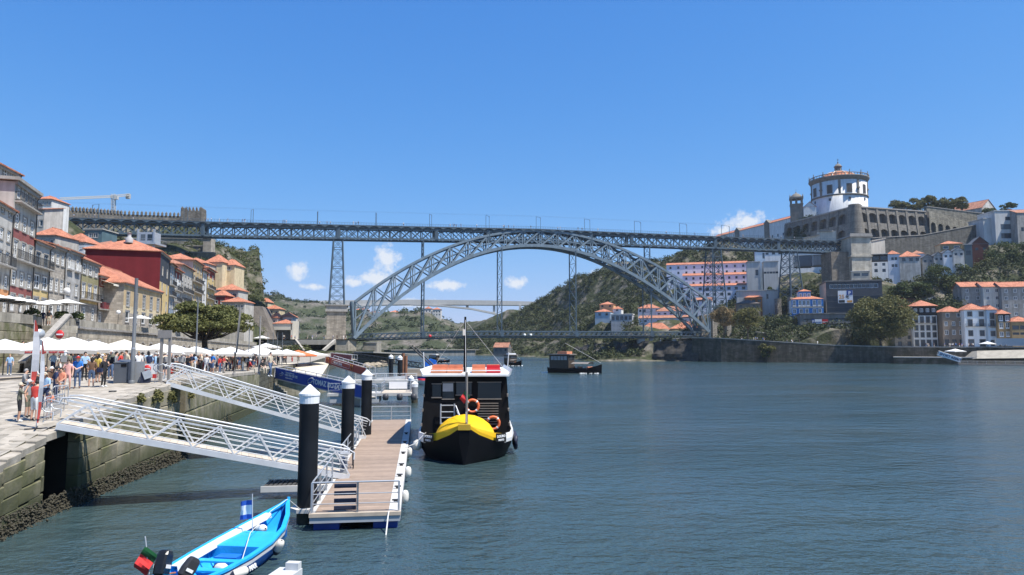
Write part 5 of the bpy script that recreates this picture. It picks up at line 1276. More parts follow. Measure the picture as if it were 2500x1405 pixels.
text_part('lettering', 'P', (z1_ - z0_) * .36, WHP, pk, Mw @ Matrix.Translation((x0 + (x1 - x0) * .7, -.65, z1_ - (z1_ - z0_) * .31)) @ UPR)
q = MB(); q.box(x0 + .3, x0 + (x1 - x0) * .45, -.58, -.55, z0_ + .25, z0_ + (z1_ - z0_) * .25); q.build('print_block', BLK, po, Mw); q = MB(); q.box(x0 + (x1 - x0) * .6, x1 - .3, -.58, -.55, z0_ + .25, z0_ + (z1_ - z0_) * .22); q.build('print_block', ORG, po, Mw)
t_ = rh('car_park', 'low concrete car park with dark slots and small parking signs above the river road', 1956, 2092, 318, 768, 838, 14, CPC, [], ('flat', .5, CPC), cat='car park', base=-6)
Mw = WM[t_.name]
for (xa, xb, ya, yb_) in ((1962, 2080, 778, 781), (1970, 2080, 790, 794), (1962, 1985, 806, 808), (2010, 2080, 806, 809), (2000, 2014, 806, 816), (1976, 1982, 810, 822)):
 a, c = on_front(t_, xa, yb_); b, e = on_front(t_, xb, ya); q = MB(); q.box(a, b, -.06, -.01, min(c, e), max(c, e)); q.build('slot', mat('dark_slot', (.015, .016, .018), .6, .1), t_)
for (xa, xb, m_, s, tm) in ((1982, 1989, BLUP, 'P', WHP), (1989, 2006, WHP, 'parque', BLUP), (2007, 2021, REDP, 'hotel', WHP)):
 a, c = on_front(t_, xa, 791); b, e = on_front(t_, xb, 780); q = MB(); q.box(a, b, -.3, -.1, min(c, e), max(c, e)); so_ = q.build('wall_sign', m_, t_)
 text_part('lettering', s, 1.5 if s == 'P' else .95, tm, so_, Mw @ Matrix.Translation((a + .2, -.33, min(c, e) + .5)) @ UPR)
rh('kiosk_building', 'small white pavilion with tall glass doors beside the big tree', 2052, 2092, 306, 818, 846, 6, GW_WHITE, [(833, 18, [.45, .75], 1.6, 'plain', DKF)], ('flat', .3, WHITE), base=-3)
slab_wall('ramp_wall', 'long stone ramp wall rising behind the river road', (1850, 812, 325), (1962, 826, 312), 9, 3, masonry('ramp_wall_stone', (.24, .22, .18), 1.2, .55, .2, .6, .5, .03))
# white port warehouses stepping down the slope
WG = 'white warehouses stepping down the slope'
LWH = stucco('lime_washed_wall', (.70, .76, .86), .2, .06)
rh('warehouse', 'topmost white warehouse with a long narrow orange roof', 1628, 1826, 455, 645, 700, 12, LWH, [(652, 6, 10, 1.3, 'plain', DKF), (665, 6, 10, 1.3, 'plain', DKF)], ('gable', 1.8, TILE), group=WG, cat='warehouse')
rh('warehouse', 'middle white warehouse of the cascade with small square windows', 1668, 1826, 440, 672, 720, 12, LWH, [(679, 6, 9, 1.3, 'plain', DKF), (691, 6, 9, 1.3, 'plain', DKF)], ('gable', 1.8, TILE), group=WG, cat='warehouse')
rh('warehouse', 'lowest white warehouse of the cascade with larger modern windows', 1685, 1826, 425, 698, 765, 14, LWH, [(705, 7, 8, 1.9, 'plain', DKF), (719, 7, 8, 1.9, 'plain', DKF), (737, 7, 8, 1.9, 'plain', DKF)], ('gable', 1.8, TILE), group=WG, cat='warehouse')
CN = mat('fair_faced_concrete', (.56, .56, .54), .85, .1, .15, streak=.3); CND = mat('shaded_grey_cladding', (.20, .215, .23), .6, .1, .3)
MG = 'modern concrete buildings under the bridge'
rh('office_block', 'slim tower with pale slanted concrete slab beside the white warehouses', 1826, 1858, 398, 641, 740, 10, CN, [(666, 14, [.75], 1.6, 'hor', DKF)], ('flat', .4, CN), group=MG, cat='building')
rh('office_block', 'tall blue-glazed stair tower of the concrete buildings', 1846, 1870, 410, 611, 700, 9, GW_BLUE, [(625, 14, [.85], 1.2, 'hor', DKF), (650, 14, [.85], 1.2, 'hor', DKF)], ('flat', .4, CN), group=MG, cat='building')
rh('office_block', 'grey concrete block with a row of narrow openings', 1866, 1902, 395, 640, 720, 10, CN, [(666, 5, 5, 1.4, 'plain', DKF)], ('flat', .4, CN), group=MG, cat='building')
rh('office_block', 'white building with small windows right under the bridge girder', 1866, 2060, 425, 610, 660, 12, GW_WHITE, [(617, 5, 12, 1.8, 'plain', DKF)], ('flat', .4, WHITE), group=MG, cat='building')
rh('office_block', 'projecting dark grey box with pale end under the bridge girder', 1942, 1986, 385, 625, 651, 10, CND, [], ('flat', .3, CN), group=MG, cat='building', base=-.1)
rh('office_block', 'flared pale concrete box projecting above the rock', 1986, 2014, 378, 624, 648, 10, CN, [], ('flat', .3, CN), group=MG, cat='building', base=-.1)
rh('office_block', 'low concrete wall building behind the roadside trees', 1800, 1900, 375, 711, 760, 10, CN, [(725, 12, [.75], 1.0, 'hor', DKF)], ('flat', .4, CN), group=MG, cat='building')
rh('roadside_house', 'brown house with orange side wall and dark roof behind the roadside trees', 1798, 1858, 362, 742, 800, 10, GW_BROWN, [(748, 6, [.2, .75], 1.4, 'plain', DKF), (765, 7, [.5, .8], 1.4, 'two', DKF)], ('hip', 2.0, mat('dark_roof_tiles', (.12, .10, .09), .9, .2)), side=stucco('orange_side', (.55, .20, .08), .2))
rh('roadside_house', 'orange-roofed house with glazed loft behind the brown house', 1820, 1862, 372, 727, 770, 10, stucco('orange_render', (.56, .22, .09), .2), [(735, 6, 3, 1.6, 'plain', DKF)], ('hip', 2.2, TILE))
rh('roadside_house', 'low white hillside house with dark openings below the rocks', 2079, 2124, 352, 664, 685, 8, stucco('warm_white', (.52, .47, .38), .3), [(671, 7, [.3, .75], 3.0, 'plain', DKF)], ('flat', .3, CN))
# houses on the slope below the monastery
SG = 'houses on the slope below the monastery'
def slope(label, a, b, Y, yt, yb_, D, wl, rows, roof, **kw): return rh('slope_house', label, a, b, Y, yt, yb_, D, wl, rows, roof, group=SG, **kw)
slope('white slope house with black glazed top floor', 2130, 2169, 362, 622, 680, 9, GW_WHITE, [(631, 11, 2, 3.2, 'plain', DKF), (646, 7, 2, 1.4, 'plain', DKF), (661, 8, 2, 1.6, 'plain', DKF)], ('flat', .3, CN), bands=[(900, GW_WHITE), (640, GW_BLACK)])
slope('tall bluish-white slope house with a tiny orange roof', 2170, 2199, 360, 621, 685, 8, stucco('bluish_white', (.58, .63, .70), .2, .08), [(632, 7, [.4, .68], 1.2, 'plain', DKF), (649, 7, [.4, .68], 1.2, 'plain', DKF)], ('hip', 2.2, TILE))
slope('white slope house with big orange roof and ivy on its wall', 2199, 2250, 358, 627, 690, 10, stucco('stained_white', (.52, .51, .48), .7, .2), [(634, 8, [.2, .55, .85], 1.6, 'plain', DKF)], ('hip', 3.4, TILE))
for i, (lab, a, b, yt, yb_, wl, Y) in enumerate([('grey gabled slope house with two small windows', 2253, 2281, 630, 665, GW_GREY, 358), ('stained white gabled house between two other gables', 2282, 2305, 625, 660, stucco('stained_white', (.52, .51, .48), .7, .2), 355),
         ('taller white gabled house with blotched wall', 2305, 2329, 618, 660, GW_WHITE, 352), ('grey-white gabled house at the end of the gable row', 2329, 2356, 613, 660, stucco('gaia_pale_grey', (.66, .63, .56), .45, .12), 350)]):
 slope(lab, a, b, Y, yt, yb_, 9, wl, [(yt + 8, 6, 2, 1.2, 'plain', DKF)], ('gable', 1.9, mat('grey_roof_sheet', (.13, .14, .15), .6, .1)), ridge='y')
slope('ochre block with shutters and orange roof behind the gable row', 2298, 2352, 368, 596, 650, 9, GW_OCH, [(604, 7, 2, 2.6, 'plain', WHITE)], ('hip', 2.0, TILE), side=W_CREAM)
slope('orange-roofed house squeezed behind the white gables', 2228, 2258, 372, 620, 650, 8, GW_WHITE, [], ('hip', 2.0, TILE2))
slope('dark red gabled house below the ramp wall', 2374, 2416, 372, 596, 640, 9, stucco('dark_red_boards', (.14, .055, .045), .3), [(608, 6, [.3, .75], 1.5, 'plain', DKF)], ('gable', 4.0, mat('grey_roof_sheet', (.13, .14, .15), .6, .1)), ridge='y')
slope('narrow teal-grey house beside the dark red gable', 2357, 2376, 366, 598, 655, 8, mat('teal_cladding', (.08, .12, .14), .5, .1), [(618, 12, 1, 2.5, 'plain', DKF)], ('flat', .3, CN))
# white houses near the water left of the arch foot
VG = 'houses at the foot of the wooded slope'
def vh(label, a, b, Y, yt, yb_, D, wl, rows, roof, **kw): return rh('riverside_house', label, a, b, Y, yt, yb_, D, wl, rows, roof, group=VG, d=V((.95, -.31, 0)), **kw)
vh('pale blue house with orange roof on the wooded slope', 1453, 1491, 432, 762, 790, 10, GW_BLUE, [(768, 6, [.3, .75], 1.6, 'plain', DKF)], ('hip', 2.0, TILE))
vh('small orange-yellow house above the pale blue one', 1464, 1498, 445, 744, 762, 9, stucco('warm_orange', (.66, .42, .22), .2), [(748, 5, [.2, .75], 1.4, 'plain', DKF)], ('hip', 2.0, TILE))
vh('white house with orange roof beside the yellow one', 1496, 1517, 440, 755, 768, 8, GW_WHITE, [(758, 4, [.5], 1.6, 'plain', DKF)], ('hip', 1.8, TILE))
vh('long pale terrace house with five tall dark windows', 1492, 1544, 420, 769, 790, 8, stucco('pale_warm_grey', (.50, .50, .50), .3), [(777, 9, 5, 1.7, 'plain', DKF)], ('flat', .4, WHITE))
vh('white house with grey side under an orange roof near the arch', 1558, 1612, 418, 753, 780, 10, GW_WHITE, [(759, 6, [.1, .3, .6, .85], 1.3, 'plain', DKF)], ('hip', 2.4, TILE))
vh('long low white house with small windows behind the arch', 1602, 1690, 412, 760, 775, 10, LWH, [(766, 4, 6, 1.5, 'plain', DKF)], ('hip', 3.0, TILE2))
vh('long whitewashed warehouse above the big orange roofs', 1560, 1690, 402, 777, 800, 10, LWH, [(784, 5, 4, 1.5, 'plain', DKF)], ('gable', 1.6, TILE2))
vh('low shed under wide orange roofs by the lower deck', 1556, 1642, 388, 809, 825, 12, LWH, [], ('hip', 4.6, TILE))
vh('broad barn with steep orange roof behind the lower deck', 1636, 1712, 380, 803, 825, 14, W_OCHRE, [], ('hip', 4.2, TILE))
vh('tall white warehouse behind the feet of the arch', 1690, 1740, 398, 735, 800, 10, LWH, [(750, 5, 3, 1.4, 'plain', DKF), (765, 5, 3, 1.4, 'plain', DKF)], ('gable', 2, TILE2))
vh('boat house with red-brown roof at the water by the wooded bank', 1205, 1240, 470, 849, 868, 8, stucco('boat_house_wall', (.18, .18, .18), .3), [(855, 6, 3, 1.5, 'plain', DKF)], ('gable', 3.2, TILE2))
for a, b, yt in ((1556, 1575, 836), (1586, 1614, 838), (1642, 1702, 833)):
 slab_wall('bank_wall', 'patchy whitewashed wall above the shadowed bank under the lower deck', (a, 828, 336), (b, 828, 334), (yt - 828 + 12) * .2, 2, stucco('whitewash_patch', (.5, .5, .5), .6, .3))['group'] = 'whitewashed bank walls'
# ------------------------------------------------------------------ monastery hill
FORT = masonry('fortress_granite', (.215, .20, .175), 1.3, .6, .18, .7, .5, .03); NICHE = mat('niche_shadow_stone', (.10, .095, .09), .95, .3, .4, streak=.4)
FG = 'fortress walls of the monastery'
def niche_wall(label, pa, pb, zt, zbots, cols, rows_, depth=2.2, name='fortress_wall', ah=.6):
 """battered wall of buttress strips and arched niches; pa, pb plan ends; zbots lower edge at each end"""
 A, B = V((pa.x, pa.y, 0)), V((pb.x, pb.y, 0)); d = (B - A); L = d.length; rz = math.atan2(d.y, d.x); zb = min(zbots)
 t = thing(name, label, 'wall', (A.x, A.y, zb), rz, FG); M = WM[t.name]; H = zt - zb; bw = L / cols; rhh = H / rows_
 def P(x, y, z): return V((x, y + .10 * z, z))
 for r in range(rows_):
  for c in range(cols):
   mb = MB(); z0 = r * rhh
   arch_bay(mb, bw, rhh, bw * .72, rhh * .52, rhh * .18, depth, n=6, P=lambda x, y, z: P(c * bw + x, y, z0 + z), z0=rhh * .08)
   mb.poly([P(c * bw, 0, z0), P(c * bw + bw, 0, z0), P(c * bw + bw, 0, z0 + rhh * .08), P(c * bw, 0, z0 + rhh * .08)])
   mb.poly([P(c * bw + bw * .14, 0, z0 + rhh * .08), P(c * bw + bw * .86, 0, z0 + rhh * .08), P(c * bw + bw * .86, depth, z0 + rhh * .08), P(c * bw + bw * .14, depth, z0 + rhh * .08)])
   nb = mb.build('niche_bay', FORT, t)
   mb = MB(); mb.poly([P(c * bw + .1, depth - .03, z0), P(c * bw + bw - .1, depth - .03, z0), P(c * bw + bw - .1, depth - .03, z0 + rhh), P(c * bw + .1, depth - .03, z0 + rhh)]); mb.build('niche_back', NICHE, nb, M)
 for c in range(cols + 1):
  mb = MB(); x = c * bw; w_ = bw * .11
  p = [P(x - w_, -.55, 0), P(x + w_, -.55, 0), P(x + w_, -.35, H), P(x - w_, -.35, H), P(x - w_, .2, 0), P(x + w_, .2, 0), P(x + w_, .2, H), P(x - w_, .2, H)]
  mb.add(p, [(0, 1, 2, 3), (3, 2, 6, 7), (0, 3, 7, 4), (1, 5, 6, 2)]); mb.build('buttress', FORT, t)
 mb = MB(); mb.box(-.3, L + .3, .10 * H - .6, .10 * H + 3, H, H + .7); mb.build('coping', GRANITE_TRIM, t)
 mb = MB(); mb.box(0, L, .1 * H + depth + .1, .1 * H + depth + .6, -14, H); mb.build('core', FORT, t)
 return t
pc = at(2090, 501, 405); ZT = pc.z
pl_ = at(1909, 540, 470); pr_ = at(2268, 512, 420)
niche_wall('shaded fortress wall of arched niches running back from the corner under the round church', pl_, at(2084, 501, 407), ZT, (62, 60), 8, 3)
niche_wall('fortress wall of three rows of seven arched niches below the round church', at(2100, 501, 405), pr_, ZT - .8, (60, 62), 7, 3)
cb = thing('corner_bastion', 'smooth battered stone corner between the two niched walls', 'bastion', (pc.x, pc.y + 2, 55), 0, FG)
mb = MB(); mb.lathe([(7.0, -4), (6.4, 5), (3.4, ZT - 55), (3.4, ZT - 54.4), (.01, ZT - 54.4)], 14); mb.build('bastion_face', FORT, cb)
# arcaded terrace wall continuing uphill
a_, b_ = at(2268, 516, 420), at(2372, 530, 432)
t_ = thing('arcaded_terrace', 'stone terrace wall with six blind arches beside the niched fortress wall', 'wall', (a_.x, a_.y, 66), math.atan2(b_.y - a_.y, b_.x - a_.x), FG)
L = (b_ - a_).length; bw = L / 6
for k in range(6):
 mb = MB(); H = a_.z - 66 - k * .9; arch_bay(mb, bw, H, bw * .66, H * .62, bw * .33, 1.5, P=lambda x, y, z: V((k * bw + x, y, z))); mb.build('arch_bay', HW, t_)
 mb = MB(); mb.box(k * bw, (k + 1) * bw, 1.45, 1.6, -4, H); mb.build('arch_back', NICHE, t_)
slab_wall('terrace_wall', 'plain stone terrace wall above the blind arches below the hilltop trees', (2262, 505, 432), (2460, 530, 438), 9, 3, HW)
# ramp street wall
slab_wall('ramp_street_wall', 'long stained wall of the ramp street with a pale parapet below the fortress', (2128, 582, 392), (2252, 575, 398), 18, 3, masonry('ramp_street_stone', (.15, .145, .13), 1.4, .6, .2, .8, .7, .03))
slab_wall('ramp_street_wall', 'upper stretch of stained ramp wall rising to the concrete building', (2252, 575, 398), (2408, 545, 404), 26, 3, masonry('ramp_street_stone', (.15, .145, .13), 1.4, .6, .2, .8, .7, .03))
slab_wall('pale_parapet_wall', 'pale concrete parapet wall beside the bridge abutment', (2126, 590, 372), (2160, 583, 376), 15, 3, mat('pale_parapet', (.45, .43, .38), .9, .12, .3, streak=.4))
# round church
cxy = at(2050, 515, 492); ZB = cxy.z - 6; SC_ = 492 / F
zz = lambda y: at(2050, y, 492).z
ch = thing('round_church', 'white round church with stone pilasters, balustrade and orange tiled dome on the hilltop', 'church', (cxy.x, cxy.y, ZB))
Mc = WM[ch.name]; RR = 63 * SC_; zl = lambda y: zz(y) - ZB
CWH = stucco('church_white', (.74, .74, .72), .35, .08); CST = mat('church_granite', (.20, .185, .16), .9, .25, .5, .02, streak=.3)
mb = MB(); mb.lathe([(RR, -8), (RR, zl(451)), (RR - .5, zl(451))], 40); mb.build('drum', CWH, ch)
mb = MB(); mb.lathe([(RR, zl(489)), (RR + .7, zl(488.5)), (RR + .7, zl(485.5)), (RR, zl(485))], 40); mb.build('string_course', CST, ch)
mb = MB(); mb.lathe([(RR, zl(452)), (RR + .5, zl(450)), (RR + 1.7, zl(444)), (RR + 1.8, zl(442)), (RR - .5, zl(441.5))], 40); mb.build('cornice', CST, ch)
for k in range(9):
 a = 2 * math.pi * (k + .15) / 9
 Mk = Mc @ Matrix.Rotation(a, 4, 'Z')
 mb = MB(); mb.box(RR - .4, RR + .45, -.75, .75, zl(486), zl(452)); mb.box(RR - .4, RR + .9, -1.1, 1.1, zl(473), zl(470)); mb.build('pilaster', CST, ch, Mk)
 a2 = a + math.pi / 9
 if True:
  mb = MB(); mb.box(RR - .6, RR + .15, -1.9, 1.9, zl(483), zl(462)); wo_ = mb.build('window', CST, ch, Mc @ Matrix.Rotation(a2, 4, 'Z'))
  mb = MB(); mb.box(RR - .5, RR + .2, -1.4, 1.4, zl(482), zl(463)); mb.build('pane', mat('church_window_dark', (.05, .045, .04), .6, .3, 1), wo_, Mc @ Matrix.Rotation(a2, 4, 'Z'))
  mb = MB(); mb.box(RR - .5, RR + .2, -.8, .8, zl(500), zl(494)); mb.build('small_window', DKF, ch, Mc @ Matrix.Rotation(a2, 4, 'Z'))
mb = MB()
for k in range(56):
 a = 2 * math.pi * k / 56; mb.lathe([(.14, zl(442)), (.22, zl(440)), (.12, zl(437))], 5, M=Matrix.Translation(((RR + 1.2) * math.cos(a), (RR + 1.2) * math.sin(a), 0)))
mb.lathe([(RR + .95, zl(437.3)), (RR + 1.5, zl(437.3)), (RR + 1.5, zl(436)), (RR + .95, zl(436)), (RR + .95, zl(437.3))], 40); mb.build('balustrade', CST, ch)
for k in range(14):
 a = 2 * math.pi * (k + .35) / 14; mb = MB(); mb.lathe([(.45, zl(441)), (.45, zl(435)), (.15, zl(433)), (.4, zl(431.5)), (.02, zl(429))], 6); mb.build('finial', CST, ch, Mc @ Matrix.Translation(((RR + 1.2) * math.cos(a), (RR + 1.2) * math.sin(a), 0)))
Rd = 42 * SC_
mb = MB(); mb.lathe([(RR - .5, zl(441.5)), (Rd, zl(440)), (Rd * .86, zl(431)), (Rd * .55, zl(424)), (Rd * .30, zl(421)), (Rd * .1, zl(420.5))], 28); dm = mb.build('dome', rooftile('dome_tiles', (.50, .20, .11)), ch)
for k in range(8):
 a = 2 * math.pi * k / 8; pts = [(Rd + .1, zl(439.5)), (Rd * .87, zl(430.5)), (Rd * .56, zl(423.5)), (Rd * .3, zl(420.5))]
 mb = MB(); mb.tube([(r * math.cos(a), r * math.sin(a), z) for r, z in pts], .35, 5); mb.build('dome_rib', mat('rib_plaster', (.6, .52, .42), .9, .1), dm, Mc)
mb = MB(); mb.lathe([(3.6, zl(422)), (3.2, zl(419)), (2.3, zl(418.5)), (2.3, zl(409)), (2.8, zl(408.5)), (2.8, zl(407.5)), (2.3, zl(406)), (1.5, zl(402)), (.4, zl(400.5)), (.35, zl(398)), (.55, zl(397)), (.05, zl(395.5))], 16); mb.build('lantern', CST, ch)
for k in range(8):
 a = 2 * math.pi * k / 8; mb = MB(); mb.box(2.2, 2.36, -.45, .45, zl(417.5), zl(410.5)); mb.build('lantern_window', DKF, ch, Mc @ Matrix.Rotation(a, 4, 'Z'))
mb = MB(); mb.box(-.08, .08, -.08, .08, zl(396), zl(388)); mb.box(-.7, .7, -.08, .08, zl(391.4), zl(390.6)); mb.build('cross', IRON, ch)
# bell tower
bt = thing('bell_tower', 'square granite bell tower with arched openings and small dome beside the round church', 'tower', at(1946, 545, 482)); p = at(1931, 545, 482); w_ = 29 * 482 / F
Mb = frame((p.x, p.y, 0), -.35); hz = lambda y: at(1946, y, 482).z
mb = MB(); mb.box(0, w_, 0, w_, hz(575), hz(499)); mb.build('shaft', CST, bt, Mb)
mb = MB()
for (x, y) in ((0, 0), (w_ - 1.2, 0), (0, w_ - 1.2), (w_ - 1.2, w_ - 1.2), (w_ / 2 - .6, 0), (w_ / 2 - .6, w_ - 1.2), (0, w_ / 2 - .6), (w_ - 1.2, w_ / 2 - .6)): mb.box(x, x + 1.2, y, y + 1.2, hz(499), hz(485))
mb.build('belfry_pillars', CST, bt, Mb)['kind'] = 'stuff'
mb = MB(); mb.box(-.4, w_ + .4, -.4, w_ + .4, hz(486), hz(482)); mb.box(-.3, w_ + .3, -.3, w_ + .3, hz(500), hz(498.5)); mb.build('cornice', CST, bt, Mb)
mb = MB(); mb.lathe([(w_ / 2, hz(482)), (w_ * .42, hz(477)), (w_ * .22, hz(472.5)), (.5, hz(471)), (.5, hz(469)), (.02, hz(467))], 12, M=Matrix.Translation((w_ / 2, w_ / 2, 0))); mb.box(w_ / 2 - .07, w_ / 2 + .07, w_ / 2 - .07, w_ / 2 + .07, hz(469), hz(460)); mb.build('cupola', CST, bt, Mb)
for (x, y) in ((0, 0), (w_, 0), (0, w_), (w_, w_)): mb = MB(); mb.lathe([(.5, hz(482)), (.35, hz(479)), (.02, hz(475))], 6); mb.build('pinnacle', CST, bt, Mb @ Matrix.Translation((x, y, 0)))
rh('chapel', 'white gabled chapel between bell tower and round church', 1963, 1994, 478, 506, 545, 14, CWH, [(529, 7, [.45], 1.6, 'plain', DKF), (503, 4, [.45], 1.2, 'plain', DKF)], ('gable', 3.8, TILE), ridge='y', cat='chapel', group='monastery buildings')
# long wing
A_, B_ = at(1742, 573, 585), at(1932, 529, 494)
t_ = house('monastery_wing', 'long white monastery wing with orange roof running downhill from the bell tower', (A_.x, A_.y), (B_.x, B_.y), 74, B_.z - 1.0, 9, CWH, [(13.0, 2.0, 16, 1.5, 'plain', DKF), (7.5, 1.5, 16, 1.2, 'plain', DKF)], ('gable', 2.6, TILE), 'monastery buildings', far=True, pipe=False, trim=None, cornice=False, base=-14, cat='building')
Lw = (V((B_.x - A_.x, B_.y - A_.y, 0))).length
for f in (.34, .72):
 mb = MB(); mb.box(f * Lw - 2.6, f * Lw + 2.6, -.6, -.01, 2, B_.z - 74); mb.poly([(f * Lw - 3.2, -.7, B_.z - 74.5), (f * Lw + 3.2, -.7, B_.z - 74.5), (f * Lw, -.7, B_.z - 71.8)]); mb.poly([(f * Lw - 3.2, -.7, B_.z - 74.5), (f * Lw, -.7, B_.z - 71.8), (f * Lw, 4, B_.z - 71.8), (f * Lw - 3.2, 4, B_.z - 74.5)]); mb.poly([(f * Lw, -.7, B_.z - 71.8), (f * Lw + 3.2, -.7, B_.z - 74.5), (f * Lw + 3.2, 4, B_.z - 74.5), (f * Lw, 4, B_.z - 71.8)]); mb.build('gable_bay', CST, t_)
slab_wall('ramp_gatehouse', 'pale classical gatehouse wall above the far end of the upper deck', (2002, 565, 378), (2040, 564, 372), 6, 4, stucco('gatehouse_stone', (.58, .53, .44), .3), cat='gatehouse')
slab_wall('ramp_gatehouse_wing', 'low pale wall running from the gatehouse along the deck end', (1965, 582, 390), (2002, 573, 378), 3, 2, stucco('gatehouse_stone', (.58, .53, .44), .3))
# hilltop barn and concrete house
rh('hilltop_barn', 'old barn with weathered white gable and orange roof on the hilltop', 2398, 2432, 448, 510, 530, 26, stucco('weathered_white', (.56, .54, .50), .8, .25), [(500, 5, [.3, .6], 1.4, 'plain', DKF)], ('gable', 6.0, TILE2), ridge='y', d=V((.9, .43, 0)), cat='barn')
rh('concrete_house', 'stark concrete building with deep window slots at the end of the ramp wall', 2434, 2486, 392, 516, 620, 16, CN, [(534, 9, [.7], 5.0, 'plain', DKF), (554, 13, [.55], 7.0, 'plain', DKF), (576, 13, [.6], 8.0, 'plain', DKF)], ('flat', .4, CN), d=V((1, -.05, 0)), cat='building')
rh('concrete_house', 'lower concrete block attached to the stark concrete building', 2405, 2436, 396, 535, 625, 14, CN, [], ('flat', .4, CN), d=V((1, -.05, 0)), cat='building')
rh('concrete_house', 'weathered gabled house beyond the stark concrete building', 2488, 2560, 386, 520, 620, 14, GW_GREY, [(560, 10, 3, 1.6, 'plain', DKF)], ('gable', 3.0, TILE2), d=V((1, -.05, 0)), cat='building')
# ------------------------------------------------------------------ trees and bushes
rg = np.random.default_rng(4)
def quads_mesh(name, Q, m_):
 n = len(Q); me = bpy.data.meshes.new(name)
 me.vertices.add(n * 4); me.vertices.foreach_set('co', Q.reshape(-1).astype(np.float32))
 me.loops.add(n * 4); me.loops.foreach_set('vertex_index', np.arange(n * 4, dtype=np.int32))
 me.polygons.add(n); me.polygons.foreach_set('loop_start', np.arange(0, n * 4, 4, dtype=np.int32))
 me.update(calc_edges=True); me.materials.append(m_); return me
def leaves(centres, size, aspect=.55, up=.25):
 """one bent-looking leaf clump quad per centre, randomly turned"""
 n = len(centres); a = rg.normal(size=(n, 3)); a[:, 2] *= .6; a /= np.linalg.norm(a, axis=1)[:, None]
 b = rg.normal(size=(n, 3)); b -= a * (a * b).sum(1)[:, None]; b /= np.linalg.norm(b, axis=1)[:, None]
 s = size * rg.uniform(.55, 1.35, (n, 1)); u, w = a * s, b * s * aspect
 return np.stack([centres - u * .5, centres - w * .6 + u * .1, centres + u * .6, centres + w * .6 + u * .1], 1)
def shell(c, r, n, inner=.55):
 d = rg.normal(size=(n, 3)); d /= np.linalg.norm(d, axis=1)[:, None]; d[:, 2] = np.where(d[:, 2] < -.35, -d[:, 2] * .6, d[:, 2])
 return np.array(c) + d * np.array(r) * rg.uniform(inner, 1.0, (n, 1)) ** .6
def tree(name, label, base, h, rx, rz, lm, n=5000, size=.5, trunk_h=None, clumps=26, trunk_r=.3, group=None, seed=1, flat=False, bark=None, lean=(0, 0), cfrac=.36):
 global rg
 rg = np.random.default_rng(seed)
 t = thing(name, label, 'tree', base, 0, group); th = trunk_h or h * .35
 bark = bark or mat('bark', (.075, .06, .045), .95, .3, 3, .03)
 cc = np.array([lean[0], lean[1], h - rz])
 cl = []
 while len(cl) < clumps:
  d = rg.normal(size=3); d /= np.linalg.norm(d); r = rg.uniform(.3, 1) ** .5
  p = d * r * .78
  if flat and p[2] < -.35: continue
  cl.append(cc + p * np.array([rx, rx, rz]))
 pts = []
 for c in cl:
  q = rg.uniform(.75, 1.25) * cfrac
  pts.append(shell(c, (rx * q, rx * q, rz * q * (1.0 if not flat else .9)), n // clumps))
 pts = np.concatenate(pts)
 put(bpy.data.objects.new('crown', quads_mesh('crown', leaves(pts, size), lm)), t, WM[t.name])
 mb = MB(); top = V((lean[0] * .6, lean[1] * .6, th))
 mb.tube([(0, 0, -.5), (lean[0] * .1, 0, th * .3), (lean[0] * .35, lean[1] * .3, th * .7), top], [trunk_r * 1.35, trunk_r, trunk_r * .85, trunk_r * .7], 9)
 for c in cl[::2]:
  c = V(c); mid = top.lerp(c, .5) + V((0, 0, -.06 * h if flat else .04 * h)); mb.tube([top - V((0, 0, th * .12)), mid, top.lerp(c, .93)], [trunk_r * .45, trunk_r * .28, trunk_r * .1], 6)
 mb.build('trunk', bark, t)
 return t
L_DARK = leafmat('dark_broadleaf', (.07, .095, .034), .5, .6); L_OLIVE = leafmat('olive_broadleaf', (.135, .135, .05), .45, .7); L_PINE = leafmat('pine_needles', (.135, .145, .05), .45, .8, .15); L_DRY = leafmat('sunburnt_leaves', (.21, .165, .09), .4, .6)
L_BUSH = leafmat('hillside_bushes', (.056, .070, .028), .55, .25, .12); L_FARB = leafmat('far_bushes', (.06, .08, .04), .45, .08)
# umbrella pine on the quay
bp = V((*xy(505, 108), 0)); bp.z = quay_z(108)
tree('umbrella_pine', 'wide umbrella pine with dark leaning trunk shading the crowded quay', bp, at(500, 732, 108).z - bp.z, 7.6, 3.6, L_PINE, 40000, .36, 4.4, 80, .5, seed=5, flat=True, bark=mat('pine_bark', (.045, .036, .03), .95, .4, 4, .04), lean=(-.5, 0), cfrac=.27)
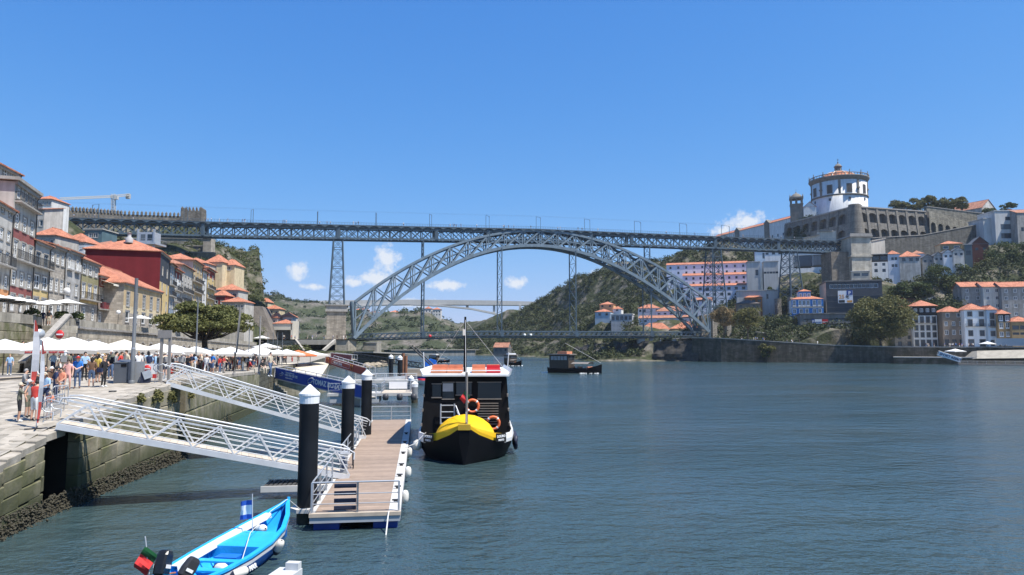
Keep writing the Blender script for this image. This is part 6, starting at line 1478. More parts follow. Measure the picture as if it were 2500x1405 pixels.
# roadside and hilltop trees on the far bank
for i, (px, py0, py1, Y, rpx, lm, lab) in enumerate([(1768, 830, 742, 318, 34, L_DRY, 'roadside tree with browning crown at the foot of the arch'), (1826, 830, 748, 314, 38, L_OLIVE, 'olive-green roadside tree beside the browning one')]):
 p = at(px, py0, Y); h = (py0 - py1) * Y / F; tree('roadside_tree', lab, p, h, rpx * Y / F, h * .36, lm, 6500, .62, h * .34, 28, .35, seed=20 + i)
p = at(2150, 846, 284); tree('plane_tree', 'big dense dark green tree on the quay beside the black-topped house', (p.x, p.y, gaia_z(p.x)), 128 * 284 / F, 76 * 284 / F, 62 * 284 / F, L_OLIVE, 26000, .75, 3, 60, .5, seed=31)
for i, (px, py1, r, Y) in enumerate([(2195, 487, 20, 446), (2232, 482, 21, 444), (2266, 478, 21, 443), (2298, 482, 19, 442), (2322, 484, 18, 441), (2349, 481, 19, 440)]):
 k = Y / F; zt = at(px, py1, Y).z; zb = at(px, 520, Y).z; tree('hilltop_tree', ['pale outer hilltop tree next to the niched wall', 'second hilltop tree behind the fortress parapet', 'tallest middle hilltop tree behind the fortress parapet', 'hilltop tree just past the tallest one', 'dense hilltop tree two from the barn', 'round hilltop tree beside the old barn'][i], (at(px, 520, Y).x, Y, zb), zt - zb, r * k * 1.15, r * k * 1.0, L_OLIVE, 4200, .75, 5, 20, .35, 'clipped trees on the hilltop', seed=40 + i)
for i, (px, py0, py1, Y, r, lab) in enumerate([(2420, 545, 505, 425, 20, 'dark tree in front of the old barn'), (2462, 525, 494, 425, 20, 'dark tree showing above the concrete building'), (1848, 835, 788, 345, 16, 'small dark tree on the ramp beyond the roadside trees'), (1905, 818, 780, 335, 20, 'bushy tree below the blue tiled house'), (1940, 820, 790, 330, 12, 'slim young tree beside the low car park'), (1872, 882, 838, 288, 20, 'bush growing out of the cracked quay wall'), (1880, 730, 700, 378, 14, 'dark tree between the concrete buildings')]):
 p = at(px, py0, Y); h = (py0 - py1) * Y / F; tree('shrubby_tree', lab, p, h, r * Y / F, h * .42, L_DARK if i != 5 else L_OLIVE, 2600, .7, h * .3, 16, .25, seed=60 + i)
for i, (px, py0, py1, Y, r, lab) in enumerate([(2292, 738, 646, 338, 46, 'largest dark tree on the slope behind the warehouse roof'), (2240, 738, 688, 336, 36, 'rounded dark tree beside the largest slope tree'), (2196, 738, 690, 336, 30, 'dark hedge tree next to the car park end wall'), (2452, 700, 588, 362, 44, 'tall dark tree below the stark concrete building'), (2496, 700, 584, 358, 42, 'broad dark tree at the end of the tenement roofs'), (2408, 695, 632, 360, 26, 'paler tree beside the dark red gabled house'), (2345, 700, 642, 352, 28, 'tree below the end of the gable row')]):
 p = at(px, py0, Y); h = (py0 - py1) * Y / F; tree('slope_tree', lab, p, h, r * Y / F, h * .46, L_OLIVE if i == 5 else L_DARK, 5200, .8, h * .2, 26, .3, seed=90 + i)
def scatter(name, label, h, x0, x1, y0, y1, n, rmin, rmax, lm, per, size, dens, seed, limit=1e9):
 global rg
 rg = np.random.default_rng(seed); Q = []; made = 0
 xs, ys, us = rg.uniform(x0, x1, n), rg.uniform(y0, y1, n), rg.uniform(0, 1, n)
 for x, y, u in zip(xs, ys, us):
  z = h(x, y)
  if z < .6: continue
  p = pxy((x, y, z + 1))
  if not (-60 < p[0] < 2580): continue
  nz = noise.noise(V((x * .03, y * .03, seed))) * .5 + .5
  if u > dens(p[0], p[1], nz): continue
  if any((x - f[0]) ** 2 + (y - f[1]) ** 2 < (f[2] + .8) ** 2 and z > f[3] - 12 for f in FOOT): continue
  r = rmin + (rmax - rmin) * rg.uniform(0, 1) ** 2.2
  Q.append(leaves(shell((x, y, z + r * .25), (r, r, r * .85), int(per * (r / rmax + .35))), size)); made += 1
 Q = np.concatenate(Q)
 o = put(bpy.data.objects.new(name, quads_mesh(name, Q, lm)), None, Matrix.Identity(4)); tag(o, label, 'bushes', None, 'stuff')
 print(name, made, len(Q)); return o
def d_right(px, py, nz):
 if 1560 < px < 1740 and py > 735: return .2
 if px > 2120 and py < 640: return .12
 if 1240 < px < 1580: return 1.0 if nz > .46 else .5
 return 1.0 if nz > .33 else .5
scatter('hillside_bushes', 'dense dark bushes and ivy covering the hillside of the far bank', h_right, -60, 330, 300, 620, 15000, 1.2, 4.4, L_BUSH, 64, .85, d_right, 3)
scatter('cliff_bushes', 'ivy and bushes hanging over the cliff above the bridge foot', h_left, -300, -75, 215, 360, 4200, .8, 3.0, leafmat('cliff_ivy', (.085, .098, .034), .5, .4), 60, .6, lambda px, py, nz: 1.0 if px > 470 and nz > .36 else (.3 if px > 380 else .12), 5)
scatter('far_bank_bushes', 'scattered bushes and woods on the far cliffs upstream', h_far, -420, 15, 495, 800, 3200, 1.5, 5.5, L_FARB, 40, 1.5, lambda px, py, nz: (.9 if py < 765 or px < 760 else .55) * (nz > .42), 7)
scatter('valley_woods', 'hazy woods in the distant valley', h_end, -500, 400, 970, 1600, 1500, 4, 9, L_FARB, 26, 3.5, lambda px, py, nz: .8, 9)
# ------------------------------------------------------------------ floating dock, piles and gangways
ALU = mat('white_aluminium', (.60, .615, .63), .45, .1, 2, metal=.15, rnd_=.06, streak=.2); GALV = mat('galvanised_rail', (.42, .44, .46), .42, .12, 3, metal=.4)
BOARD = mat('deck_boards', (.32, .238, .178), .8, .14, 2.5, .004, rnd_=.14, fine=.25); BOARD2 = mat('pale_gangway_boards', (.50, .43, .34), .8, .12, 2.5, rnd_=.1)
KERB = mat('dock_edge', (.55, .53, .49), .8, .14, 1.5, .003, streak=.2); BLUF = mat('blue_float', (.012, .05, .26), .45, .2, 1.5, streak=.3); BLKP = mat('pile_black', (.010, .012, .015), .5, .4, 1.2, .004, streak=.4, spec=.2)
CAPW = mat('pile_cap_white', (.78, .78, .77), .4, .05, 1.5); ROPE = mat('white_rope', (.62, .62, .60), .9, .15, 8); FEND = mat('fender_white', (.68, .65, .58), .5, .15, 2); NAVY = mat('fender_navy', (.02, .025, .05), .5, .1)
DZ = .62
O = V((-7.45, 26.2, 0)); DRZ = R(7.5); DW, DL = 3.3, 33.0
DK = thing('floating_dock', 'long floating dock with brown boards and pale edges beside the black boat', 'dock', O, DRZ); Md = WM[DK.name]
bm_ = MB().box(0, DW - .62, 0, .29, 0, .06).mesh('deck_board', BOARD)
for k in range(int(DL / .3)): inst('deck_board', bm_, DK, Md @ Matrix.Translation((.17, k * .3 + .25, DZ - .06)))
mb = MB(); mb.box(DW - .44, DW, .2, DL, DZ - .10, DZ + .02); mb.build('edge_strip', KERB, DK)
mb = MB(); mb.box(0, .16, .2, DL, DZ - .10, DZ + .02); mb.build('edge_strip', KERB, DK)
mb = MB(); mb.box(-.02, DW + .02, 0, .24, DZ - .12, DZ + .015); mb.build('front_beam', mat('weathered_timber', (.48, .40, .31), .85, .2, 2, streak=.2), DK)
mb = MB(); mb.box(0, DW, .04, DL, DZ - .34, DZ - .12); mb.build('frame_beam', mat('frame_steel', (.36, .38, .40), .5, .1, 1), DK)
for k in range(9):
 y = .25 + k * 3.9
 for x0, x1 in ((.12, 1.05), (DW - 1.0, DW - .1)):
  mb = MB(); mb.box(x0, x1, y, y + 2.4, -.35, DZ - .34); mb.build('float', BLUF, DK)
def rail_run(name, pts, h, parent, M, m_, spacing=1.7, rails=(1.0, .62, .3), r=.035):
 mb = MB()
 for a, b in zip(pts[:-1], pts[1:]):
  a, b = V(a), V(b); L = (b - a).length; n_ = max(1, round(L / spacing))
  for f in rails: mb.tube([a + V((0, 0, h * f)), b + V((0, 0, h * f))], r if f == 1.0 else r * .55, 6)
  for k in range(n_ + 1): p = a.lerp(b, k / n_); mb.bar(p, p + V((0, 0, h)), .07, .07)
 return mb.build(name, m_, parent, M)
rail_run('front_railing', [(.06, .12, DZ), (1.72, .12, DZ), (DW - .06, .12, DZ)], 1.12, DK, Md, GALV)
rail_run('side_railing', [(.06, .3, DZ), (.06, 6.2, DZ)], 1.12, DK, Md, GALV); rail_run('side_railing', [(.06, 9.6, DZ), (.06, 20.0, DZ)], 1.12, DK, Md, GALV); rail_run('side_railing', [(.06, 23.0, DZ), (.06, DL, DZ)], 1.12, DK, Md, GALV)
rail_run('end_railing', [(.06, DL - .1, DZ), (DW - .06, DL - .1, DZ)], 1.12, DK, Md, GALV)
for k in range(4):
 mb = MB(); mb.box(.85, 1.66, .2, .3, DZ + .08 + k * .27, DZ + .22 + k * .27); mb.build('ladder_tread', NAVY, DK)
for y in (1.5, 4.2, 7, 10, 14, 18.5, 23):
 mb = MB(); mb.box(DW - .3, DW - .14, y, y + .05, DZ + .02, DZ + .12); mb.box(DW - .36, DW - .08, y - .02, y + .07, DZ + .1, DZ + .15); mb.build('cleat', IRON, DK)
for y, r in ((3.2, .15), (9.0, .17), (15.6, .15)):
 mb = MB(); mb.lathe([(.02, -.3), (r * .8, -.26), (r, -.05), (r, .12), (r * .7, .24), (.02, .28)], 12, M=Matrix.Translation((DW + r * .8, y, DZ - .12))); mb.build('bumper', FEND, DK)
mb = MB(); mb.tube([(DW - .42, -.02, DZ + .03), (DW - .44, -.16, DZ - .1), (DW - .5, -1.0, -.25), (DW - .62, -5.0, -.3)], .028, 6); mb.build('mooring_rope', ROPE, DK)
# utility pedestal, ring box, bicycle
pd = thing('power_pedestal', 'grey shore power pedestal with round sockets on the dock edge', 'pedestal', Md @ V((.45, 7.4, DZ)), DRZ)
mb = MB(); mb.box(-.16, .16, -.14, .14, 0, 1.1); mb.poly([(-.16, -.14, 1.1), (.16, -.14, 1.1), (.16, .14, 1.2), (-.16, .14, 1.2)]); mb.build('cabinet', mat('pedestal_grey', (.33, .35, .37), .5, .08), pd)
for z in (.5, .7, .9): mb = MB(); mb.lathe([(.01, 0), (.07, 0), (.08, .05), (.01, .05)], 12, M=Matrix.Translation((0, -.14, z)) @ Matrix.Rotation(math.pi / 2, 4, 'X')); mb.build('socket', mat('socket_blue', (.05, .08, .16), .5), pd)
lb = thing('lifebuoy_box', 'red and dark green lifebuoy box hanging on the dock railing', 'lifebuoy box', Md @ V((.3, 25.2, DZ)), DRZ)
mb = MB(); mb.box(-.1, .1, -.25, .25, .15, .95); mb.build('box', mat('ring_box_red', (.45, .05, .03), .5, .1), lb); mb = MB(); mb.box(-.06, .14, -.32, -.26, .1, 1.0); mb.build('back_board', mat('ring_box_green', (.02, .10, .06), .5, .1), lb)
bk = thing('bicycle', 'dark bicycle leaning on the dock railing beside the power pedestal', 'bicycle', Md @ V((.62, 10.2, DZ)), DRZ + .12)
for y in (-.52, .52):
 wh = MB(); ring = [(0, y + .33 * math.cos(a), .34 + .33 * math.sin(a)) for a in [2 * math.pi * k / 20 for k in range(21)]]; wh.tube(ring, .024, 6); w_ = wh.build('wheel', IRON, bk)
 sp_ = MB()
 for k in range(10): a = 2 * math.pi * k / 10; sp_.bar((0, y, .34), (0, y + .32 * math.cos(a), .34 + .32 * math.sin(a)), .006)
 sp_.build('spokes', GALV, w_)
mb = MB()
for a, b in (((0, .52, .34), (0, .42, .92)), ((0, .44, .8), (0, -.12, .82)), ((0, .44, .75), (0, 0, .3)), ((0, 0, .3), (0, -.16, .86)), ((0, -.52, .34), (0, 0, .3)), ((0, -.52, .34), (0, -.14, .82))): mb.tube([a, b], .018, 6)
mb.build('bicycle_frame', mat('bike_paint', (.03, .035, .04), .35), bk)
mb = MB(); mb.box(-.07, .07, -.3, -.05, .86, .92); mb.build('saddle', IRON, bk); mb = MB(); mb.tube([(-.28, .38, 1.0), (-.1, .42, .95), (.1, .42, .95), (.28, .38, 1.0)], .014, 6); mb.build('handlebar', IRON, bk)
# piles
def pile(label, px, Y, ytop, r, group='black capped piles beside the dock', m_=BLKP):
 p = at(px, 1000, Y); zt = at(px, ytop, Y).z; t = thing('mooring_pile', label, 'pile', (p.x, Y, 0), 0, group)
 ch_ = r * .95
 mb = MB(); mb.lathe([(r, -3), (r, zt - ch_ - .35)], 22); mb.build('shaft', m_, t)
 mb = MB(); mb.lathe([(r * 1.015, -.4), (r * 1.03, .2), (r * 1.005, .55 + .1 * r)], 22); mb.build('weed_band', WEED, t)
 mb = MB(); mb.lathe([(r * 1.02, zt - ch_ - .38), (r * 1.04, zt - ch_ - .1), (r * 1.1, zt - ch_ - .08), (r * 1.1, zt - ch_), (.03, zt)], 22, smooth=False); mb.build('cap', CAPW, t)
 return t, V((p.x, Y, 0))
t1, q1 = pile('thickest black pile with white cone cap at the near corner of the dock', 755, 27.6, 939, .37)
t2, q2 = pile('middle black pile with white cone cap where the second gangway lands', 849.5, 41.0, 918, .365)
t3, q3 = pile('farthest black pile with white cone cap by the dock railing', 894.5, 49.5, 903, .365)
for t, q in ((t1, q1), (t2, q2), (t3, q3)):
 mb = MB(); mb.lathe([(.40, DZ - .16), (.62, DZ - .16), (.62, DZ - .02), (.40, DZ - .02), (.40, DZ - .16)], 8, a0=.39, smooth=False); mb.build('pile_guide', KERB, DK, frame((q.x, q.y, 0)))
GRYP = mat('grey_pile', (.20, .205, .21), .7, .3, 1.5, streak=.5)
pile('grey pile with white cap beside the second dock, nearer the black boat', 1012, 84, 930, .38, 'grey capped piles of the second dock', GRYP); pile('grey pile with white cap behind the other grey one', 1003, 95, 917, .38, 'grey capped piles of the second dock', GRYP)
for px, Y, yt, lab in ((953, 128, 866, 'dark pile beside the far gangway landing'), (975, 118, 868, 'stout dark pile beside the work platform')):
 pile(lab, px, Y, yt, .4, 'dark piles by the far landing')
for px, lab in ((984, 'rusty brown tube pile on the work barge'), (991, 'second rusty tube pile on the work barge, shorter')):
 p = at(px, 900, 124); t = thing('tube_pile', lab, 'pile', (p.x, 124, 0)); mb = MB(); mb.tube([(0, 0, -1), (0, 0, at(px, 863 if px == 984 else 869, 124).z)], .28, 10); mb.build('tube', mat('rusty_tube', (.22, .10, .055), .8, .3, 2), t)
# finger float beside the first gangway
ff = thing('finger_float', 'small slatted float with blue pontoon under the first gangway', 'float', (-11.1, 31.6, 0), R(7))
for k in range(10): mb = MB(); mb.box(k * .2, k * .2 + .14, 0, 1.5, .5, .56); mb.build('slat', mat('dark_grating', (.06, .06, .06), .7, .1), ff)
mb = MB(); mb.box(-.06, 2.9, -.08, 0, .32, .58); mb.box(-.06, 2.9, 1.5, 1.58, .32, .58); mb.box(-.06, 2.9, 0, 1.5, .3, .42); mb.build('frame_beam', KERB, ff)
mb = MB(); mb.box(1.5, 2.6, .1, 1.4, -.3, .3); mb.build('float', BLUF, ff)
# gangways
def gangway(label, S_, E_, w, bays, h=1.15):
 S_, E_ = V(S_), V(E_); L = (E_ - S_).length; M = along(S_, E_); t = thing('gangway', label, 'gangway', M=M)
 for side in (0, 1):
  y = -w / 2 if side else w / 2
  mb = MB(); mb.box(0, L, y - .05, y + .05, -.22, .02); mb.build('side_beam', ALU, t)
  mb = MB(); mb.tube([(-.15, y, h - .35), (-.1, y, h - .1), (.35, y, h), (L - .35, y, h), (L - .05, y, h - .1), (L, y, h - .4)], .038, 8); mb.build('handrail', ALU, t)
  mb = MB(); mb.box(.1, L - .2, y - .03, y + .03, h - .2, h - .13); mb.build('top_chord', ALU, t)
  for k in range(bays):
   x0, xm, x1 = L * k / bays, L * (k + .5) / bays, L * (k + 1) / bays
   for a, b in (((x0, y, 0), (xm, y, h - .17)), ((xm, y, h - .17), (x1, y, 0))):
    barobj('truss_bar', M @ V(a), M @ V(b), .075, .06, ALU, t)
  for z in (.22, .44, .66, .82):
   mb = MB(); mb.tube([(.2, y, z), (L - .2, y, z)], .014, 5); mb.build('guard_wire', ALU, t)
  mb = MB(); mb.tube([(.1, y, h - .3), (-.55, y, h - .25), (-.75, y, h - .45), (-.7, y, .5), (-.55, y, .4), (-.25, y, .42), (-.2, y, .1)], .026, 7); mb.build('end_loop', GALV, t)
 n_ = int(L / .3); bmesh_ = MB().box(0, .297, -w / 2 + .06, w / 2 - .06, -.05, .0).mesh('gangway_board', BOARD2)
 for k in range(n_): inst('gangway_board', bmesh_, t, M @ Matrix.Translation((k * L / n_, 0, 0)))
 return t
gangway('nearest long white aluminium gangway from quay to dock', (-18.9, 29.55, 3.62), (-7.9, 34.0, DZ + .12), 1.5, 7)
gangway('second white aluminium gangway behind the first, reaching the dock farther along', (-20.3, 41.0, 4.75), (-10.2, 47.9, DZ + .12), 1.5, 7)
mb = MB()
def banner_gangway(label, A, B, hA, hB, w, m_, name='gangway'):
 A, B = V(A), V(B); L = (B - A).length; M = along(A, B); t = thing(name, label, 'gangway', M=M)
 for y in (-w / 2, w / 2):
  mb = MB(); mb.box(0, L, y - .05, y + .05, -.28, .0); mb.tube([(0, y, hA), (L, y, hB)], .05, 6); mb.build('side_frame', ALU, t)
  for k in range(9): barobj('post', M @ V((L * k / 8, y, 0)), M @ V((L * k / 8, y, hA)), .06, .06, ALU, t)
 mb = MB(); mb.box(0, L, -w / 2 + .06, w / 2 - .06, -.06, 0); mb.build('walkway', BOARD2, t)
 mb = MB(); mb.box(.3, L - .2, -w / 2 - .10, -w / 2 - .07, -.12, hA - .06); b_ = mb.build('banner', m_, t)
 return t, b_, M, L
NAVB = mat('banner_blue', (.015, .075, .36), .5, .08, 1.0);
A_ = at(683, 920, 92); B_ = at(905, 970, 78)
t, b_, M, L = banner_gangway('long gangway hung with a navy blue advertising banner', A_, B_, 1.25, 1.25, 1.5, NAVB)
T0 = lambda x, z: M @ Matrix.Translation((x, -.87, z)) @ UPR
text_part('lettering', 'TOMAZ DO DOURO', .86, WHP, b_, T0(L * .47, .24))
text_part('lettering', '+351-918 129 122', .42, WHP, b_, T0(L * .14, .46)); text_part('lettering', 'www.tomazdodouro.com', .2, WHP, b_, T0(L * .15, .85)); text_part('lettering', 'Barqueiros do Douro', .2, WHP, b_, T0(L * .15, .18))
mb = MB(); sw = [(L * .42, .2), (L * .415, .45), (L * .43, .75), (L * .455, .9), (L * .475, .9), (L * .478, .75)]
mb.tube([V((x, -.88, z)) for x, z in sw], .035, 5); mb.tube([V((x, -.88, z)) for x, z in ((L * .42, .2), (L * .45, .24), (L * .47, .6))], .05, 5); mb.build('sail_emblem', WHP, b_, M)
mb = MB(); mb.tube([V((x, -.88, z)) for x, z in ((L * .07, .5), (L * .09, .62), (L * .12, .62), (L * .125, .75), (L * .10, .85), (L * .11, .4), (L * .08, .35))], .025, 5); mb.build('small_emblem', WHP, b_, M)
REDB = mat('banner_red', (.28, .022, .03), .5, .1, 1)
A_ = at(804, 884, 122); B_ = at(905, 916, 108)
t, b_, M, L = banner_gangway('gangway with a dark red cruise banner and chevrons', A_, B_, 1.1, 1.1, 1.5, REDB)
text_part('lettering', 'BRIDGES CRUISE', .5, WHP, b_, M @ Matrix.Translation((L * .24, -.87, .3)) @ UPR)
for f in (.06, .10, .66, .70):
 mb = MB(); x = L * f; mb.tube([V((x, -.88, .1)), V((x + .35, -.88, .48)), V((x, -.88, .88))], .07, 4); mb.build('chevron', ORG, b_, M)
mb = MB(); mb.tube([V((L * .2, -.88, .15)), V((L * .2, -.88, .85)), V((L * .63, -.88, .85)), V((L * .63, -.88, .15)), V((L * .2, -.88, .15))], .03, 4); mb.build('banner_frame', WHP, b_, M)
A_ = at(812, 872, 150); B_ = at(992, 884, 140)
banner_gangway('farther gangway with a faded red lattice banner', A_, at(866, 878, 146), .9, .9, 1.3, mat('faded_red_mesh', (.34, .09, .09), .6, .4, 3))
slab_wall('stone_landing', 'sloping mossy stone landing below the navy banner', (640, 905, 94), (762, 942, 97), 6, 8, masonry('landing_stone', (.34, .31, .24), 1.1, .5, .2, .6, .6, .03, (.12, .12, .07)))
# second dock
D2 = thing('floating_dock', 'short second dock with pale boards and railings behind the first one', 'dock', onz(800, 975, .7), R(6)); M2 = WM[D2.name]
P2 = lambda px, py: M2.inverted() @ onz(px, py, .7)
a, b = P2(905, 984), P2(1002, 978)
mb = MB(); mb.box(0, b.x, -.5, 3.2, .35, .66); mb.build('deck_beam', KERB, D2)
for k in range(30): mb = MB(); mb.box(a.x + .6, b.x - .1, -.4 + k * .12 * 2, -.4 + k * .24 + .22, .67, .7); mb.build('deck_board', BOARD2, D2) if k < 22 else None
for k in range(4): mb = MB(); mb.box(a.x * k / 4 + .3, a.x * k / 4 + 1.8, -.4, 3, -.4, .35); mb.build('float', mat('grey_float', (.42, .43, .44), .7, .15), D2)
for k in range(3): mb = MB(); mb.lathe([(.02, -.4), (.3, -.34), (.36, 0), (.3, .3), (.02, .36)], 12, M=Matrix.Translation((a.x + 1.2 + k * 1.6, -.75, .25))); mb.build('round_fender', mat('dark_fender', (.05, .05, .055), .5, .1), D2)
rail_run('railing', [(.1, -.35, .7), (a.x, -.35, .7)], 1.1, D2, M2, GALV); rail_run('railing', [(a.x + .7, -.3, .7), (a.x + .7, 4.8, .7), (b.x - .2, 4.8, .7), (b.x - .2, 1, .7)], 1.1, D2, M2, GALV)
mb = MB(); mb.box(a.x + 1.2, a.x + 3.4, 4.74, 4.78, .85, 1.7); mb.build('white_board', WHP, D2)
# landing of the red gangway
D3 = thing('floating_dock', 'far landing stage with white railings by the boulders', 'dock', onz(860, 938, .6), R(4)); M3 = WM[D3.name]
mb = MB(); mb.box(0, 10.5, 0, 2.6, .1, .6); mb.build('deck', KERB, D3); rail_run('railing', [(.1, 0, .6), (10.3, 0, .6)], 1.0, D3, M3, ALU); rail_run('railing', [(.1, 2.5, .6), (10.3, 2.5, .6)], 1.0, D3, M3, ALU)
mb = MB(); mb.bar((3.8, 1, .7), (8.5, 1, 1.0), .1, .5); mb.build('ramp_end', ALU, D3)
# work barge with blue hull
wb = thing('work_barge', 'blue work barge with pale deck and crane arms behind the dock', 'barge', onz(985, 937, 0), R(-4)); Mb_ = WM[wb.name]
mb = MB(); mb.box(0, 9.5, 0, 3.5, -.4, 1.3); mb.build('hull', BLUF, wb); mb = MB(); mb.box(-.1, 9.6, -.1, 3.6, 1.3, 1.5); mb.box(.2, 9.2, .6, 3.2, 1.5, 2.6); mb.build('deckhouse', mat('barge_deck', (.42, .36, .28), .8, .2), wb)
for x, dx in ((2.4, -3.4), (2.9, -3.0)):
 mb = MB(); mb.tube([(x + 3, 1.6, 2.6), (x + dx * .4, 1.6, 6.6)], .14, 6); mb.build('crane_arm', IRON, wb)
mb = MB(); mb.lathe([(.02, 0), (.42, .1), (.42, 1.4), (.02, 1.5)], 12, M=Matrix.Translation((-.6, 1, 1.1)) @ Matrix.Rotation(math.pi / 2, 4, 'Y')); mb.build('roller_fender', NAVY, wb)
mb = MB(); a, b = at(862, 868, 160), at(1030, 893, 150)
tc_ = thing('truss_walkway', 'thin dark steel truss walkway reaching out over the water', 'walkway', a)
truss('walkway_truss', a, b, 1.0, 16, tc_, IRON, .12)
# loose grey platform corner at the bottom of the view
gp = thing('grey_platform', 'corner of a pale grey plastic platform floating near the blue boat', 'platform', onz(700, 1404, .3), R(-8))
mb = MB(); mb.box(-.28, .40, -.6, .15, -.3, .16); mb.build('platform_body', mat('pale_grey_plastic', (.50, .51, .51), .6, .12, 3), gp); mb = MB(); mb.box(.0, .38, -.1, .12, .16, .36); mb.build('upstand', mat('pale_grey_plastic', (.5, .51, .51), .6), gp)
# ------------------------------------------------------------------ boats
def loft(mb, secs, m=0, smooth=True, close_ends=False):
 n = len(secs[0]); vs = [p for s in secs for p in s]; fs = []
 for i in range(len(secs) - 1):
  for k in range(n - 1): fs.append((i * n + k, i * n + k + 1, (i + 1) * n + k + 1, (i + 1) * n + k))
 mb.add(vs, fs, m, smooth)
 if close_ends: mb.poly(secs[0][::-1], m); mb.poly(secs[-1], m)
BKH = mat('black_hull', (.004, .0045, .006), .6, .3, 1.0, spec=.12); BKC = mat('black_boards', (.008, .008, .009), .7, .3, 2, spec=.12); YEL = mat('yellow_deck_paint', (.80, .47, .010), .55, .1, 1.2, streak=.15); WHB = mat('boat_white', (.74, .74, .73), .45, .08, 1.2, streak=.15)
GREYW = mat('grey_timber', (.20, .18, .16), .8, .2, 2); LIFE = mat('lifebuoy_orange', (.72, .16, .06), .5, .08); CUSH = mat('orange_cushion', (.62, .24, .13), .7, .15, 3); REDC = mat('red_cushion', (.55, .03, .04), .6, .06); DGL = glassmat('boat_glass', (.015, .018, .02), (.08, .09, .1), .7)
def hull_sections(st, n=7):
 out = []
 for (y, b, wl, zs) in st:
  prof = [(-b, zs), (-b * .97, zs * .6), (-wl, .05), (-wl * .8, -.45), (0, -.7)]; prof += [(-x, z) for x, z in prof[:-1][::-1]]
  out.append([V((x, y, z)) for x, z in prof])
 return out
def flag(name, cols, parent, M, w, h, n=8, horiz=False, wave=.06):
 """small cloth, hanging from its left edge"""
 mb = MB(); rows = 4
 P = lambda i, j: V((w * i / n, wave * math.sin(i * 1.3 + j * .4) * i / n, -h * j / rows - .18 * w * (i / n) ** 1.5))
 for i in range(n):
  for j in range(rows):
   m_ = (0 if (i < n * .3 if not horiz else j < 1) else (1 if not horiz or j < 3 else 0)); mb.add([P(i, j), P(i + 1, j), P(i + 1, j + 1), P(i, j + 1)], [(0, 3, 2, 1)], min(m_, len(cols) - 1), True)
 return mb.build(name, cols, parent, M)
FG_GREEN = mat('flag_green', (.01, .10, .03), .8); FG_RED = mat('flag_red', (.55, .03, .03), .8, .1); FG_BLUE = mat('flag_blue', (.02, .10, .45), .8)
# ---- black river boat moored at the dock
bo = onz(1133, 1136, 0); RB = thing('river_boat', 'black wooden river cruise boat with bright yellow bow deck moored at the dock', 'boat', (bo.x, bo.y, 0), R(2.5)); Mr = WM[RB.name]
st = [(-.05, .30, .04, 2.08), (.5, .85, .45, 1.66), (1.2, 1.65, 1.15, 1.26), (2.1, 2.4, 1.9, 1.08), (3.2, 2.85, 2.4, 1.06), (5, 3.02, 2.65, 1.05), (10, 3.05, 2.75, 1.0), (16, 2.8, 2.4, 1.1), (19.5, 2.1, 1.4, 1.35)]
hs = hull_sections(st); mb = MB(); loft(mb, hs); mb.poly(hs[0][::-1]); mb.poly(hs[-1]); mb.build('hull', BKH, RB)
mb = MB(); mb.poly([(x * .98, y, zs - .12) for (y, x, _, zs) in st] + [(-x * .98, y, zs - .12) for (y, x, _, zs) in st][::-1]); mb.build('deck', BKC, RB)
for sgn in (-1, 1):
 mb = MB(); secs = []
 for (y, b, _, zs) in st[3:]: secs.append([V((sgn * (b + .02), y, zs - .10)), V((sgn * (b + .05), y, zs + .12)), V((sgn * (b + .0), y, zs + .42)), V((sgn * (b - .1), y, zs + .42)), V((sgn * (b - .12), y, zs - .1))])
 loft(mb, secs, smooth=False, close_ends=True); mb.build('bulwark', WHB, RB)
hump = [(0.02, .29, 2.05, 2.10), (.5, .84, 1.66, 2.20), (1.1, 1.50, 1.32, 2.32), (1.8, 1.86, 1.22, 2.46), (2.7, 1.8, 1.36, 2.62)]
mb = MB(); secs = [[V((w * math.cos(math.pi * k / 10) * -1, y, zb + (zc - zb) * math.sin(math.pi * k / 10) ** 1.15)) for k in range(11)] for (y, w, zb, zc) in hump]; loft(mb, secs); mb.build('bow_deck', YEL, RB)
for sgn in (-1, 1):
 mb = MB(); secs = [[V((sgn * b, y, zs - .02)), V((sgn * (b + .03), y, zs + .16)), V((sgn * (b - .02), y, zs + h_)), V((sgn * max(.05, b - .1), y, zs + h_)), V((sgn * max(.05, b - .12), y, zs - .05))] for (y, b, _, zs), h_ in zip(st[:4], (.2, .34, .42, .44))]; loft(mb, secs, smooth=False, close_ends=True); mb.build('bow_bulwark', YEL, RB)
mb = MB(); mb.box(-.36, .36, -.1, .18, 1.98, 2.3); mb.build('stem_head', mat('stem_ochre', (.50, .32, .03), .6, .1), RB)
for sgn in (-1, 1):
 mb = MB(); mb.add([V((sgn * 1.84, 1.18, 1.14)), V((sgn * 2.48, 1.86, 1.04)), V((sgn * 2.48, 1.86, 1.56)), V((sgn * 1.84, 1.18, 1.64))], [(0, 1, 2, 3), (3, 2, 1, 0)]); nb = mb.build('name_board', BLK, RB)
 a_, b_ = (V((-2.48, 1.86, 0)), V((-1.84, 1.18, 0))) if sgn < 0 else (V((1.84, 1.18, 0)), V((2.48, 1.86, 0)))
 Mt_ = along(a_, b_); text_part('lettering', 'DOURO', .2, WHP, nb, Mr @ Mt_ @ Matrix.Translation((.08, -.03, 1.36)) @ UPR); text_part('lettering', 'PORTO', .15, WHP, nb, Mr @ Mt_ @ Matrix.Translation((.2, -.03, 1.16)) @ UPR)
CB = [(-2.75, 1.15), (2.75, 1.15), (2.5, 4.85), (-2.5, 4.85)]
mb = MB(); y0, y1 = 3.5, 16.0
for a, b in zip(CB, CB[1:] + CB[:1]): mb.poly([(a[0], y0 + (.0 if a[1] < 2 else .25), a[1]), (b[0], y0 + (.0 if b[1] < 2 else .25), b[1]), (b[0], y1, b[1]), (a[0], y1, a[1])])
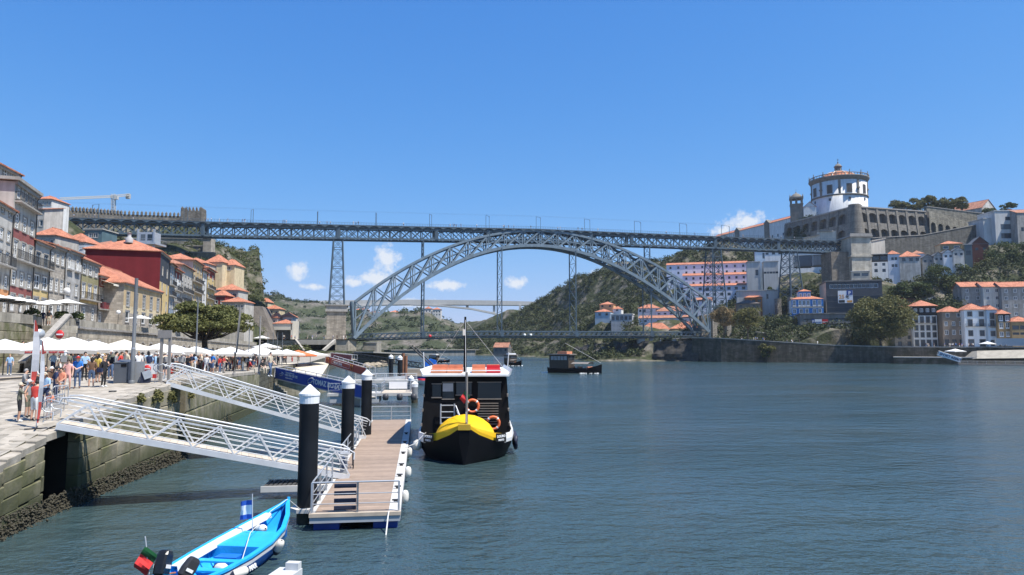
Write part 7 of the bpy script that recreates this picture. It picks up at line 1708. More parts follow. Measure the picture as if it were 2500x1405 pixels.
mb.poly([(x, y0 + (0 if z < 2 else .25), z) for x, z in CB]); mb.poly([(x, y1, z) for x, z in CB][::-1]); mb.build('cabin', BKC, RB)
fy = lambda z: y0 + .25 * (z - 1.15) / 3.7 - .03
for (x0, x1, z0, z1) in ((-2.1, -1.55, 3.6, 4.4), (-1.45, -.75, 3.5, 4.5), (-.6, .35, 3.75, 4.5), (.75, 2.2, 3.5, 4.5)):
 mb = MB(); mb.box(x0, x1, fy(z0) - .03, fy(z0), z0, z1); wnd = mb.build('cabin_window', DGL, RB)
 mb = MB(); mb.box(x0 - .05, x1 + .05, fy(z0) - .07, fy(z0) - .04, z0 - .06, z0); mb.box(x0 - .05, x1 + .05, fy(z0) - .07, fy(z0) - .04, z1, z1 + .05); mb.build('window_rail', GREYW, wnd, Mr)
mb = MB(); mb.box(-1.45, -.8, fy(3.9) - .06, fy(3.9) - .03, 3.95, 4.45); mb.build('blind', mat('pale_blind', (.40, .41, .42), .7), RB)
for k in range(9): mb = MB(); z = 1.9 + k * .16; mb.box(.75, 2.05, fy(z) - .06, fy(z), z, z + .05); mb.build('louvre', GREYW, RB)
mb = MB()
for x in (-1.55, -.7): mb.tube([(x, fy(2) - .25, 1.95), (x, fy(3) - .25, 3.2)], .05, 6)
for z in (2.0, 2.35, 2.7, 3.1): mb.tube([(-1.55, fy(z) - .25, z), (-.7, fy(z) - .25, z)], .04, 6)
mb.build('ladder', GALV, RB)
mb = MB(); mb.tube([(-.62, fy(3) - .3, 3.1), (-.1, fy(2) - .9, 1.9)], .04, 6); mb.tube([(-.55, fy(3) - .3, 2.8), (-.15, fy(2) - .9, 1.85)], .03, 6); mb.build('stair_rail', ALU, RB)
for (x, z, r) in ((.42, 3.05, .38), (1.72, 2.0, .38)):
 mb = MB(); ring = [(x + r * math.cos(a), fy(z) - .14, z + r * math.sin(a)) for a in [2 * math.pi * k / 24 for k in range(25)]]; mb.tube(ring, .085, 8); lr = mb.build('lifebuoy', LIFE, RB)
 for k in range(4): a = math.pi / 4 + k * math.pi / 2; mb = MB(); mb.tube([(x + r * math.cos(a - .12), fy(z) - .14, z + r * math.sin(a - .12)), (x + r * math.cos(a + .12), fy(z) - .14, z + r * math.sin(a + .12))], .09, 8); mb.build('band', WHP, lr, Mr)
for sgn in (-1, 1):
 for k in range(16): y = y0 + .5 + k * .78; mb = MB(); mb.bar((sgn * 2.79, y, 1.2), (sgn * 2.54, y, 4.8), .1, .08); mb.build('side_post', BKC, RB)
 for z in (1.9, 2.8, 3.7): x = sgn * (2.80 - .25 * (z - 1.15) / 3.7); mb = MB(); mb.bar((x, y0 - .05, z), (x, y1, z), .09, .16); mb.build('side_rail', GREYW, RB)
 mb = MB(); mb.tube([(sgn * 2.62, y0 + .3, 5.3), (sgn * 2.7, y0 + .3, 6.4)], .035, 6); mb.build('whip_aerial', WHB, RB)
 for y in (4.0, 4.9, 5.9):
  if sgn > 0:
   ring = [(3.15, y + .3 * math.cos(a), .75 + .36 * math.sin(a)) for a in [2 * math.pi * k / 18 for k in range(19)]]; mb = MB(); mb.tube(ring, .13, 8); mb.build('tyre_fender', NAVY, RB)
mb = MB(); secs = []
for y, w, z in ((3.25, 2.7, 4.9), (4.2, 2.85, 4.95), (10, 2.85, 4.95), (16.2, 2.7, 4.95)):
 secs.append([V((-w - .1, y, z + .35)), V((-w, y, z)), V((w, y, z)), V((w + .1, y, z + .35)), V((w - .05, y, z + .12)), V((-w + .05, y, z + .12)), V((-w - .1, y, z + .35))])
loft(mb, secs, smooth=False); mb.poly(secs[0][::-1]); mb.poly(secs[-1]); mb.build('roof', WHB, RB)
for (x0, x1, m_) in ((-2.25, -1.25, CUSH), (-1.2, -.25, CUSH), (.35, 1.25, CUSH), (1.3, 2.2, REDC)):
 for r_ in range(2):
  mb = MB(); yb_ = 4.0 + r_ * 1.5; mb.box(x0, x1, yb_, yb_ + 1.2, 5.1, 5.32); mb.box(x0 + .02, x1 - .02, yb_ + 1.0, yb_ + 1.3, 5.32, 5.55); mb.build('roof_bench', m_ if r_ == 0 else CUSH, RB)
mb = MB(); mb.tube([(-2.4, 3.5, 5.25), (-.2, 3.5, 5.25)], .03, 5); mb.tube([(.3, 3.5, 5.25), (2.3, 3.5, 5.25)], .03, 5); mb.build('roof_rail', WHB, RB)
mb = MB(); mb.tube([(-.12, 6.2, 4.9), (-.12, 6.2, 8.75)], [.11, .07], 8); mb.build('mast', BKC, RB)
mb = MB()
for x in (-2.4, 2.5): mb.tube([(-.12, 6.2, 8.5), (x, 9, 5.3)], .012, 4)
mb.tube([(-.12, 6.2, 8.6), (.1, .2, 2.4)], .012, 4); mb.build('rigging', ROPE, RB)
mb = MB(); mb.box(-.28, -.1, 6.1, 6.15, 7.5, 7.9); mb.build('furled_pennant', M_CANV, RB)
mb = MB(); mb.tube([(.12, .75, 2.2), (.10, .9, 5.25)], .075, 8); mb.build('bow_post', GREYW, RB)
fl = flag('bow_flag', [FG_GREEN, FG_RED], RB, Mr @ Matrix.Translation((.05, .8, 4.15)) @ Matrix.Rotation(math.pi, 4, 'Z') @ Matrix.Rotation(.7, 4, 'Y'), .55, .42)
mb = MB(); mb.lathe([(.02, -.32), (.22, -.24), (.3, 0), (.22, .24), (.04, .34)], 12, M=Matrix.Translation((-2.95, 3.0, .72))); mb.build('ball_fender', FEND, RB)
pr_ = Md @ V((DW - .2, 15.8, DZ + .1)); mb = MB(); li = Mr.inverted() @ pr_; mb.tube([(-2.35, 2.1, 1.6), (-2.35 + (li.x + 2.35) * .5, 2.1 + (li.y - 2.1) * .5, .95), li], .03, 6); mb.build('mooring_line', ROPE, RB)
# ---- blue open boat in the foreground
bst = V((-8.98, 19.1, 0)); BB = thing('rowing_boat', 'bright blue open fishing boat with two outboard motors in the foreground', 'boat', bst, R(-7.8)); Mq = WM[BB.name]
BLO = mat('boat_blue', (.015, .16, .58), .45, .22, 2.0, streak=.35); BLI = mat('boat_light_blue', (.02, .38, .80), .5, .12, 3.0, fine=.2)
bs = [(0, .72, .60, .58), (1.0, .88, .74, .58), (2.2, .98, .84, .60), (3.5, .97, .80, .66), (4.7, .80, .55, .78), (5.7, .47, .22, .97), (6.35, .16, .05, 1.15), (6.6, .02, .01, 1.26)]
def osec(y, b, wl, zs, k=1.0, zf=-.25): return [V((-b * k, y, zs)), V((-(b * .55 + wl * .45) * k, y, zs * .45)), V((-wl * .85 * k, y, -.02)), V((0, y, zf)), V((wl * .85 * k, y, -.02)), V(((b * .55 + wl * .45) * k, y, zs * .45)), V((b * k, y, zs))]
mb = MB(); loft(mb, [osec(*s) for s in bs]); mb.poly([p for p in osec(*bs[0])][::-1]); mb.build('hull', BLO, BB)
mb = MB(); loft(mb, [[p + V((0, 0, .03)) for p in osec(*s, .93, .02)][::-1] for s in bs[:-1]]); mb.build('lining', BLI, BB)
for sgn in (-1, 1):
 mb = MB(); secs = [[V((sgn * (b + .05), y, zs - .04)), V((sgn * (b + .05), y, zs + .03)), V((sgn * max(0, b - .11), y, zs + .03)), V((sgn * max(0, b - .11), y, zs - .04))] for (y, b, _, zs) in bs]; loft(mb, secs, smooth=False, close_ends=True); mb.build('gunwale', BLI, BB)
 mb = MB(); secs = [[V((sgn * (b * .985 + .035), y, zs - .2)), V((sgn * (b * .995 + .045), y, zs - .09))] for (y, b, _, zs) in bs]; loft(mb, secs, smooth=False); secs = [s[::-1] for s in secs]; loft(mb, secs, smooth=False); mb.build('rubbing_strake', WHB, BB)
mb = MB(); secs = [[V((-(b - .10), y, zs + .045)), V((-(b - .30), y, zs + .045)), V((-(b - .33), y, zs - .1))] for (y, b, _, zs) in bs[1:6]]; loft(mb, secs, smooth=False); mb.build('side_board', WHB, BB)
for (y, w_, hh) in ((1.25, .28, .40), (2.05, .25, .42)): b = .84; mb = MB(); mb.box(-b, b, y, y + w_, hh, hh + .05); mb.build('thwart', BLI, BB)
mb = MB(); mb.poly([(-.86, 3.15, .60), (.86, 3.15, .60), (.70, 4.55, .70), (-.70, 4.55, .70)]); mb.poly([(-.86, 3.15, .2), (.86, 3.15, .2), (.86, 3.15, .60), (-.86, 3.15, .60)]); mb.build('fore_platform', BLI, BB)
mb = MB(); mb.box(-.35, .35, 2.5, 2.9, .12, .45); mb.build('locker', BLO, BB)
for y in (.5, .95, 1.7, 2.5, 2.95, 4.75, 5.1, 5.5):
 b, wl, zs = [float(np.interp(y, [q[0] for q in bs], [q[i] for q in bs])) for i in (1, 2, 3)]; mb = MB(); mb.tube([q + V((0, 0, .05)) for q in osec(y, b, wl, zs - .06, .9, .04)], .028, 5); mb.build('frame_rib', BLI, BB)
mb = MB(); mb.tube([(0, 6.45, .3), (0, 6.62, .9), (0, 6.68, 1.36)], .06, 6); mb.build('stem_post', BLI, BB)
def fender(parent, M, L=.5, r=.13, m_=FEND):
 mb = MB(); mb.lathe([(.03, -L / 2), (r * .8, -L / 2 + .06), (r, -L / 2 + .14), (r, L / 2 - .12), (r * .75, L / 2 - .03), (.03, L / 2)], 12); o = mb.build('fender', m_, parent, M)
 mb = MB(); mb.lathe([(.02, -L / 2 - .05), (r * .6, -L / 2 - .04), (r * .9, -L / 2 + .06), (r * 1.02, -L / 2 + .12)], 12); mb.build('fender_end', NAVY, o, M)
for (x, y, z, rx, ry) in ((1.02, 3.9, .42, .25, .5), (1.1, 1.35, .40, -1.1, .9)): fender(BB, Mq @ Matrix.Translation((x, y, z)) @ Matrix.Rotation(rx, 4, 'X') @ Matrix.Rotation(ry, 4, 'Y'))
for (x, y, z) in ((.3, 1.75, .38), (-.05, 4.75, .72)): fender(BB, Mq @ Matrix.Translation((x, y, z)) @ Matrix.Rotation(1.4, 4, 'Y') @ Matrix.Rotation(.4, 4, 'X'), .48, .14)
def outboard(x, rz, tilt, s, cw):
 M = Mq @ Matrix.Translation((x, -.12, .72)) @ Matrix.Rotation(rz, 4, 'Z') @ Matrix.Rotation(tilt, 4, 'X') @ Matrix.Scale(s, 4)
 mb = MB(); secs = []
 for z, w, d0, d1 in ((.0, .11, -.16, .16), (.06, .15, -.22, .25), (.30, .155, -.22, .29), (.56, .15, -.17, .27), (.66, .13, -.12, .22), (.69, .09, -.08, .15)):
  secs.append([V((-w, d0 * .8, z)), V((-w * .6, d0, z)), V((w * .6, d0, z)), V((w, d0 * .8, z)), V((w, d1 * .7, z)), V((w * .5, d1, z)), V((-w * .5, d1, z)), V((-w, d1 * .7, z)), V((-w, d0 * .8, z))])
 loft(mb, secs, smooth=False); mb.poly(secs[-1][:-1][::-1]); mb.poly(secs[0][:-1]); o = mb.build('outboard_motor', cw, BB, M)
 mb = MB(); mb.box(-.08, .08, -.12, .12, -.75, .02); mb.box(-.15, .15, -.2, .05, -.6, -.56); mb.lathe([(.02, -.25), (.09, -.15), (.09, .1), (.03, .2)], 8, M=Matrix.Translation((0, -.05, -.82)) @ Matrix.Rotation(math.pi / 2, 4, 'X')); mb.build('motor_leg', BKC, o, M)
 mb = MB(); mb.box(-.1, .1, .1, .24, -.3, .06); mb.tube([(0, .2, .05), (.03, .75, .12)], .03, 6); mb.build('tiller', mat('tiller_brown', (.35, .12, .05), .5), o, M)
 mb = MB(); mb.box(-.185, -.175, -.15, .12, .2, .3); mb.box(.175, .185, -.15, .12, .2, .3); mb.build('cowl_stripe', WHP, o, M)
outboard(-.32, .1, -.35, .95, mat('glossy_black_cowl', (.012, .013, .014), .22, .1)); outboard(.32, -.5, -.6, .78, mat('matt_black_cowl', (.03, .03, .032), .45, .15))
mb = MB(); mb.tube([(-.78, .1, .55), (-.86, -.05, 1.7)], .018, 6); fp = mb.build('flag_staff', ALU, BB)
flag('stern_flag', [FG_GREEN, FG_RED], fp, Mq @ Matrix.Translation((-.85, -.03, 1.45)) @ Matrix.Rotation(math.pi + .3, 4, 'Z') @ Matrix.Rotation(.9, 4, 'Y'), .62, .42, wave=.1)
mb = MB(); mb.tube([(-.1, 4.3, .72), (-.14, 4.3, 1.95)], .015, 6); fp = mb.build('flag_staff', ALU, BB)
flag('club_flag', [FG_BLUE, WHP], fp, Mq @ Matrix.Translation((-.14, 4.3, 1.75)) @ Matrix.Rotation(math.pi - .2, 4, 'Z'), .5, .6, horiz=True)
mb = MB(); mb.tube([(.88, 1.9, .62), (.2, 3.6, .9), (-.03, 5.4, 1.15), (0, 6.6, 1.3)], .012, 5); mb.build('painter_line', ROPE, BB)
e1 = Mq.inverted() @ V((q1.x + .3, q1.y - .4, DZ)); mb = MB(); mb.tube([(0, 6.62, 1.3), V((0, 6.62, 1.3)).lerp(e1, .5) + V((0, 0, -.2)), e1], .016, 5); mb.build('mooring_line', ROPE, BB)
a_, b_ = V((.985, .95, 0)), V((1.02, 2.3, 0)); text_part('lettering', 'DO MAR', .2, WHP, BB, Mq @ along(a_ + V((.0, .75, 0)), b_ + V((.0, .75, 0))) @ Matrix.Translation((0, -.03, .22)) @ Matrix.Rotation(-.18, 4, 'X') @ UPR)
# ---- boats under way and moored farther off
def cruise_boat(label, px, py, rz, s, side_cols, m_seat):
 p = onz(px, py, 0); t = thing('river_boat', label, 'boat', M=frame((p.x, p.y, 0), rz) @ Matrix.Scale(s, 4)); M = WM[t.name]
 st = [(-6, .1, .03, 2.1), (-5, .9, .5, 1.7), (-3.5, 1.7, 1.3, 1.3), (-1, 2.1, 1.8, 1.05), (3, 2.2, 1.9, 1.0), (6, 1.9, 1.5, 1.1), (7.2, 1.3, .9, 1.3)]
 mb = MB(); loft(mb, hull_sections(st)); mb.poly([(x * .97, y, zs - .1) for (y, x, _, zs) in st] + [(-x * .97, y, zs - .1) for (y, x, _, zs) in st][::-1]); mb.build('hull', BKH, t, M)
 mb = MB(); mb.box(-1.8, 1.8, 1.5, 6.4, 1.0, 4.2); mb.build('cabin', mat('brown_cabin', (.06, .045, .032), .7, .25, 2), t, M); mb = MB(); mb.box(-2.1, 2.1, 1.1, 6.7, 4.2, 4.4); mb.build('roof', GREYW, t, M)
 for k in range(5):
  for sx in (-1, 1): mb = MB(); mb.box(sx * 1.8 - .03, sx * 1.8 + .03, 1.9 + k * .85, 2.6 + k * .85, 3.0, 3.9); mb.build('cabin_window', mat('bright_boat_window', (.30, .32, .33), .2, .3, 2), t, M)
 for k in range(4): mb = MB(); mb.box(-1.5 + k * .78, -.85 + k * .78, 1.44, 1.5, 3.0, 3.9); mb.build('cabin_window', DGL, t, M)
 mb = MB(); mb.box(-1.6, 1.6, 2.0, 4.4, 4.4, 5.0); mb.build('roof_cover', m_seat, t, M)
 for k in range(5): mb = MB(); mb.box(-1.5, 1.5, -3.2 + k * .9, -2.8 + k * .9, 1.0, 1.5); mb.build('bench', M_CANV if k % 2 else CUSH, t, M)
 for k in range(8): mb = MB(); a = V((2.0 if k % 2 else -2.0, -3 + (k // 2) * 1.2, 0)); mb.tube([(a.x * .92, a.y, 1.0), (a.x * .92, a.y, 2.2)], .04, 5); mb.build('awning_post', GREYW, t, M)
 mb = MB(); secs = [[V((-1.9 * math.cos(math.pi * k / 8), y, 2.15 + .35 * math.sin(math.pi * k / 8))) for k in range(9)] for y in (-3.4, .8)]; loft(mb, secs); mb.build('awning', GREYW, t, M)
 mb = MB(); mb.tube([(0, 3, 3.8), (0, 3.2, 7.2)], .06, 6); mb.build('mast', BKC, t, M); mb = MB(); mb.tube([(0, 3.2, 7.0), (0, -5.8, 2.4)], .03, 4); mb.build('stay', ROPE, t, M)
 foam = mat('bow_foam', (.75, .78, .8), .7, .1, 4); mb = MB(); rr = random.Random(int(px))
 for k in range(26):
  sx = rr.choice((-1, 1)); f = rr.random(); c = V((sx * (.5 + f * 2.6), -6 + f * 5 + rr.uniform(-.3, .3), .03)); mb.lathe([(rr.uniform(.12, .4), 0), (.05, rr.uniform(.03, .12))], 6, M=Matrix.Translation(c))
 for k in range(14): c = V((rr.uniform(-2, 2), 7.4 + rr.uniform(0, 1.2), .03)); mb.lathe([(rr.uniform(.12, .4), 0), (.05, rr.uniform(.03, .1))], 6, M=Matrix.Translation(c))
 fo = mb.build('bow_wave', foam, t, M); fo['kind'] = 'stuff'
 return t
cruise_boat('dark tour boat with orange roof cover under way below the arch', 1410, 911, R(62), 1.08, None, CUSH)
cruise_boat('smaller tour boat heading downstream near the wooded bank', 1256, 893, R(25), .85, None, WHB)
cruise_boat('distant dark boat under way behind the blue-covered one', 1075, 886, R(70), .7, None, WHB)
p = onz(1052, 903, 0); t = thing('covered_boat', 'white boat under a bright blue tarpaulin behind the black boat', 'boat', (p.x, p.y, 0), R(8))
mb = MB(); loft(mb, [[V((-b, y, 1.1)), V((-b * .8, y, 0)), V((0, y, -.4)), V((b * .8, y, 0)), V((b, y, 1.1))] for y, b in ((-3, .3), (-2, 1.2), (0, 1.9), (4, 1.8))], close_ends=True); mb.build('hull', WHB, t)
mb = MB(); loft(mb, [[V((-1.8, y, 1.0)), V((-1.5, y, 2.6)), V((0, y, 3.1)), V((1.5, y, 2.6)), V((1.8, y, 1.0))] for y in (-1.6, 3.8)], smooth=False, close_ends=True); mb.build('tarpaulin', mat('blue_tarpaulin', (.01, .13, .55), .5, .15, 2), t)
for (px, py, lab) in ((868, 988, 'small white motor dinghy with red cover between the piles'), (1035, 940, 'white cabin cruiser bow peeping out beside the grey piles')):
 p = onz(px, py, 0); t = thing('dinghy', lab, 'boat', (p.x, p.y, 0), R(30)); mb = MB(); loft(mb, [[V((-b, y, .8)), V((-b * .8, y, 0)), V((0, y, -.3)), V((b * .8, y, 0)), V((b, y, .8))] for y, b in ((-2, .1), (-1.2, .6), (0, .9), (2, .85))], close_ends=True); mb.build('hull', WHB, t)
 mb = MB(); mb.box(-.6, .6, -.4, 1.6, .75, 1.0); mb.build('cover', REDC, t)
# ------------------------------------------------------------------ people
def person_mesh(name, J, fingers=False, sub=1):
 """J: joint name -> position for this pose (faces -y); one continuous skin, coloured by body region"""
 names, co, rad, edges, reg = [], [], [], [], []
 def v(n, p, r, parent=None, region=0):
  names.append(n); co.append(V(p)); rad.append(r if isinstance(r, tuple) else (r, r))
  if parent: edges.append((names.index(parent), len(names) - 1)); reg.append(region)
 SK, SH, PT, SO, SN, SL = 0, 1, 2, 3, 4, 5
 v('pelvis', J['pelvis'], (.15, .115)); v('spine', J['spine'], (.14, .105), 'pelvis', SH); v('chest', J['chest'], (.165, .12), 'spine', SH)
 v('neck', J['neck'], .058, 'chest', SH); v('head', J['head'], (.078, .092), 'neck', SK); v('crown', J['crown'], (.066, .08), 'head', SK); v('nose', J['head'] + J['fwd'] * .105 + V((0, 0, .0)), .014, 'head', SK)
 for s, k in (('l', -1), ('r', 1)):
  v(s + 'hip', J[s + 'hip'], .098, 'pelvis', PT); v(s + 'knee', J[s + 'knee'], .062, s + 'hip', PT); v(s + 'ankle', J[s + 'ankle'], .043, s + 'knee', SN); v(s + 'toe', J[s + 'toe'], (.042, .03), s + 'ankle', SO)
  v(s + 'sho', J[s + 'sho'], .066, 'chest', SH); v(s + 'elb', J[s + 'elb'], .044, s + 'sho', SH); v(s + 'wri', J[s + 'wri'], .030, s + 'elb', SL)
  d = (J[s + 'wri'] - J[s + 'elb']).normalized(); side = d.cross(V((0, 0, 1)) if abs(d.z) < .8 else V((1, 0, 0))).normalized()
  pal = J[s + 'wri'] + d * .075; v(s + 'palm', pal, (.036, .02), s + 'wri', SK)
  if fingers:
   for i in range(4):
    b = pal + side * (.027 - .018 * i) + d * .02; m_ = b + d * (.045 - .004 * abs(i - 1.3)) + V((0, 0, -.004)); e = m_ + d * .03 + J['fwd'] * .012
    v(f'{s}f{i}', b, .010, s + 'palm', SK); v(f'{s}g{i}', m_, .009, f'{s}f{i}', SK); v(f'{s}h{i}', e, .0075, f'{s}g{i}', SK)
   v(s + 'th', pal - d * .03 + side * .045, .010, s + 'wri', SK); v(s + 'th2', pal + d * .015 + side * .06, .0085, s + 'th', SK)
  else: v(s + 'tip', pal + d * .085, (.028, .012), s + 'palm', SK)
 me = bpy.data.meshes.new(name); me.from_pydata([tuple(c) for c in co], edges, []); o = bpy.data.objects.new(name, me); COL.objects.link(o)
 md = o.modifiers.new('skin', 'SKIN'); md.use_smooth_shade = True
 for i, sv in enumerate(me.skin_vertices[0].data): sv.radius = rad[i]; sv.use_root = (i == 0)
 sb = o.modifiers.new('sub', 'SUBSURF'); sb.levels = sb.render_levels = sub
 dg = bpy.context.evaluated_depsgraph_get(); dg.update(); out = bpy.data.meshes.new_from_object(o.evaluated_get(dg)); bpy.data.objects.remove(o)
 out.materials.clear()
 for i in range(6): out.materials.append(PMAT0)
 segs = [(co[a], co[b], r) for (a, b), r in zip(edges, reg)]
 idx = []
 for p in out.polygons:
  c = p.center; best = (9, 0)
  for a, b, r in segs:
   ab = b - a; t = max(0, min(1, (c - a).dot(ab) / max(ab.length_squared, 1e-9))); d = (c - a - ab * t).length
   if d < best[0]: best = (d, r)
  r = best[1]
  if r == SH and c.z < J['pelvis'].z + .03 and c.z > J['pelvis'].z - .4: r = PT
  if r == SH and c.z > J['neck'].z - .015 and abs(c.x - J['neck'].x) < .075: r = SK
  idx.append(r)
 out.polygons.foreach_set('material_index', idx); out.polygons.foreach_set('use_smooth', [True] * len(idx)); out.update()
 return out
PMAT0 = mat('cloth_plain', (.5, .5, .5), .9)
def joints(**kw):
 J = dict(pelvis=V((0, 0, .95)), spine=V((0, .01, 1.12)), chest=V((0, 0, 1.32)), neck=V((0, -.01, 1.49)), head=V((0, -.03, 1.60)), crown=V((0, -.015, 1.69)), fwd=V((0, -1, 0)),
  lhip=V((-.09, 0, .88)), rhip=V((.09, 0, .88)), lknee=V((-.10, -.02, .49)), rknee=V((.10, -.02, .49)), lankle=V((-.11, .02, .085)), rankle=V((.11, .02, .085)), ltoe=V((-.13, -.15, .035)), rtoe=V((.13, -.15, .035)),
  lsho=V((-.18, .01, 1.41)), rsho=V((.18, .01, 1.41)), lelb=V((-.24, .03, 1.14)), relb=V((.24, .03, 1.14)), lwri=V((-.25, -.06, .90)), rwri=V((.25, -.06, .90)))
 for k, x in kw.items(): J[k] = V(x)
 return J
POSES = [joints(), joints(rwri=(.08, -.22, 1.22), relb=(.25, -.05, 1.15)), joints(lknee=(-.1, -.16, .52), lankle=(-.1, -.14, .13), ltoe=(-.1, -.31, .06), rknee=(.1, .06, .49), rankle=(.1, .26, .12), rtoe=(.1, .12, .035), lwri=(-.24, .12, .92), rwri=(.24, -.2, .95)),
  joints(lelb=(-.22, -.16, 1.26), relb=(.22, -.16, 1.26), lwri=(-.06, -.25, 1.50), rwri=(.06, -.25, 1.50)), joints(lelb=(-.22, -.1, 1.16), relb=(.22, -.1, 1.16), lwri=(-.06, -.30, 1.08), rwri=(.06, -.30, 1.08), chest=(0, -.05, 1.31), neck=(0, -.08, 1.47), head=(0, -.11, 1.58), crown=(0, -.10, 1.67), lsho=(-.18, -.04, 1.40), rsho=(.18, -.04, 1.40)),
  joints(lelb=(-.27, .08, 1.16), relb=(.27, .08, 1.16), lwri=(-.13, -.06, 1.02), rwri=(.13, -.06, 1.02)), joints(lknee=(-.14, -.01, .49), rknee=(.13, -.06, .50), lankle=(-.17, .02, .085), ltoe=(-.21, -.13, .035), lwri=(-.1, -.24, 1.3), lelb=(-.25, -.06, 1.16)),
  joints(pelvis=(0, .1, .52), spine=(0, .1, .68), chest=(0, .05, .88), neck=(0, .02, 1.05), head=(0, 0, 1.16), crown=(0, .01, 1.25), lhip=(-.09, .04, .48), rhip=(.09, .04, .48), lknee=(-.12, -.36, .5), rknee=(.12, -.36, .5), lankle=(-.12, -.38, .09), rankle=(.12, -.38, .09), ltoe=(-.13, -.54, .035), rtoe=(.13, -.54, .035),
    lsho=(-.18, .04, .97), rsho=(.18, .04, .97), lelb=(-.23, -.06, .74), relb=(.23, -.06, .74), lwri=(-.12, -.26, .62), rwri=(.12, -.26, .62))]
PM = [person_mesh('person_%d' % i, J, True) for i, J in enumerate(POSES)]
def hair_mesh(J, long, hat):
 mb = MB(); c = J['head'].lerp(J['crown'], .45) + V((0, .012, .01)); n = 10; rows = []
 for i in range(7):
  th = math.pi * (.02 + .60 * i / 6); ring = []
  for k in range(n):
   a = 2 * math.pi * k / n; back = .5 + .5 * math.sin(a); t2 = th * (1.0 if back > .35 else .62)
   ring.append(c + V((.088 * math.sin(t2) * math.cos(a), .104 * math.sin(t2) * math.sin(a), .112 * math.cos(t2) - (long * .18 * (i / 6) ** 2 if back > .4 else 0))))
  rows.append(ring)
 vs = [p for r in rows for p in r]; mb.add(vs, [(i * n + k, i * n + (k + 1) % n, (i + 1) * n + (k + 1) % n, (i + 1) * n + k) for i in range(6) for k in range(n)], 0, True); mb.poly(rows[0])
 if hat: mb.lathe([(.09, 0), (.155, -.012), (.155, -.02), (.085, -.012)], 12, M=Matrix.Translation(c + V((0, -.035, .02))))
 return mb
HM = {}
def hair(pi, long, hat, m_):
 k = (pi, long, hat, m_.name)
 if k not in HM: HM[k] = hair_mesh(POSES[pi], long, hat).mesh('hair', m_)
 return HM[k]
CLO = {n: mat('cloth_' + n, c, .9, .12, 3) for n, c in dict(white=(.72, .72, .70), black=(.02, .02, .023), navy=(.02, .03, .075), blue=(.03, .18, .55), lightblue=(.32, .48, .68), grey=(.26, .26, .26), olive=(.15, .15, .11), red=(.50, .05, .04), coral=(.72, .26, .16), pink=(.70, .38, .33), beige=(.52, .45, .34), denim=(.09, .14, .24), yellow=(.62, .42, .08), brown=(.14, .08, .05), green=(.05, .14, .07), cream=(.66, .62, .52)).items()}
SKIN = [mat('skin_%d' % i, c, .6, .06, 4) for i, c in enumerate([(.55, .33, .23), (.46, .26, .17), (.62, .40, .30), (.25, .13, .08)])]
HAIRC = {n: mat('hair_' + n, c, .7, .2, 6) for n, c in dict(dark=(.015, .012, .01), brown=(.06, .035, .02), blond=(.36, .24, .11), grey=(.32, .31, .30)).items()}
HATC = {'white cap': CLO['white'], 'black cap': CLO['black'], 'red cap': CLO['red'], 'beige hat': CLO['beige']}
rp = random.Random(77)
def person(loc, rz, pose, shirt, legs, shorts=False, hair_c='dark', hat=None, long=0, sleeves=False, h=1.72, skin=None, label=None, group=None, pack=None, where=''):
 skin = skin if skin is not None else rp.randrange(3)
 verb = 'sitting' if pose == 7 else ('walking' if pose == 2 else 'standing')
 lab = label or 'person in %s top and %s %s%s %s %s' % (shirt.replace('tb', 't b'), legs, 'shorts' if shorts else 'trousers', ' with ' + hat if hat else '', verb, where)
 t = thing('person', lab, 'person', M=frame(loc, rz) @ Matrix.Scale(h / 1.74, 4), group=group); M = WM[t.name]
 o = inst('body', PM[pose], t, M)
 for i, m_ in enumerate((SKIN[skin], CLO[shirt], CLO[legs], CLO[rp.choice(('black', 'white', 'brown'))], SKIN[skin] if shorts else CLO[legs], CLO[shirt] if sleeves else SKIN[skin])):
  o.material_slots[i].link = 'OBJECT'; o.material_slots[i].material = m_
 inst('cap' if hat else 'hair', hair(pose, long, bool(hat), HATC[hat] if hat else HAIRC[hair_c]), t, M)
 if pack:
  c = POSES[pose]['chest']; mb = MB(); mb.box(-.15, .15, .1, .28, c.z - .3, c.z + .1); mb.box(-.11, .11, .28, .34, c.z - .28, c.z - .05); mb.build('backpack', CLO[pack], t, M)
 return t
def quay_at(px, py):
 lo, hi = 12.0, 260.0
 for _ in range(40):
  m_ = (lo + hi) / 2; x = at(px, py, m_).x; y = pxy((x, m_, quay_z(m_)))[1]
  if y > py: lo = m_
  else: hi = m_
 p = at(px, py, lo); return V((p.x, lo, quay_z(lo)))
NG = 'people near the gangway'
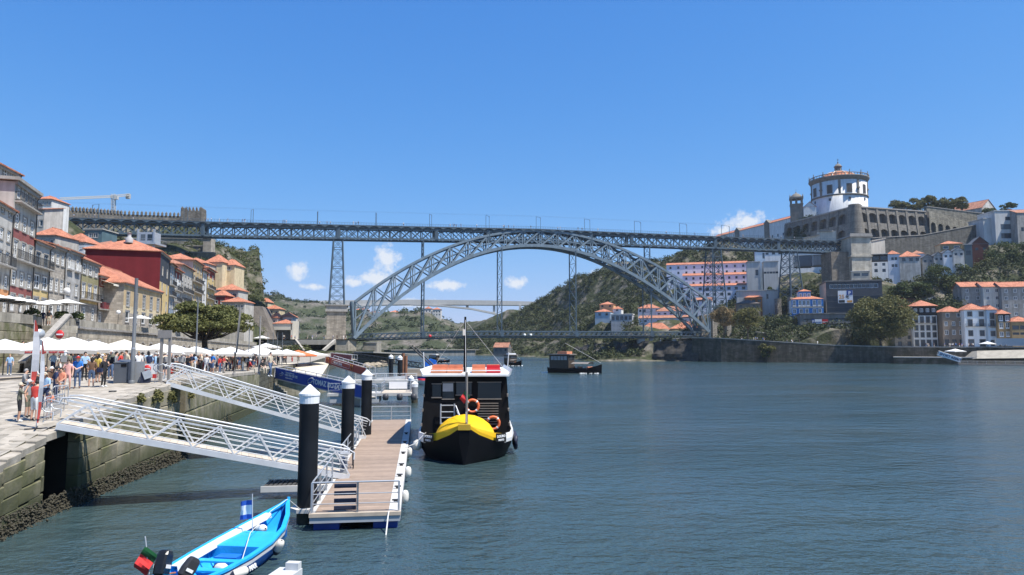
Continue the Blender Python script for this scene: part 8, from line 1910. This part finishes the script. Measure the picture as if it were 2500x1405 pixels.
near = [
  (45, 1031, 2.2, 3, 'olive', 'black', 1, 'brown', 'beige hat', 0, 1.66, 'person in olive top and dark shorts holding a phone up to the face'),
  (66, 1020, 1.6, 0, 'grey', 'olive', 1, 'brown', 'white cap', 1, 1.66, 'person in grey top and white cap behind the one with the phone'),
  (82, 1029, 3.0, 4, 'red', 'white', 1, 'dark', None, 0, 1.76, 'person in orange-red shirt and white shorts with back turned beside the flag'),
  (108, 1002, .1, 4, 'lightblue', 'navy', 0, 'grey', 'beige hat', 0, 1.75, 'person in light blue shirt and cap leaning on the barrier'),
  (119, 1022, .6, 1, 'coral', 'white', 1, 'brown', 'beige hat', 0, 1.16, 'small child in coral top and white shorts at the barrier'),
  (134, 984, 2.4, 5, 'navy', 'navy', 0, 'dark', 'black cap', 0, 1.74, 'person in navy clothes with a white stripe standing behind the grey barrier'),
  (164, 952, .3, 6, 'pink', 'pink', 1, 'brown', None, 1, 1.64, 'person in a short pink dress with sunglasses'),
  (188, 949, .4, 4, 'blue', 'denim', 0, 'dark', 'red cap', 0, 1.78, 'person in bright blue polo, jeans and red cap looking down'),
  (222, 946, 3.6, 5, 'brown', 'denim', 1, 'dark', None, 1, 1.66, 'person in dark brown top and denim shorts beside the blue polo'),
  (252, 946, 1.4, 1, 'black', 'black', 0, 'blond', None, 1, 1.70, 'person dressed all in black with curly blond hair and shoulder bag'),
  (281, 931, 2.0, 0, 'grey', 'black', 1, 'dark', None, 0, 1.74, 'person in grey shirt and black shorts with a big black backpack'),
  (22, 917, .5, 0, 'lightblue', 'denim', 0, 'blond', None, 1, 1.66, 'person in light blue top and jeans in front of the parasols'),
  (128, 915, 3.2, 5, 'lightblue', 'navy', 0, 'dark', None, 0, 1.86, 'tall person in pale blue long-sleeved shirt seen from behind'),
  (84, 948, 2.6, 7, 'white', 'black', 0, 'dark', None, 0, 1.75, 'person in white shirt sitting on the quay step'),
  (109, 952, .8, 7, 'black', 'black', 0, 'dark', None, 0, 1.75, 'person in black sitting beside the white shirt'),
  (124, 955, 1.2, 7, 'brown', 'grey', 0, 'dark', 'white cap', 0, 1.72, 'person in brown top and white cap sitting in the group'),
  (147, 958, .2, 7, 'coral', 'grey', 1, 'brown', None, 0, 1.72, 'person in coral shirt sitting among the group'),
  (62, 962, 1.8, 7, 'grey', 'black', 0, 'grey', None, 0, 1.72, 'person in grey sitting bent forward behind the feather flags'),
  (205, 930, .9, 1, 'lightblue', 'black', 0, 'dark', None, 0, 1.7, 'person in denim shirt behind the blue polo'),
  (238, 935, 2.9, 5, 'yellow', 'brown', 1, 'dark', None, 1, 1.66, 'person in yellow and brown with arms folded in the crowd edge'),
  (659, 921, 1.2, 2, 'beige', 'denim', 0, 'dark', None, 0, 1.75, 'person in beige jacket and jeans walking down the quay steps'),
  (611, 914, 2.0, 7, 'red', 'beige', 0, 'grey', 'white cap', 0, 1.7, 'person in red with white cap sitting at the quay edge'),
  (640, 915, 1.0, 7, 'black', 'beige', 0, 'dark', None, 0, 1.7, 'person in black sitting at the quay edge with knees up')]
for (px, fy_, rz, po, shirt, legs, sh, hc, hat, lg, h, lab) in near:
 t = person(quay_at(px, fy_), rz, po, shirt, legs, bool(sh), hc, hat, lg, px in (128, 252), h, label=lab, group=NG, pack='black' if px == 281 else None)
 if px == 252: mb = MB(); mb.box(-.34, -.22, -.12, .18, .85, 1.08); mb.build('shoulder_bag', CLO['navy'], t, WM[t.name])
 if px in (164, 188, 66): mb = MB(); hd_ = POSES[po]['head']; mb.box(-.065, .065, hd_.y - .105, hd_.y - .075, hd_.z + .025, hd_.z + .055); mb.build('sunglasses', CLO['black'], t, WM[t.name])
# the crowd between the parasols
made = 0; SHIRTS = ['white', 'white', 'white', 'black', 'black', 'black', 'navy', 'grey', 'grey', 'beige', 'cream', 'brown', 'lightblue', 'lightblue', 'blue', 'red', 'olive', 'white', 'black']
taken = []
CRW = 'crowd on the quay'
while made < 178:
 px = rp.uniform(150, 815); Y = 44 + 42 * rp.random() ** 1.2; x = (px - CX) / F * Y; e = edge_x(Y)
 if not (e - 30 < x < e - (2.6 if Y < 60 else 1.2)): continue
 if Y < 50 and px < 300 and rp.random() < .7: continue
 if any((x - a) ** 2 + (Y - b) ** 2 < .38 for a, b in taken): continue
 taken.append((x, Y))
 sh = rp.random() < .45; lg = rp.choice(('denim', 'black', 'beige', 'navy', 'white', 'grey')); hat = rp.choice((None, None, None, 'white cap', 'black cap', 'beige hat'))
 person((x, Y, quay_z(Y)), rp.uniform(0, 6.28), rp.choice((0, 1, 1, 2, 4, 5, 5, 6)), rp.choice(SHIRTS), lg, sh, rp.choice(('dark', 'dark', 'brown', 'blond', 'grey')), hat, rp.choice((0, 0, 1)), rp.random() < .2, rp.uniform(1.56, 1.84), where='in the quay crowd', group=CRW, pack=rp.choice((None, None, None, 'black', 'navy', 'grey')) if Y < 80 else None)
 made += 1
def few(n, place, where, group, seed):
 global rp
 rp = random.Random(seed)
 for k in range(n):
  loc = place(k)
  if loc is None: continue
  person(loc, rp.uniform(0, 6.28), rp.choice((0, 1, 2, 5)), rp.choice(SHIRTS), rp.choice(('denim', 'black', 'beige', 'navy', 'white')), rp.random() < .4, rp.choice(('dark', 'brown', 'blond')), None, 0, False, rp.uniform(1.6, 1.82), where=where, group=group)
deck_px = [145, 150, 178, 210, 214, 232, 300, 325, 462, 478, 500, 508, 514, 535, 557, 594, 597, 690, 693, 700, 780, 800, 806, 812, 832, 862, 868, 875, 984, 1100, 1108, 1111, 1115, 1126, 1163, 1228, 1233, 1240, 1246, 1254, 1297, 1303, 1362, 1366, 1412, 1422, 1462, 1621, 1627, 1695, 1728, 1790, 1815, 1880, 1905, 1925, 1938]
deck_px = sorted(rp.sample(deck_px, 48))
def on_deck(k): s, _ = b_sz(deck_px[k] + rp.uniform(-2, 2), 545, 4.3); p = BP(s, DW0 + .6 + rp.uniform(0, .5), deck_z(s)); return p
few(48, on_deck, 'on the upper bridge deck', 'people on the upper deck', 9)
def on_gaia(k):
 px = rp.uniform(2262, 2392) if k < 20 else rp.uniform(1740, 2040); i = int(np.searchsorted([pxy((q.x, q.y, 6))[0] for q in gq], px)); i = max(1, min(len(gq) - 1, i)); a, b = gq[i - 1], gq[i]; xa, xb = pxy((a.x, a.y, 6))[0], pxy((b.x, b.y, 6))[0]
 p = a.lerp(b, (px - xa) / (xb - xa)) + GNOR * rp.uniform(1.5, 7); return V((p.x, p.y, gaia_z(p.x)))
few(32, on_gaia, 'on the far quay promenade', 'people on the far promenade', 10)
def by_pier(k): px = rp.uniform(690, 850); p = at(px, 829, Y0 + rp.uniform(.8, 6)); return V((p.x, p.y, at(655, 829, Y0).z))
few(16, by_pier, 'on the road above the underpass', 'people above the underpass', 11)
for (px, py, Y, sh, lg) in ((104, 788, 77, 'navy', 'navy'), (119, 788, 76.5, 'black', 'beige')):
 p = at(px, py, Y); person((p.x, p.y, TERR(Y) + .05), .4, 0, sh, lg, True, 'dark', None, 0, label='person in %s shirt standing at the top of the stone stairs' % sh, group='people on the stairs')
p = at(58, 818, 69); person((p.x, p.y, 6.0), 2.0, 7, 'white', 'navy', False, 'dark', label='person in white sitting on the stone stairs', group='people on the stairs')
# people too far back in the crowd to tell apart
LO = [person_mesh('far_person_%d' % i, POSES[i], False, 0) for i in (0, 1, 5, 6)]
rp = random.Random(5); mb = MB(); CM = [SKIN[0], CLO['white'], CLO['black'], CLO['grey'], CLO['navy'], CLO['beige'], CLO['denim'], CLO['red'], CLO['brown'], HAIRC['dark']]
n_ = 0
while n_ < 270:
 px = rp.uniform(230, 820); Y = rp.uniform(58, 150); x = (px - CX) / F * Y; e = edge_x(Y)
 if not (e - 32 < x < e - 3): continue
 n_ += 1; me = rp.choice(LO); M = frame((x, Y, quay_z(Y)), rp.uniform(0, 6.3)) @ Matrix.Scale(rp.uniform(.9, 1.06), 4); sh, lg = rp.randrange(1, 9), rp.randrange(2, 8)
 b = len(mb.v); mb.v.extend([tuple(M @ v.co) for v in me.vertices])
 for q in me.polygons:
  mb.f.append([b + i for i in q.vertices]); r = q.material_index; mb.m.append(9 if (r == 0 and q.center.z > 1.6 and q.center.y > -.06) else (0, sh, lg, 2, lg, 0)[r]); mb.sm.append(True)
tag(mb.build('distant_crowd', CM), 'distant crowd of visitors filling the quay under the parasols', 'crowd', None, 'stuff')
# ------------------------------------------------------------------ parasols, lamp posts, signs, barriers
CANV = mat('white_canvas', (.74, .735, .71), .85, .06, .8); CANC = mat('ecru_canvas', (.68, .63, .52), .85, .06, .8); CANO = mat('orange_canvas', (.66, .17, .06), .8, .08, .8); CAND = mat('dark_canvas', (.10, .085, .075), .8, .1, .8); VAL = mat('valance_cloth', (.52, .48, .42), .85, .08, .8)
def parasol(label, px, py_apex, Y, half, rise=.75, m_=CANV, group='parasols on the quay', zb=None, sq=1.0, rz=.2, val=True):
 a = at(px, py_apex, Y); zb = quay_z(Y) if zb is None else zb; H = a.z - zb; t = thing('parasol', label, 'parasol', (a.x, Y, zb), rz, group)
 mb = MB(); n = 5; hx, hy = half, half * sq
 cs = [(-hx, -hy), (hx, -hy), (hx, hy), (-hx, hy)]
 for (p, q) in zip(cs, cs[1:] + cs[:1]):
  for i in range(n):
   u0, u1 = i / n, (i + 1) / n; A_, B_ = V((*p, H - rise)), V((*q, H - rise)); sag = lambda u: V((0, 0, -.10 * rise * 4 * u * (1 - u) * 0 + .06 * rise * 4 * u * (1 - u)))
   e0, e1 = A_.lerp(B_, u0) + sag(u0), A_.lerp(B_, u1) + sag(u1); m0, m1 = e0.lerp(V((0, 0, H)), .55) - V((0, 0, .05 * rise)), e1.lerp(V((0, 0, H)), .55) - V((0, 0, .05 * rise))
   mb.add([e0, e1, m1, m0, V((0, 0, H))], [(0, 1, 2, 3), (3, 2, 4)], 0, False)
 mb.build('canopy', m_, t)
 if val:
  mb = MB()
  for (p, q) in zip(cs, cs[1:] + cs[:1]):
   for i in range(n): A_, B_ = V((*p, H - rise)), V((*q, H - rise)); e0, e1 = A_.lerp(B_, i / n), A_.lerp(B_, (i + 1) / n); z0 = .06 * rise * 4; s0, s1 = V((0, 0, z0 * i / n * (1 - i / n))), V((0, 0, z0 * (i + 1) / n * (1 - (i + 1) / n))); mb.poly([e0 + s0, e1 + s1, e1 + s1 - V((0, 0, .26)), e0 + s0 - V((0, 0, .26))])
  mb.build('valance', VAL if m_ in (CANV, CANC) else m_, t)
 mb = MB(); mb.tube([(0, 0, 0), (0, 0, H - .02)], .04, 6); mb.build('pole', GREYW, t)
 mb = MB()
 for c in cs: mb.bar((0, 0, H - rise * .35), (c[0] * .97, c[1] * .97, H - rise - .02), .03, .03)
 mb.build('ribs', GREYW, t)
 mb = MB(); mb.box(-.35, .35, -.35, .35, 0, .08); mb.build('base', GRANITE_TRIM, t)
 return t
t = parasol('largest white market parasol with red lettered valance behind the group', 178, 823, 50, 2.35, .95);
text_part('lettering', 'DOURO CRUISES   TICKET OFFICE', .17, REDP, t, WM[t.name] @ Matrix.Translation((-2.0, -2.37, at(178, 823, 50).z - quay_z(50) - .95 - .18)) @ UPR)
parasol('white parasol at the end of the row beside the feather flag', 12, 828, 51, 2.1, .8); parasol('white parasol just behind the feather flags', 118, 824, 58, 2.2, .9)
parasol('small white parasol behind the largest one', 150, 829, 66, 2.2, .8); parasol('white parasol between the largest and the cream one', 232, 831, 62, 2.1, .8)
parasol('cream parasol beside the lamp post', 304, 829, 56, 2.2, .85, CANC); parasol('white parasol behind the twin-post board', 392, 838, 64, 2.3, .85)
for i, (px, py, Y, m_, lab) in enumerate([(438, 848, 80, CANV, 'white parasol under the pine crown'), (462, 851, 92, CANV, 'white parasol next to the pine trunk'), (545, 850, 84, CANV, 'white parasol just past the pine trunk'), (583, 851, 90, CAND, 'dark parasol past the pine'), (612, 853, 98, CANV, 'white parasol beside the dark one'), (632, 846, 118, CANV, 'white parasol at the foot of the terrace stairs'), (650, 838, 130, CANV, 'upper white parasol by the terrace stairs'), (700, 853, 112, CANV, 'white parasol beside the orange one'), (728, 855, 116, CANO, 'orange parasol at the end of the quay'), (758, 856, 118, CANV, 'last white parasol past the orange one'), (405, 845, 100, CANV, 'white parasol behind the twin-post sign board'), (500, 849, 106, CANV, 'white parasol far behind the pine trunk')]):
 parasol(lab, px, py, Y, 2.2, .8, m_, rz=.1 * i)
for i, (px, py, Y, lab) in enumerate(((425, 842, 72, 'wide white parasol between the sign board and the pine'), (478, 846, 78, 'white parasol behind the dark slim lamp post'), (563, 847, 76, 'white parasol beside the leaning wooden pole'), (650, 851, 104, 'white parasol above the people on the steps'), (678, 853, 122, 'small white parasol among the thin masts'))): parasol(lab, px, py, Y, 2.3, .8, CANV, rz=.15 * i)
TG = 'parasols on the upper terrace'
for (px, py, Y, lab) in ((-12, 716, 70, 'white terrace parasol over the retaining wall, first of four'), (22, 722, 72, 'white terrace parasol second of the touching row'), (48, 726, 73.5, 'white terrace parasol third of the touching row'), (74, 731, 75, 'white terrace parasol nearest the stairs'), (124, 732, 80, 'white terrace parasol at the head of the stairs'), (164, 730, 81, 'wide white terrace parasol beside the hanging cloths'), (344, 770, 112, 'white terrace parasol in front of the long cream house'), (640, 820, 160, 'far white parasol by the terrace stairs'), (430, 775, 130, 'white terrace parasol half hidden by the pine crown')):
 parasol(lab, px, py, Y, 1.7, .6, CANV, TG, TERR(Y), val=False)
# lamp posts and poles
POST = mat('grey_post_paint', (.13, .14, .15), .55, .15, 2); WOODP = mat('grey_wood_post', (.27, .25, .23), .85, .15, 3)
def post(label, px, yb, yt, w, lean=0.0, m_=POST, cat='post', name='lamp_post', lamp=False):
 b = quay_at(px, yb); zt = at(px, yt, b.y).z; H = zt - b.z; t = thing(name, label, cat, b)
 mb = MB(); mb.tube([(0, 0, 0), (0, 0, H * .33), (lean * .33 * H, 0, H * .333), (lean * H, 0, H)], [w * .6, w * .56, w * .5, w * .46], 8); mb.build('shaft', m_, t)
 mb = MB(); mb.lathe([(w * .9, 0), (w * .9, .12), (w * .62, .2)], 8); mb.build('foot', m_, t)
 mb = MB(); mb.lathe([(w * .58, H * .33 - .03), (w * .58, H * .33 + .06)], 8); mb.build('collar', ZINC, t)
 if lamp: mb = MB(); mb.box(-.5, .5, -.14, .14, H - .08, H + .06); mb.build('lamp_head', m_, t)
 return t
post('thick grey lamp post beside the grey waste container', 322, 937, 680, .21); post('dark slim lamp post in front of the pine crown', 477, 908, 727, .16); post('leaning pale wooden pole beside the crowd past the pine', 572, 916, 752, .17, .06, WOODP, name='wooden_pole')
post('thin grey pole near the quay steps', 632, 915, 772, .14, 0, WOODP, name='wooden_pole'); post('dark lamp post between pine and terrace wall', 362, 890, 770, .12); post('slim lamp post beside the far parasols', 606, 905, 800, .10)
for px in (652, 665, 676, 688): post('thin steel mast in the row by the underpass', px, 893, 812, .09)['group'] = 'row of thin masts'
tb = thing('sign_board', 'wooden board on two tall posts behind the gangway', 'sign board', quay_at(400, 934)); b = quay_at(400, 934); k_ = b.y / F
for x in (-9, 11): mb = MB(); mb.box(x * k_ - .07, x * k_ + .07, -.07, .07, 0, at(400, 807, b.y).z - b.z); mb.build('board_post', WOODP, tb)
mb = MB(); zt = at(400, 807, b.y).z - b.z; mb.box(-17 * k_, 16 * k_, -.12, -.07, zt - .45, zt); mb.build('board', WOODP, tb)
# waste container, warning board, bins
b = quay_at(314, 934); k_ = b.y / F; wc = thing('waste_container', 'large grey waste container at the quay edge', 'waste container', b, .25)
mb = MB(); mb.box(-.68, .05, -.5, .6, 0, 1.15); mb.poly([(-.68, -.5, 1.15), (.05, -.5, 1.15), (.05, .6, 1.32), (-.68, .6, 1.32)]); mb.build('body', mat('container_dark', (.09, .10, .115), .5, .12), wc); mb = MB(); mb.box(.06, .68, -.46, .6, 0, 1.2); mb.build('side_bin', mat('container_grey', (.24, .25, .26), .5, .12), wc); mb = MB(); mb.box(-.30, -.02, -.52, -.49, .92, 1.08); mb.build('slot', BKC, wc); mb = MB(); mb.box(-.70, .06, -.53, .62, 1.15, 1.2); mb.build('lid', mat('container_lid', (.16, .17, .18), .45), wc)
def noentry(parent, M, r):
 mb = MB(); mb.lathe([(.005, 0), (r, 0), (r, .02), (.005, .02)], 24, M=Matrix.Rotation(math.pi / 2, 4, 'X')); d = mb.build('sign_disc', REDP, parent, M)
 mb = MB(); mb.box(-r * .75, r * .75, -.035, -.02, -r * .16, r * .16); mb.build('white_bar', WHP, d, M)
b = quay_at(362, 928); wbd = thing('warning_board', 'white board with a red no entry sign at the quay edge', 'sign', b, .1)
mb = MB(); mb.box(-.45, .45, -.02, .02, .35, .98); mb.build('board', WHP, wbd); noentry(wbd, WM[wbd.name] @ Matrix.Translation((-.08, -.03, .68)), .22)
for x in (-.4, .4): mb = MB(); mb.box(x - .03, x + .03, 0, .05, 0, .98); mb.build('leg', WHP, wbd)
mb = MB(); mb.box(.25, .5, -.03, -.021, .1, .35); mb.build('red_stripe', REDP, wbd)
b = quay_at(358, 935); bn_ = thing('black_bin', 'small black bin with a tilted grey lid panel at the quay edge', 'bin', b, .3); mb = MB(); mb.box(-.28, .2, -.3, .1, 0, .62); mb.build('body', NAVY, bn_); mb = MB(); mb.box(.02, .45, -.36, -.32, .2, .66, M=Matrix.Rotation(-.35, 4, 'Y')); mb.build('panel', ZINC, bn_)
b = quay_at(147, 952); b = V((*xy(147, 62, 815), quay_z(62))); ns_ = thing('no_entry_sign', 'round red no entry sign on a pole in front of the terrace arch', 'road sign', b)
zt = at(147, 817, 62).z - b.z; noentry(ns_, WM[ns_.name] @ Matrix.Translation((0, -.06, zt)), .38); mb = MB(); mb.tube([(0, 0, 0), (0, 0, zt + .4)], .04, 6); mb.build('pole', ZINC, ns_)
b = V((*xy(97, 45, 840), quay_z(45))); rs_ = thing('round_sign', 'blank back of a round sign with small plate on a thin pole', 'road sign', b); zt = at(97, 815, 45).z - b.z
mb = MB(); mb.lathe([(.005, 0), (.3, 0), (.3, .02), (.005, .02)], 20, M=Matrix.Translation((0, -.04, zt)) @ Matrix.Rotation(math.pi / 2, 4, 'X') @ Matrix.Rotation(.9, 4, 'Y')); mb.build('sign_disc', ZINC, rs_); mb = MB(); mb.tube([(0, 0, 0), (0, 0, zt + .3)], .03, 6); mb.build('pole', ZINC, rs_); mb = MB(); mb.box(-.16, .16, -.06, -.04, zt - .75, zt - .4); mb.build('plate', ZINC, rs_)
# feather flags
def feather(label, px, yb, yt, w, b=None):
 b = quay_at(px, yb); H = at(px, yt, b.y).z - b.z; t = thing('feather_flag', label, 'flag', b, .5); n = 12; mb = MB(); mb2 = MB()
 prof = lambda f: w * (math.sin(math.pi * min(1, f * .9 + .08)) ** .6)
 pt = lambda f: V((.04 * math.sin(f * 2), .03 * math.sin(f * 9), .25 + (H - .25) * f))
 for i in range(n):
  f0, f1 = i / n, (i + 1) / n; p0, p1 = pt(f0), pt(f1); q0, q1 = p0 + V((prof(f0), .05 * math.sin(i), 0)), p1 + V((prof(f1), .05 * math.sin(i + 1), 0)); c = 0 if (i < 3 or i > 9) else 1
  mb.add([p0, q0, q1, p1], [(0, 1, 2, 3)], c, True)
 mb.build('cloth', [mat('flag_cloth_red', (.42, .06, .05), .8, .15), mat('flag_cloth_white', (.46, .47, .50), .8, .15)], t); mb2.tube([(0, 0, 0)] + [pt(i / n) for i in range(n + 1)], .018, 6); mb2.build('pole', ALU, t); mb = MB(); mb.box(-.4, .4, -.03, .03, 0, .04); mb.box(-.03, .03, -.4, .4, .04, .08); mb.build('foot_cross', IRON, t)
feather('white and red feather flag standing among the sitting group', 72, 962, 782, .30); feather('tall thin red and silver feather flag at the barrier', 88, 1048, 832, .15)
# crowd barriers
def barrier(label, a, b, h=1.05):
 a, b = V(a), V(b); t = thing('crowd_barrier', label, 'barrier', a, math.atan2(b.y - a.y, b.x - a.x), 'crowd barriers'); L = (b - a).xy.length; mb = MB()
 mb.tube([(0, 0, 0), (0, 0, h - .1), (.1, 0, h), (L - .1, 0, h), (L, 0, h - .1), (L, 0, 0)], .024, 7); mb.tube([(0, 0, .2), (L, 0, .2)], .018, 6); mb.build('tube_frame', GALV, t)
 for k in range(1, int(L / .14)): inst('bar', BARM, t, WM[t.name] @ Matrix.Translation((k * .14, 0, .2)) @ Matrix.Diagonal((1, 1, h - .2, 1)))
 mb = MB(); mb.box(.2, .26, -.3, .3, 0, .03); mb.box(L - .26, L - .2, -.3, .3, 0, .03); mb.build('feet', GALV, t)
BARM = MB().box(-.008, .008, -.008, .008, 0, 1).mesh('bar', GALV)
barrier('steel crowd barrier across the gangway head beside the child', quay_at(106, 1032), quay_at(156, 1003)); barrier('steel crowd barrier along the quay behind the leaning person', quay_at(126, 1000), quay_at(165, 990)); barrier('steel crowd barrier at the head of the second gangway', quay_at(378, 936), quay_at(402, 930))
# mooring ring and weeds on the wall
mr = thing('mooring_ring', 'black iron mooring ring lying on the quay edge', 'mooring ring', quay_at(275, 958)); mb = MB(); mb.tube([(.16 * math.cos(2 * math.pi * k / 14), .16 * math.sin(2 * math.pi * k / 14), .05) for k in range(15)], .035, 6); mb.build('ring', IRON, mr)
rg = np.random.default_rng(12); pts = []
for (Y, z, r, n) in ((38.5, 3.9, .55, 260), (36.5, 4.0, .35, 120), (40.5, 3.7, .5, 160), (44.5, 3.6, .4, 120), (33, 3.2, .2, 50), (63, 3.0, .5, 120)):
 pts.append(shell((edge_x(Y) + .1, Y, z), (r * .4, r, r), n))
o = put(bpy.data.objects.new('wall_weeds', quads_mesh('wall_weeds', leaves(np.concatenate(pts), .16), L_OLIVE)), None, Matrix.Identity(4)); tag(o, 'weeds and creepers growing out of the quay wall joints', 'weeds', None, 'stuff')
# planters on the terrace, hanging cloths, shop sign
for i, (px, py, Y) in enumerate(((150, 765, 80), (186, 768, 82), (78, 752, 75))):
 p = at(px, py + 22, Y); t = thing('potted_plant', ['leafy potted palm on the terrace parapet', 'small potted shrub hanging over the parapet', 'bushy potted shrub beside the terrace parasols'][i], 'plant', (p.x, p.y, TERR(Y) + .2)); mb = MB(); mb.lathe([(.25, 0), (.35, .5), (.3, .52)], 10); mb.build('pot', mat('dark_pot', (.05, .05, .05), .7), t)
 put(bpy.data.objects.new('foliage', quads_mesh('foliage', leaves(shell((0, 0, 1.0), (.9, .6, .7), 260), .3), L_DARK)), t, WM[t.name])
p = at(163, 712, 93); t = thing('shop_sign', 'round white shop sign projecting from the blotched grey house', 'sign', p); mb = MB(); mb.lathe([(.01, 0), (.5, 0), (.5, .1), (.01, .1)], 20, M=Matrix.Rotation(math.pi / 2, 4, 'X')); mb.build('disc', WHP, t)
p = at(289, 763, 108); t = thing('round_lamp', 'round white globe lamp on a thin pole in front of the oxblood house', 'lamp', (p.x, p.y, TERR(108))); H = p.z - TERR(108); mb = MB(); mb.lathe([(.02, H - .35), (.25, H - .24), (.35, H), (.25, H + .24), (.02, H + .35)], 14); mb.build('globe', WHP, t); mb = MB(); mb.tube([(0, 0, 0), (0, 0, H - .3)], .04, 6); mb.build('pole', IRON, t)
# low platform step on the quay, wood deck edge
p0, p1 = quay_at(-20, 935), quay_at(118, 925); st_ = thing('quay_step', 'long pale timber platform edge behind the sitting group', 'platform', p0, math.atan2(p1.y - p0.y, p1.x - p0.x)); L = (p1 - p0).xy.length; mb = MB(); mb.box(0, L, 0, 6, -.6, .22); mb.build('platform', GREYW, st_); mb = MB(); mb.box(0, L, -.05, .25, .225, .27); mb.build('edge_board', BOARD2, st_)
# pale boat ramp past the steps
rq_ = [at(735, 893, 112), at(806, 884, 122), at(775, 934, 100), at(690, 912, 100)]
sw_ = thing('boat_ramp', 'pale plastered boat ramp wall behind the navy banner', 'ramp', rq_[0]); mb = MB(); Mi = WM[sw_.name].inverted()
q4 = [at(650, 889, 118), at(806, 884, 122), at(772, 938, 98), at(640, 905, 104)]
mb.add([Mi @ p for p in q4] + [Mi @ (p + V((-2, 6, -3))) for p in q4], [(0, 3, 2, 1), (2, 3, 7, 6), (1, 2, 6, 5), (3, 0, 4, 7)]); mb.build('ramp_face', mat('pale_plaster', (.58, .53, .42), .9, .12, .4), sw_)
stp = thing('quay_steps', 'stone steps going down to the water past the crowd', 'stairs', (-27, 78, 0))
for k in range(12):
 mb = MB(); mb.box(0, 5.2 - k * .1, -.2, 1.6, -1.2, 0); mb.build('step', STEPSTONE, stp, frame((-38.5 + k * .45, 90 + k * .1, 3.9 - k * .28), .2))
# Gaia quay: landing, tents, van, slip
slb = [at(2385, 857, 261), at(2560, 853, 252), at(2560, 874, 246), at(2385, 876, 256)]
sp_ = thing('slipway', 'pale sloping slipway at the foot of the far quay', 'ramp', slb[3]); Mi = WM[sp_.name].inverted(); mb = MB(); mb.add([Mi @ p for p in slb] + [Mi @ (p + V((0, 10, -1))) for p in slb], [(0, 3, 2, 1), (3, 0, 4, 7), (2, 3, 7, 6)]); mb.build('ramp_face', mat('slipway_stone', (.36, .33, .27), .9, .2, .5, streak=.3), sp_)
pf = [gq[4] + GNOR * .5, gq[5] + GNOR * .5, gq[5] - GNOR * 7 + GDIR * 9, gq[4] - GNOR * 7]
lp = thing('low_quay', 'low pale landing quay with a dark foot below the far promenade wall', 'quay', (pf[0].x, pf[0].y, 0)); Mi = WM[lp.name].inverted(); mb = MB(); mb.prism([(q.x - pf[0].x, q.y - pf[0].y) for q in pf][::-1], -2, 2.3); mb.build('wall', GWALL, lp)
mb = MB(); mb.prism([(q.x - pf[0].x, q.y - pf[0].y) for q in pf][::-1], 2.304, 2.6); mb.build('paving', GPAVE, lp)
ld = thing('landing_stage', 'low dark landing stage with railings below the far quay', 'landing stage', at(2330, 888, 246)); a = at(2340, 886, 246); mb = MB(); mb.box(0, 26, 0, 3, -.2, .5); mb.build('deck', GREYW, ld, frame((a.x, a.y, 0), -.25)); rail_run('railing', [(0, 0, .5), (26, 0, .5)], 1.0, ld, frame((a.x, a.y, 0), -.25), GALV, 3)
A_, B_ = at(2288, 866, 252), at(2345, 884, 248); t, b_, M, L = banner_gangway('pale gangway with dark lettering leading down to the far landing stage', A_, B_, 1.4, 1.4, 1.4, WHP); text_part('lettering', 'SPORT REMO', 1.15, mat('print_navy', (.03, .06, .14), .5), b_, M @ Matrix.Translation((L * .08, -.84, .18)) @ UPR)
for (px, py, Y, s, lab) in ((2410, 834, 262, 2.0, 'white pointed tent on the far quay in front of the pale blue house'), (2332, 852, 252, 2.4, 'flat white parasol on the slipway below the far quay')): parasol(lab, px, py, Y, s, .9, CANV, 'tents on the far quay', zb=gaia_z(at(px, py, Y).x) if py < 845 else 2.5)
p = at(2432, 848, 262); tr = thing('trailer', 'long pale grey trailer parked on the far quay', 'trailer', (p.x, p.y, gaia_z(p.x)), -.45); mb = MB(); mb.box(0, 16, 0, 2.5, .6, 3.4); mb.build('box_body', mat('trailer_grey', (.36, .40, .43), .5, .08), tr); mb = MB(); mb.box(12.8, 15.2, -.03, 0, 1.4, 2.8); mb.build('hatch', GLASS_FAR, tr)
for x in (1.5, 3, 12, 13.5): mb = MB(); mb.lathe([(.01, 0), (.5, 0), (.5, .3), (.01, .3)], 14, M=Matrix.Translation((x, .2, .5)) @ Matrix.Rotation(math.pi / 2, 4, 'X')); mb.build('wheel', IRON, tr)
# ------------------------------------------------------------------ summer haze over the river valley
hz_m = bpy.data.materials.new('summer_haze'); hz_m.use_nodes = True; ht = hz_m.node_tree; ht.nodes.clear()
pv = N(ht, 'ShaderNodeVolumePrincipled'); pv.inputs['Color'].default_value = (.80, .90, 1.0, 1); pv.inputs['Density'].default_value = .00008; pv.inputs['Anisotropy'].default_value = .2
ho = N(ht, 'ShaderNodeOutputMaterial'); ht.links.new(pv.outputs[0], ho.inputs['Volume'])
mb = MB(); mb.box(-1500, 1700, -500, 2400, -3.5, 150); tag(mb.build('haze', hz_m), kind='stuff')
